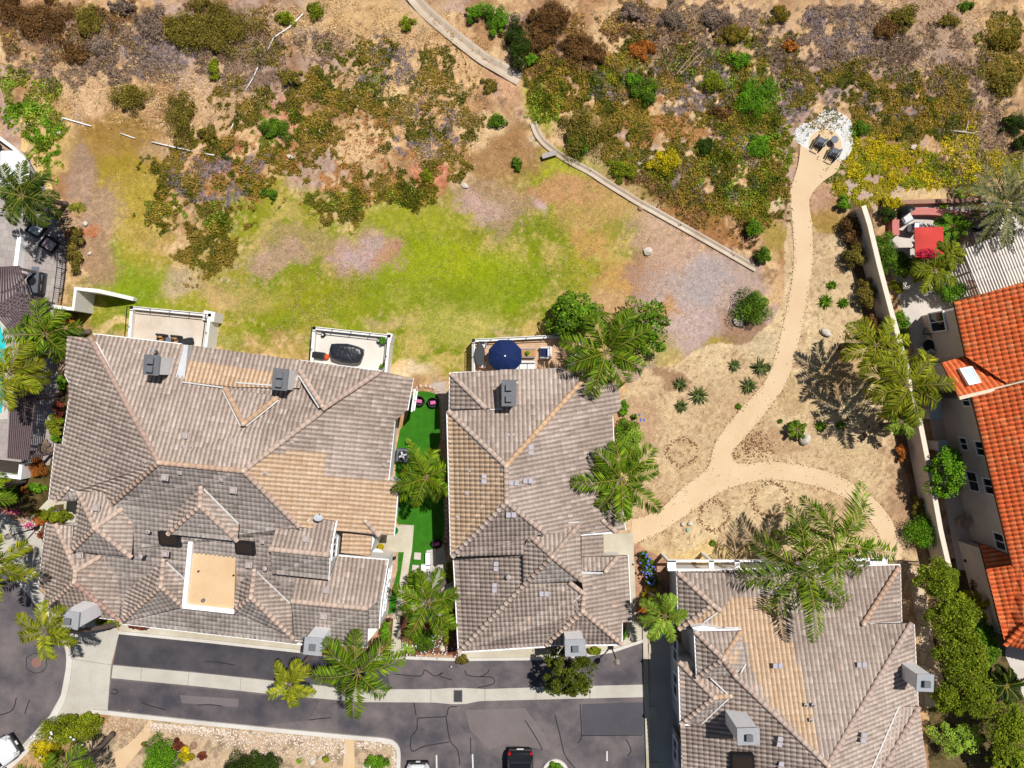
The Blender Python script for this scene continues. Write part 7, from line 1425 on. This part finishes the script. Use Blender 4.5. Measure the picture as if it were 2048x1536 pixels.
pergola('pergola', 'angled dark pergola section below the terrace grill', [(-14, 620), (40, 588), (104, 664), (46, 690)], 2.6, 15, M_pergd, (.06, .14), 3); pergola('pergola', 'short dark pergola bay left of the terrace grill', [(2, 538), (40, 536), (62, 600), (-4, 632)], 2.6, 10, M_pergd, (.06, .14), 3)
pergola('pergola', 'dark pergola corner bay beside the wing wall', [(52, 596), (100, 616), (104, 664), (44, 640)], 2.6, 10, M_pergd, (.06, .14), 3)
# fences
def fence(name, label, pts, h, m, bars=.14, post=1.6, z0=0, cat='fence'):
    q = [W(x, y, 0) for x, y in pts]; t = thing(name, label, cat, tuple(q[0])); b = MB(); pb = []
    for a, c in zip(q[:-1], q[1:]):
        v = c - a; L = v.length; yaw = math.atan2(v.y, v.x); mid = (a + c) / 2
        for z in (.15, h): b.box((mid.x, mid.y, z0 + z), (L, .04, .04), yaw)
        k = max(2, int(L / bars))
        for i in range(k): p = a.lerp(c, i / k); b.box((p.x, p.y, z0 + h / 2 + .05), (.018, .018, h - .1), yaw)
        for i in range(int(L / post) + 1): p = a.lerp(c, min(1, i * post / L)); pb.append(p)
    b.build('fence_panel', m, t)
    for p in pb: x = MB(); x.box((p.x, p.y, z0 + h / 2), (.06, .06, h + .1)); x.build('post', m, t)
fence('fence', 'black railing round the left terrace edge', smoothline([(60, 322), (95, 385), (118, 420), (134, 470), (133, 540), (124, 610)], 2), 1.1, M_dark); fence('fence', 'black iron fence between the granite path end and the boundary wall', [(1762, 1122), (1800, 1120), (1838, 1122)], 1.4, M_dark)
t = thing('terrace_wall', 'low white curved parapet along the upper left terrace', 'wall', W(40, 310)); b = MB(); band(b, smoothline([(-20, 262), (10, 282), (45, 310), (70, 350), (84, 385)], 4), .22, 0, .5); b.build('wall_body', M_stucco, t)
t = thing('seat_wall', 'straight cream low wall beside the terrace steps', 'wall', W(40, 515)); b = MB(); band(b, [(49, 475), (40, 545)], .3, 0, .55); b.build('wall_body', M_white, t)
t = new('barbecue', 'black barbecue cart with a round burner beside the terrace fence', 'barbecue'); MB().rbox((0, 0, .5), (.8, 1.55, .9), 0, .04).build('cabinet', mat('grill grey', C(104, 106, 114), .45, .06), t); b = MB(); b.cyl((-.1, .05, .95), .33, .06, 28); b.build('burner_lid', M_black, t); MB().rbox((0, .95, .8), (.55, .3, .05), 0, .02, 1).build('side_shelf', M_gsteel, t); MB().rbox((.44, 0, .75), (.14, 1.4, .4), 0, .04).build('front_panel', M_black, t)
for k in (-.35, .35): b = MB(); b.tube([(.53, k - .22, .82), (.56, k, .84), (.53, k + .22, .82)], .02, 6); b.build('handle', M_gsteel, t)
place(t, 83, 567, .03, -.1)
sidechair('black metal chair beside the white shade parasol', 46, 340, .03, 2.4, M_dark, M_plast, 'black terrace chairs'); sidechair('second black metal chair at the terrace parapet', 58, 352, .03, 2.4, M_dark, M_plast, 'black terrace chairs')
t = new('side_table', 'dark round pot table above the white shade parasol', 'table'); b = MB(); b.cyl((0, 0, .7), .3, .05, 24); b.build('tabletop', M_black, t); b = MB(); b.cyl((0, 0, 0), .06, .7, 10); b.build('leg', M_dark, t); place(t, 10, 302, .03)
t = new('planter', 'white open planter box at the south end of the pergola', 'planter'); b = MB()
for c_, d_ in (((-.0, -.6, .45), (2.4, .24, 1.1)), ((1.08, -.05, .45), (.24, .86, 1.1))): b.box(c_, d_)
b.build('box', M_white, t); b = MB(); b.box((-.1, -.06, .2), (2.0, .8, .4)); b.build('soil', M_under, t); place(t, 30, 932, .02, -.12)
sheet('pool', [(-80, 640), (0, 646), (6, 668), (12, 690), (10, 740), (8, 790), (4, 826), (-80, 830)], .036, mat('pool water', C(60, 214, 214), .08, .25, 1.5, .3, 4, spec=.5))
sheet('pool coping', [(-80, 628), (2, 634), (14, 662), (22, 690), (20, 745), (16, 838), (-80, 842)], .033, M_court)
# neighbour yard pieces
t = new('fire_table', 'square stone fire table with a dark glass centre', 'table'); MB().rbox((0, 0, .25), (1.0, 1.0, .5), 0, .03).build('body', M_pink, t); MB().rbox((0, 0, .505), (.5, .5, .03), 0, .01, 1).build('burner', mat_glass('blue glass', C(14, 20, 60)), t); place(t, 1955, 478, .02, .3)
t = new('grill', 'grey steel grill beside the red canopy', 'grill'); MB().rbox((0, 0, .5), (.62, .56, .95), 0, .05).build('cabinet', M_gsteel, t); MB().rbox((.15, 0, .99), (.2, .36, .04), 0, .01, 1).build('hotplate', M_black, t); MB().rbox((-.5, -.1, .7), (.3, .5, .04), 0, .01, 1).build('side_shelf', M_dark, t); place(t, 1822, 459, .02, -.1)
t = new('hanging_chair', 'grey hanging chair with a curved hood in the brick wall corner', 'chair'); b = MB(); b.smooth = True; vs = []; fs = []
for i in range(7):
    for k in range(12): a = math.pi * i / 6 * .55; u = math.pi * (k / 11); r_ = .62; vs.append((r_ * math.cos(u), .3 + r_ * math.sin(u) * math.cos(a) * .9, .5 + r_ * math.sin(u) * math.sin(a) * 1.5))
for i in range(6):
    for k in range(11): fs.append([i * 12 + k, i * 12 + k + 1, (i + 1) * 12 + k + 1, (i + 1) * 12 + k])
b.add(vs, fs); b.build('hood', M_black, t); MB().rbox((0, 0, .42), (.8, .9, .2), 0, .08).build('seat', M_gsteel, t); MB().rbox((0, 0, .54), (.6, .66, .12), 0, .05).build('cushion', M_cush, t); place(t, 1806, 437, .02, .5)
t = new('patio_bench', 'grey and gold cushioned bench against the neighbour house', 'bench'); MB().rbox((0, 0, .22), (.6, 1.3, .36), 0, .03).build('base', M_gsteel, t); MB().rbox((-.12, 0, .44), (.3, 1.2, .1), 0, .04).build('seat_cushion', mat('gold cushion', C(206, 170, 100), .9, .05), t); MB().rbox((.24, 0, .5), (.12, 1.3, .5), 0, .03).build('backrest', M_cush, t); place(t, 1857, 654, .02, -.3)
t = new('patio_table', 'dark iron patio table with white chairs under the palm fronds', 'table'); b = MB(); b.cyl((0, 0, .7), .42, .04, 24); b.build('tabletop', M_dark, t); b = MB(); b.cyl((0, 0, 0), .05, .7, 8); b.build('leg', M_dark, t); place(t, 1846, 692, .02)
sidechair('white iron chair left of the dark patio table', 1838, 700, .02, .6, M_cush, M_cush, 'white iron chairs'); sidechair('white iron chair below the dark patio table', 1850, 708, .02, 2.6, M_cush, M_cush, 'white iron chairs'); sidechair('grey chair above the dark patio table', 1858, 671, .02, 3.6, M_dark, M_gsteel)
b = MB(); b.tube([(-.9, .35, 1.7), (.9, -.35, 1.9)], .05, 8); b.tube([(-.9, .35, 0), (-.9, .35, 1.7)], .03, 8); b.tube([(.9, -.35, 0), (.9, -.35, 1.9)], .03, 8); one(b, 'clothes_rail', M_cush, 'white rail on two posts beside the neighbour house wall', 'rail', 1888, 690, .02)
def shed(label, px, py, w_, d_, z, yaw): b = MB(); b.box((0, 0, z / 2), (w_ - .1, d_ - .1, z)); o = one(b, 'garden_shed', M_pink, label, 'shed', px, py, .0, yaw, 'small sheds behind the boundary wall'); c = MB(); c.rbox((0, 0, z + .06), (w_, d_, .1), 0, .02, 1, 0, .08); x = c.build('shed_roof', mat('shed roof', C(196, 214, 222), .5, .05), None); x.parent = o; ORIG[x.name] = Vector()
shed('pale blue roofed shed under the fronds of the lower leaning palm', 1845, 818, .85, 1.3, 1.5, .12); shed('smaller pale roofed shed between wall and bright green tree', 1862, 888, .75, .75, 1.4, .12)
b = MB(); b.rbox((0, 0, .5), (.5, .55, 1.0), 0, .05); b.rbox((0, 0, 1.03), (.56, .6, .08), 0, .03, 1); one(b, 'wheelie_bin', mat('blue bin', C(20, 70, 220), .5, .05), 'blue wheelie bin beside the screening trees', 'bin', 1958, 1248, .02, .2)
# --- lamps, manhole, grate
def lamp(label, px, py, hx=0):
    t = new('street_lamp', label, 'street lamp', 'black lantern lamps'); b = MB(); b.smooth = True; b.lathe((0, 0, 0), [(.16, 0), (.16, .3), (.08, .42), (.05, .6), (.045, 2.6), (.09, 2.68), (.06, 2.75)], 14); b.build('post', M_dark, t); b = MB(); b.smooth = True; b.lathe((0, 0, 2.75), [(.08, 0), (.19, .12), (.22, .32), (.16, .46)], 16); b.build('globe', mat_glass('lamp glass', C(190, 176, 160), .2), t); b = MB(); b.lathe((0, 0, 3.2), [(.2, 0), (.13, .1), (.04, .14), (0, .2)], 16); b.build('lamp_cap', mat('lamp cap', C(150, 140, 132), .4, .05), t); place(t, px, py, .02)
lamp('black lantern lamp on the sidewalk by the cul-de-sac', 76, 1055); lamp('black lantern lamp on the front kerb of the middle townhouse', 1222, 1292)
b = MB(); b.cyl((0, 0, 0), .36, .012, 32); o = one(b, 'manhole_cover', mat('rusty iron', C(150, 112, 100), .8, .15, 10), 'round rusty manhole cover in the cul-de-sac', 'manhole cover', 73, 1325, .012)
t = new('drain_grate', 'square iron drain grate in the concrete gutter strip', 'drain grate'); MB().box((0, 0, .004), (.62, .84, .012)).build('pit', M_black, t)
for k in range(9): MB().box((-.26 + k * .065, 0, .014), (.02, .8, .012)).build('bar', mat('iron bar', C(120, 116, 116), .6, .1), t)
b = MB()
for c_, d_ in (((-.33, 0, .012), (.05, .94, .02)), ((.33, 0, .012), (.05, .94, .02)), ((0, .45, .012), (.61, .05, .02)), ((0, -.45, .012), (.61, .05, .02))): b.box(c_, d_)
b.build('frame', mat('pale frame', C(190, 184, 176)), t); place(t, 916, 1392, .016)
# asphalt: crack sealant, patches, markings
M_seal = mat('crack sealant', C(46, 45, 48), .6, .1); M_line = mat('road paint', C(228, 228, 226), .8, .08, 8)
def rib(name, lines, w_, z, m):
    b = MB()
    for ln in lines:
        q = smoothline(ln, 4) if len(ln) > 2 else ln; p = [(W(x, y).x, W(x, y).y) for x, y in q]; n = len(p); o_ = ribbon(p, w_); A, B = o_[:n], o_[n:][::-1]
        b.add([(x, y, z) for x, y in A + B], [[i, i + 1, n + i + 1, n + i][::-1] for i in range(n - 1)])
    for f in b.f:
        pass
    o = b.build(name, m); return tag(o, kind='structure')
rib('crack sealant', [[(410, 1322), (440, 1325), (470, 1330)], [(283, 1405), (310, 1414), (332, 1419)], [(395, 1410), (420, 1409), (445, 1412)], [(618, 1440), (640, 1437), (663, 1435)], [(905, 1360), (880, 1352), (885, 1345), (870, 1352), (850, 1340), (840, 1352), (790, 1348)], [(930, 1340), (935, 1350), (960, 1353), (975, 1345), (978, 1338)], [(960, 1353), (985, 1355), (988, 1366), (972, 1372), (955, 1375)], [(835, 1436), (870, 1434), (892, 1432), (898, 1415), (915, 1413)], [(892, 1432), (900, 1480), (915, 1500), (920, 1530)], [(835, 1436), (833, 1460), (822, 1475), (824, 1502), (850, 1492), (898, 1484)], [(1110, 1430), (1120, 1470), (1130, 1510), (1150, 1536)], [(1160, 1408), (1163, 1470), (1156, 1486)], [(1163, 1471), (1285, 1470)], [(1252, 1478), (1262, 1500), (1255, 1512)], [(0, 1430), (25, 1420), (33, 1395)], [(50, 1428), (56, 1408), (60, 1400)], [(1050, 1440), (1075, 1480), (1085, 1500)], [(225, 1378), (235, 1380), (232, 1388), (222, 1386)], [(828, 1405), (832, 1430)], [(941, 1475), (942, 1510)]], .07, .02, M_seal)
ring = [(73 + 21 * math.cos(a / 12 * 6.283) * (1 + .1 * math.sin(a * 3)), 1326 + 20 * math.sin(a / 12 * 6.283)) for a in range(13)]; rib('manhole seal', [ring], .05, .018, M_seal)
rib('parking line', [[(873, 1510), (874, 1560)], [(945, 1508), (947, 1560)], [(1214, 1502), (1214, 1522)]], .11, .022, M_line)
rib('concrete joint', [[(283, 1336), (282, 1362)], [(378, 1345), (376, 1371)], [(482, 1356), (480, 1383)], [(600, 1369), (599, 1394)], [(862, 1379), (862, 1405)], [(970, 1379), (970, 1402)], [(1072, 1376), (1072, 1400)], [(1180, 1372), (1180, 1397)], [(137, 1317), (226, 1330)], [(60, 1470), (185, 1424)]], .025, .024, mat('joint grey', C(130, 124, 116), .9, .1))
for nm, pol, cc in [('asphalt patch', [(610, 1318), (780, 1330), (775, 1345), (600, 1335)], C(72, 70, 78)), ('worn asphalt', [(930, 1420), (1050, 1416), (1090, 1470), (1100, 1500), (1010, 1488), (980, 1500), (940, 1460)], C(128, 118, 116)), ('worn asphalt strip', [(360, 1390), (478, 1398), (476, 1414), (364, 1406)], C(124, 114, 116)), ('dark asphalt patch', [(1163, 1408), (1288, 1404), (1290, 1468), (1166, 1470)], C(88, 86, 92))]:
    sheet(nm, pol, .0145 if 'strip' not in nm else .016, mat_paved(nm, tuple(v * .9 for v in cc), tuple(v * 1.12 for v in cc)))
# --- vehicles
M_cwhite = mat('white car paint', C(240, 240, 242), .25, .02, spec=.5); M_cblack = mat('black car paint', C(30, 32, 36), .22, .05, spec=.6); M_tyre = mat('tyre', (.012, .012, .012), .9, .1); M_rim = mat('rim', C(150, 150, 154), .35, .05, metal=.6)
M_red = mat('tail lamp', C(200, 16, 20), .3, .05); M_head = mat_glass('head lamp', C(206, 212, 216), .1)
def car(label, px, py, yaw, paint, L=4.7, Wd=1.9, Hh=1.72, suv=True, plate=True, roof=None):
    """car pointing along +x: lofted body, glasshouse, wheels, lamps"""
    t = new('parked_car', label, 'car', 'parked cars'); hw = Wd / 2; hl = L / 2
    b = MB(); b.smooth = True
    st = [(-hl, .45, .78, .80, .82), (-hl + .06, .36, .9, .9, .88), (-hl + .5, .3, .98, 1.0, .95), (-.9, .27, 1.02, 1, .97), (.3, .27, 1.02, 1, .97), (1.0, .28, 1.0, 1, .96), (hl - .75, .3, .98, .98, .93), (hl - .2, .34, .86, .9, .84), (hl, .45, .7, .74, .7)]
    vs = []; fs = []; m = 12
    for x, z0, z1, kw_, kt in st:
        w_ = hw * kw_; wt = hw * kt
        for y, z in ((-w_ * .9, z0), (-w_, z0 + .1), (-w_, (z0 + z1) / 2), (-w_ * .99, z1 - .12), (-wt * .95, z1 - .02), (-wt * .5, z1 + .02), (wt * .5, z1 + .02), (wt * .95, z1 - .02), (w_ * .99, z1 - .12), (w_, (z0 + z1) / 2), (w_, z0 + .1), (w_ * .9, z0)): vs.append((x, y, z))
    for i in range(len(st) - 1):
        for k in range(m): fs.append([i * m + k, i * m + (k + 1) % m, (i + 1) * m + (k + 1) % m, (i + 1) * m + k][::-1])
    fs += [list(range(m)), [(len(st) - 1) * m + k for k in range(m)][::-1]]; b.add(vs, fs); body = b.build('body', paint, t)
    rear = -hl + (.12 if suv else .5)
    base = [(rear, .97), (rear + .25, Hh - .06), (rear + .6, Hh), (-.1, Hh + .01), (.35, Hh - .04), (1.15, 1.0)]
    g = MB(); vs = []; fs = []
    for i, (x, z) in enumerate(base):
        k = (z - .97) / (Hh - .97); w_ = hw * (.94 - .17 * k); vs += [(x, -w_, z), (x, w_, z)]
    lo = [(rear, -hw * .94, .95), (rear, hw * .94, .95), (1.15, -hw * .94, .95), (1.15, hw * .94, .95)]
    n = len(base)
    for i in range(n - 1): fs.append([2 * i, 2 * i + 2, 2 * i + 3, 2 * i + 1])
    fs.append([2 * i for i in range(n)][::-1]); fs.append([2 * i + 1 for i in range(n)]); g.add(vs, fs); g.build('windows', M_glass, t)
    r_ = MB(); z = Hh + .035; r_.prism([(rear + .3, -hw * .72), (.32, -hw * .72), (.42, -hw * .5), (.42, hw * .5), (.32, hw * .72), (rear + .3, hw * .72)], z - .06, z); ro_ = r_.build('car_roof', roof or paint, t)
    for s_ in (-1, 1):
        p = MB(); 
        for (a, c) in (((rear + .02, hw * .93, .98), (rear + .3, hw * .77, Hh - .03)), ((-.6, hw * .94, .98), (-.62, hw * .785, Hh - .02)), ((1.12, hw * .92, 1.0), (.38, hw * .765, Hh - .03))): p.tube([(a[0], s_ * a[1], a[2]), (c[0], s_ * c[1], c[2])], .05, 6)
        p.build('pillar', paint, t)
        rr_ = MB(); rr_.tube([(rear + .4, s_ * hw * .68, Hh + .08), (.2, s_ * hw * .68, Hh + .08)], .025, 6); rr_.build('roof_rail', M_black, ro_)
        mi = MB(); mi.rbox((.85, s_ * (hw + .12), 1.02), (.16, .24, .17), 0, .05); mi.build('mirror', paint, t)
        for x in (-L * .3, L * .31):
            w_ = MB(); w_.smooth = True; w_.tube([(x, s_ * (hw - .2), .34), (x, s_ * (hw + .005), .34)], .34, 20); wo = w_.build('wheel', M_tyre, t); q = MB(); q.tube([(x, s_ * (hw - .01), .34), (x, s_ * (hw + .015), .34)], .21, 14); q.build('rim', M_rim, wo)
        h_ = MB(); h_.rbox((hl - .28, s_ * hw * .68, .78), (.42, .3, .16), -s_ * .5, .05); h_.build('headlight', M_head, t)
        tl = MB(); tl.rbox((-hl + .08, s_ * hw * .82, .88), (.14, .2, .3), 0, .03); tl.build('tail_light', M_red, t)
    gr = MB(); gr.rbox((hl - .1, 0, .62), (.2, Wd * .66, .22), 0, .05); gr.build('grille', M_black, t); bp = MB(); bp.rbox((hl - .02, 0, .42), (.26, Wd * .86, .24), 0, .08); bp.build('bumper', M_black, t); bp = MB(); bp.rbox((-hl + .02, 0, .55), (.26, Wd * .9, .3), 0, .08); bp.build('bumper', M_black if suv else paint, t)
    pl_ = MB(); pl_.rbox((-hl - .12, 0, .68), (.03, .5, .14), 0, .01, 1); pl_.build('number_plate', M_white, t)
    if plate: pl_ = MB(); pl_.rbox((hl + .12, 0, .5), (.03, .32, .16), 0, .01, 1); pl_.build('number_plate', M_white, t)
    wp = MB(); wp.tube([(1.05, -.4, 1.03), (.8, .1, 1.2)], .012, 5); wp.build('wiper', M_black, t)
    return place(t, px, py, .012, yaw), t
_, cw = car('white car with a red emblem on its bonnet at the cul-de-sac kerb', -14, 1515, .58, M_cwhite)
em = MB(); 
for k in range(3): em.rbox((1.62 + .05 * k, -.40, 1.035), (.025, .2 - .05 * abs(k - 1), .012), .5, .003, 1)
em.build('emblem', mat('emblem red', C(220, 40, 50), .5, .05), cw)
for r_, x0 in enumerate((1.55, 1.66)):
    le = MB()
    for k in range(9 if r_ == 0 else 12): le.box((x0, -.2 + k * (.055 if r_ == 0 else .035), 1.036), (.05 if r_ == 0 else .022, .034 if r_ == 0 else .02, .008), .0)
    le.build('lettering', mat('lettering grey', C(60, 60, 66), .6, .05), cw)
car('black sport utility car with its red tail lights facing the court', 1040, 1556, -math.pi / 2, M_cblack, 4.7, 1.9, 1.75, True, True); car('white car nose peeking in at the bottom edge beside the planted corner', 838, 1582, math.pi / 2, M_cwhite, 4.6, 1.8, 1.5, False, True)
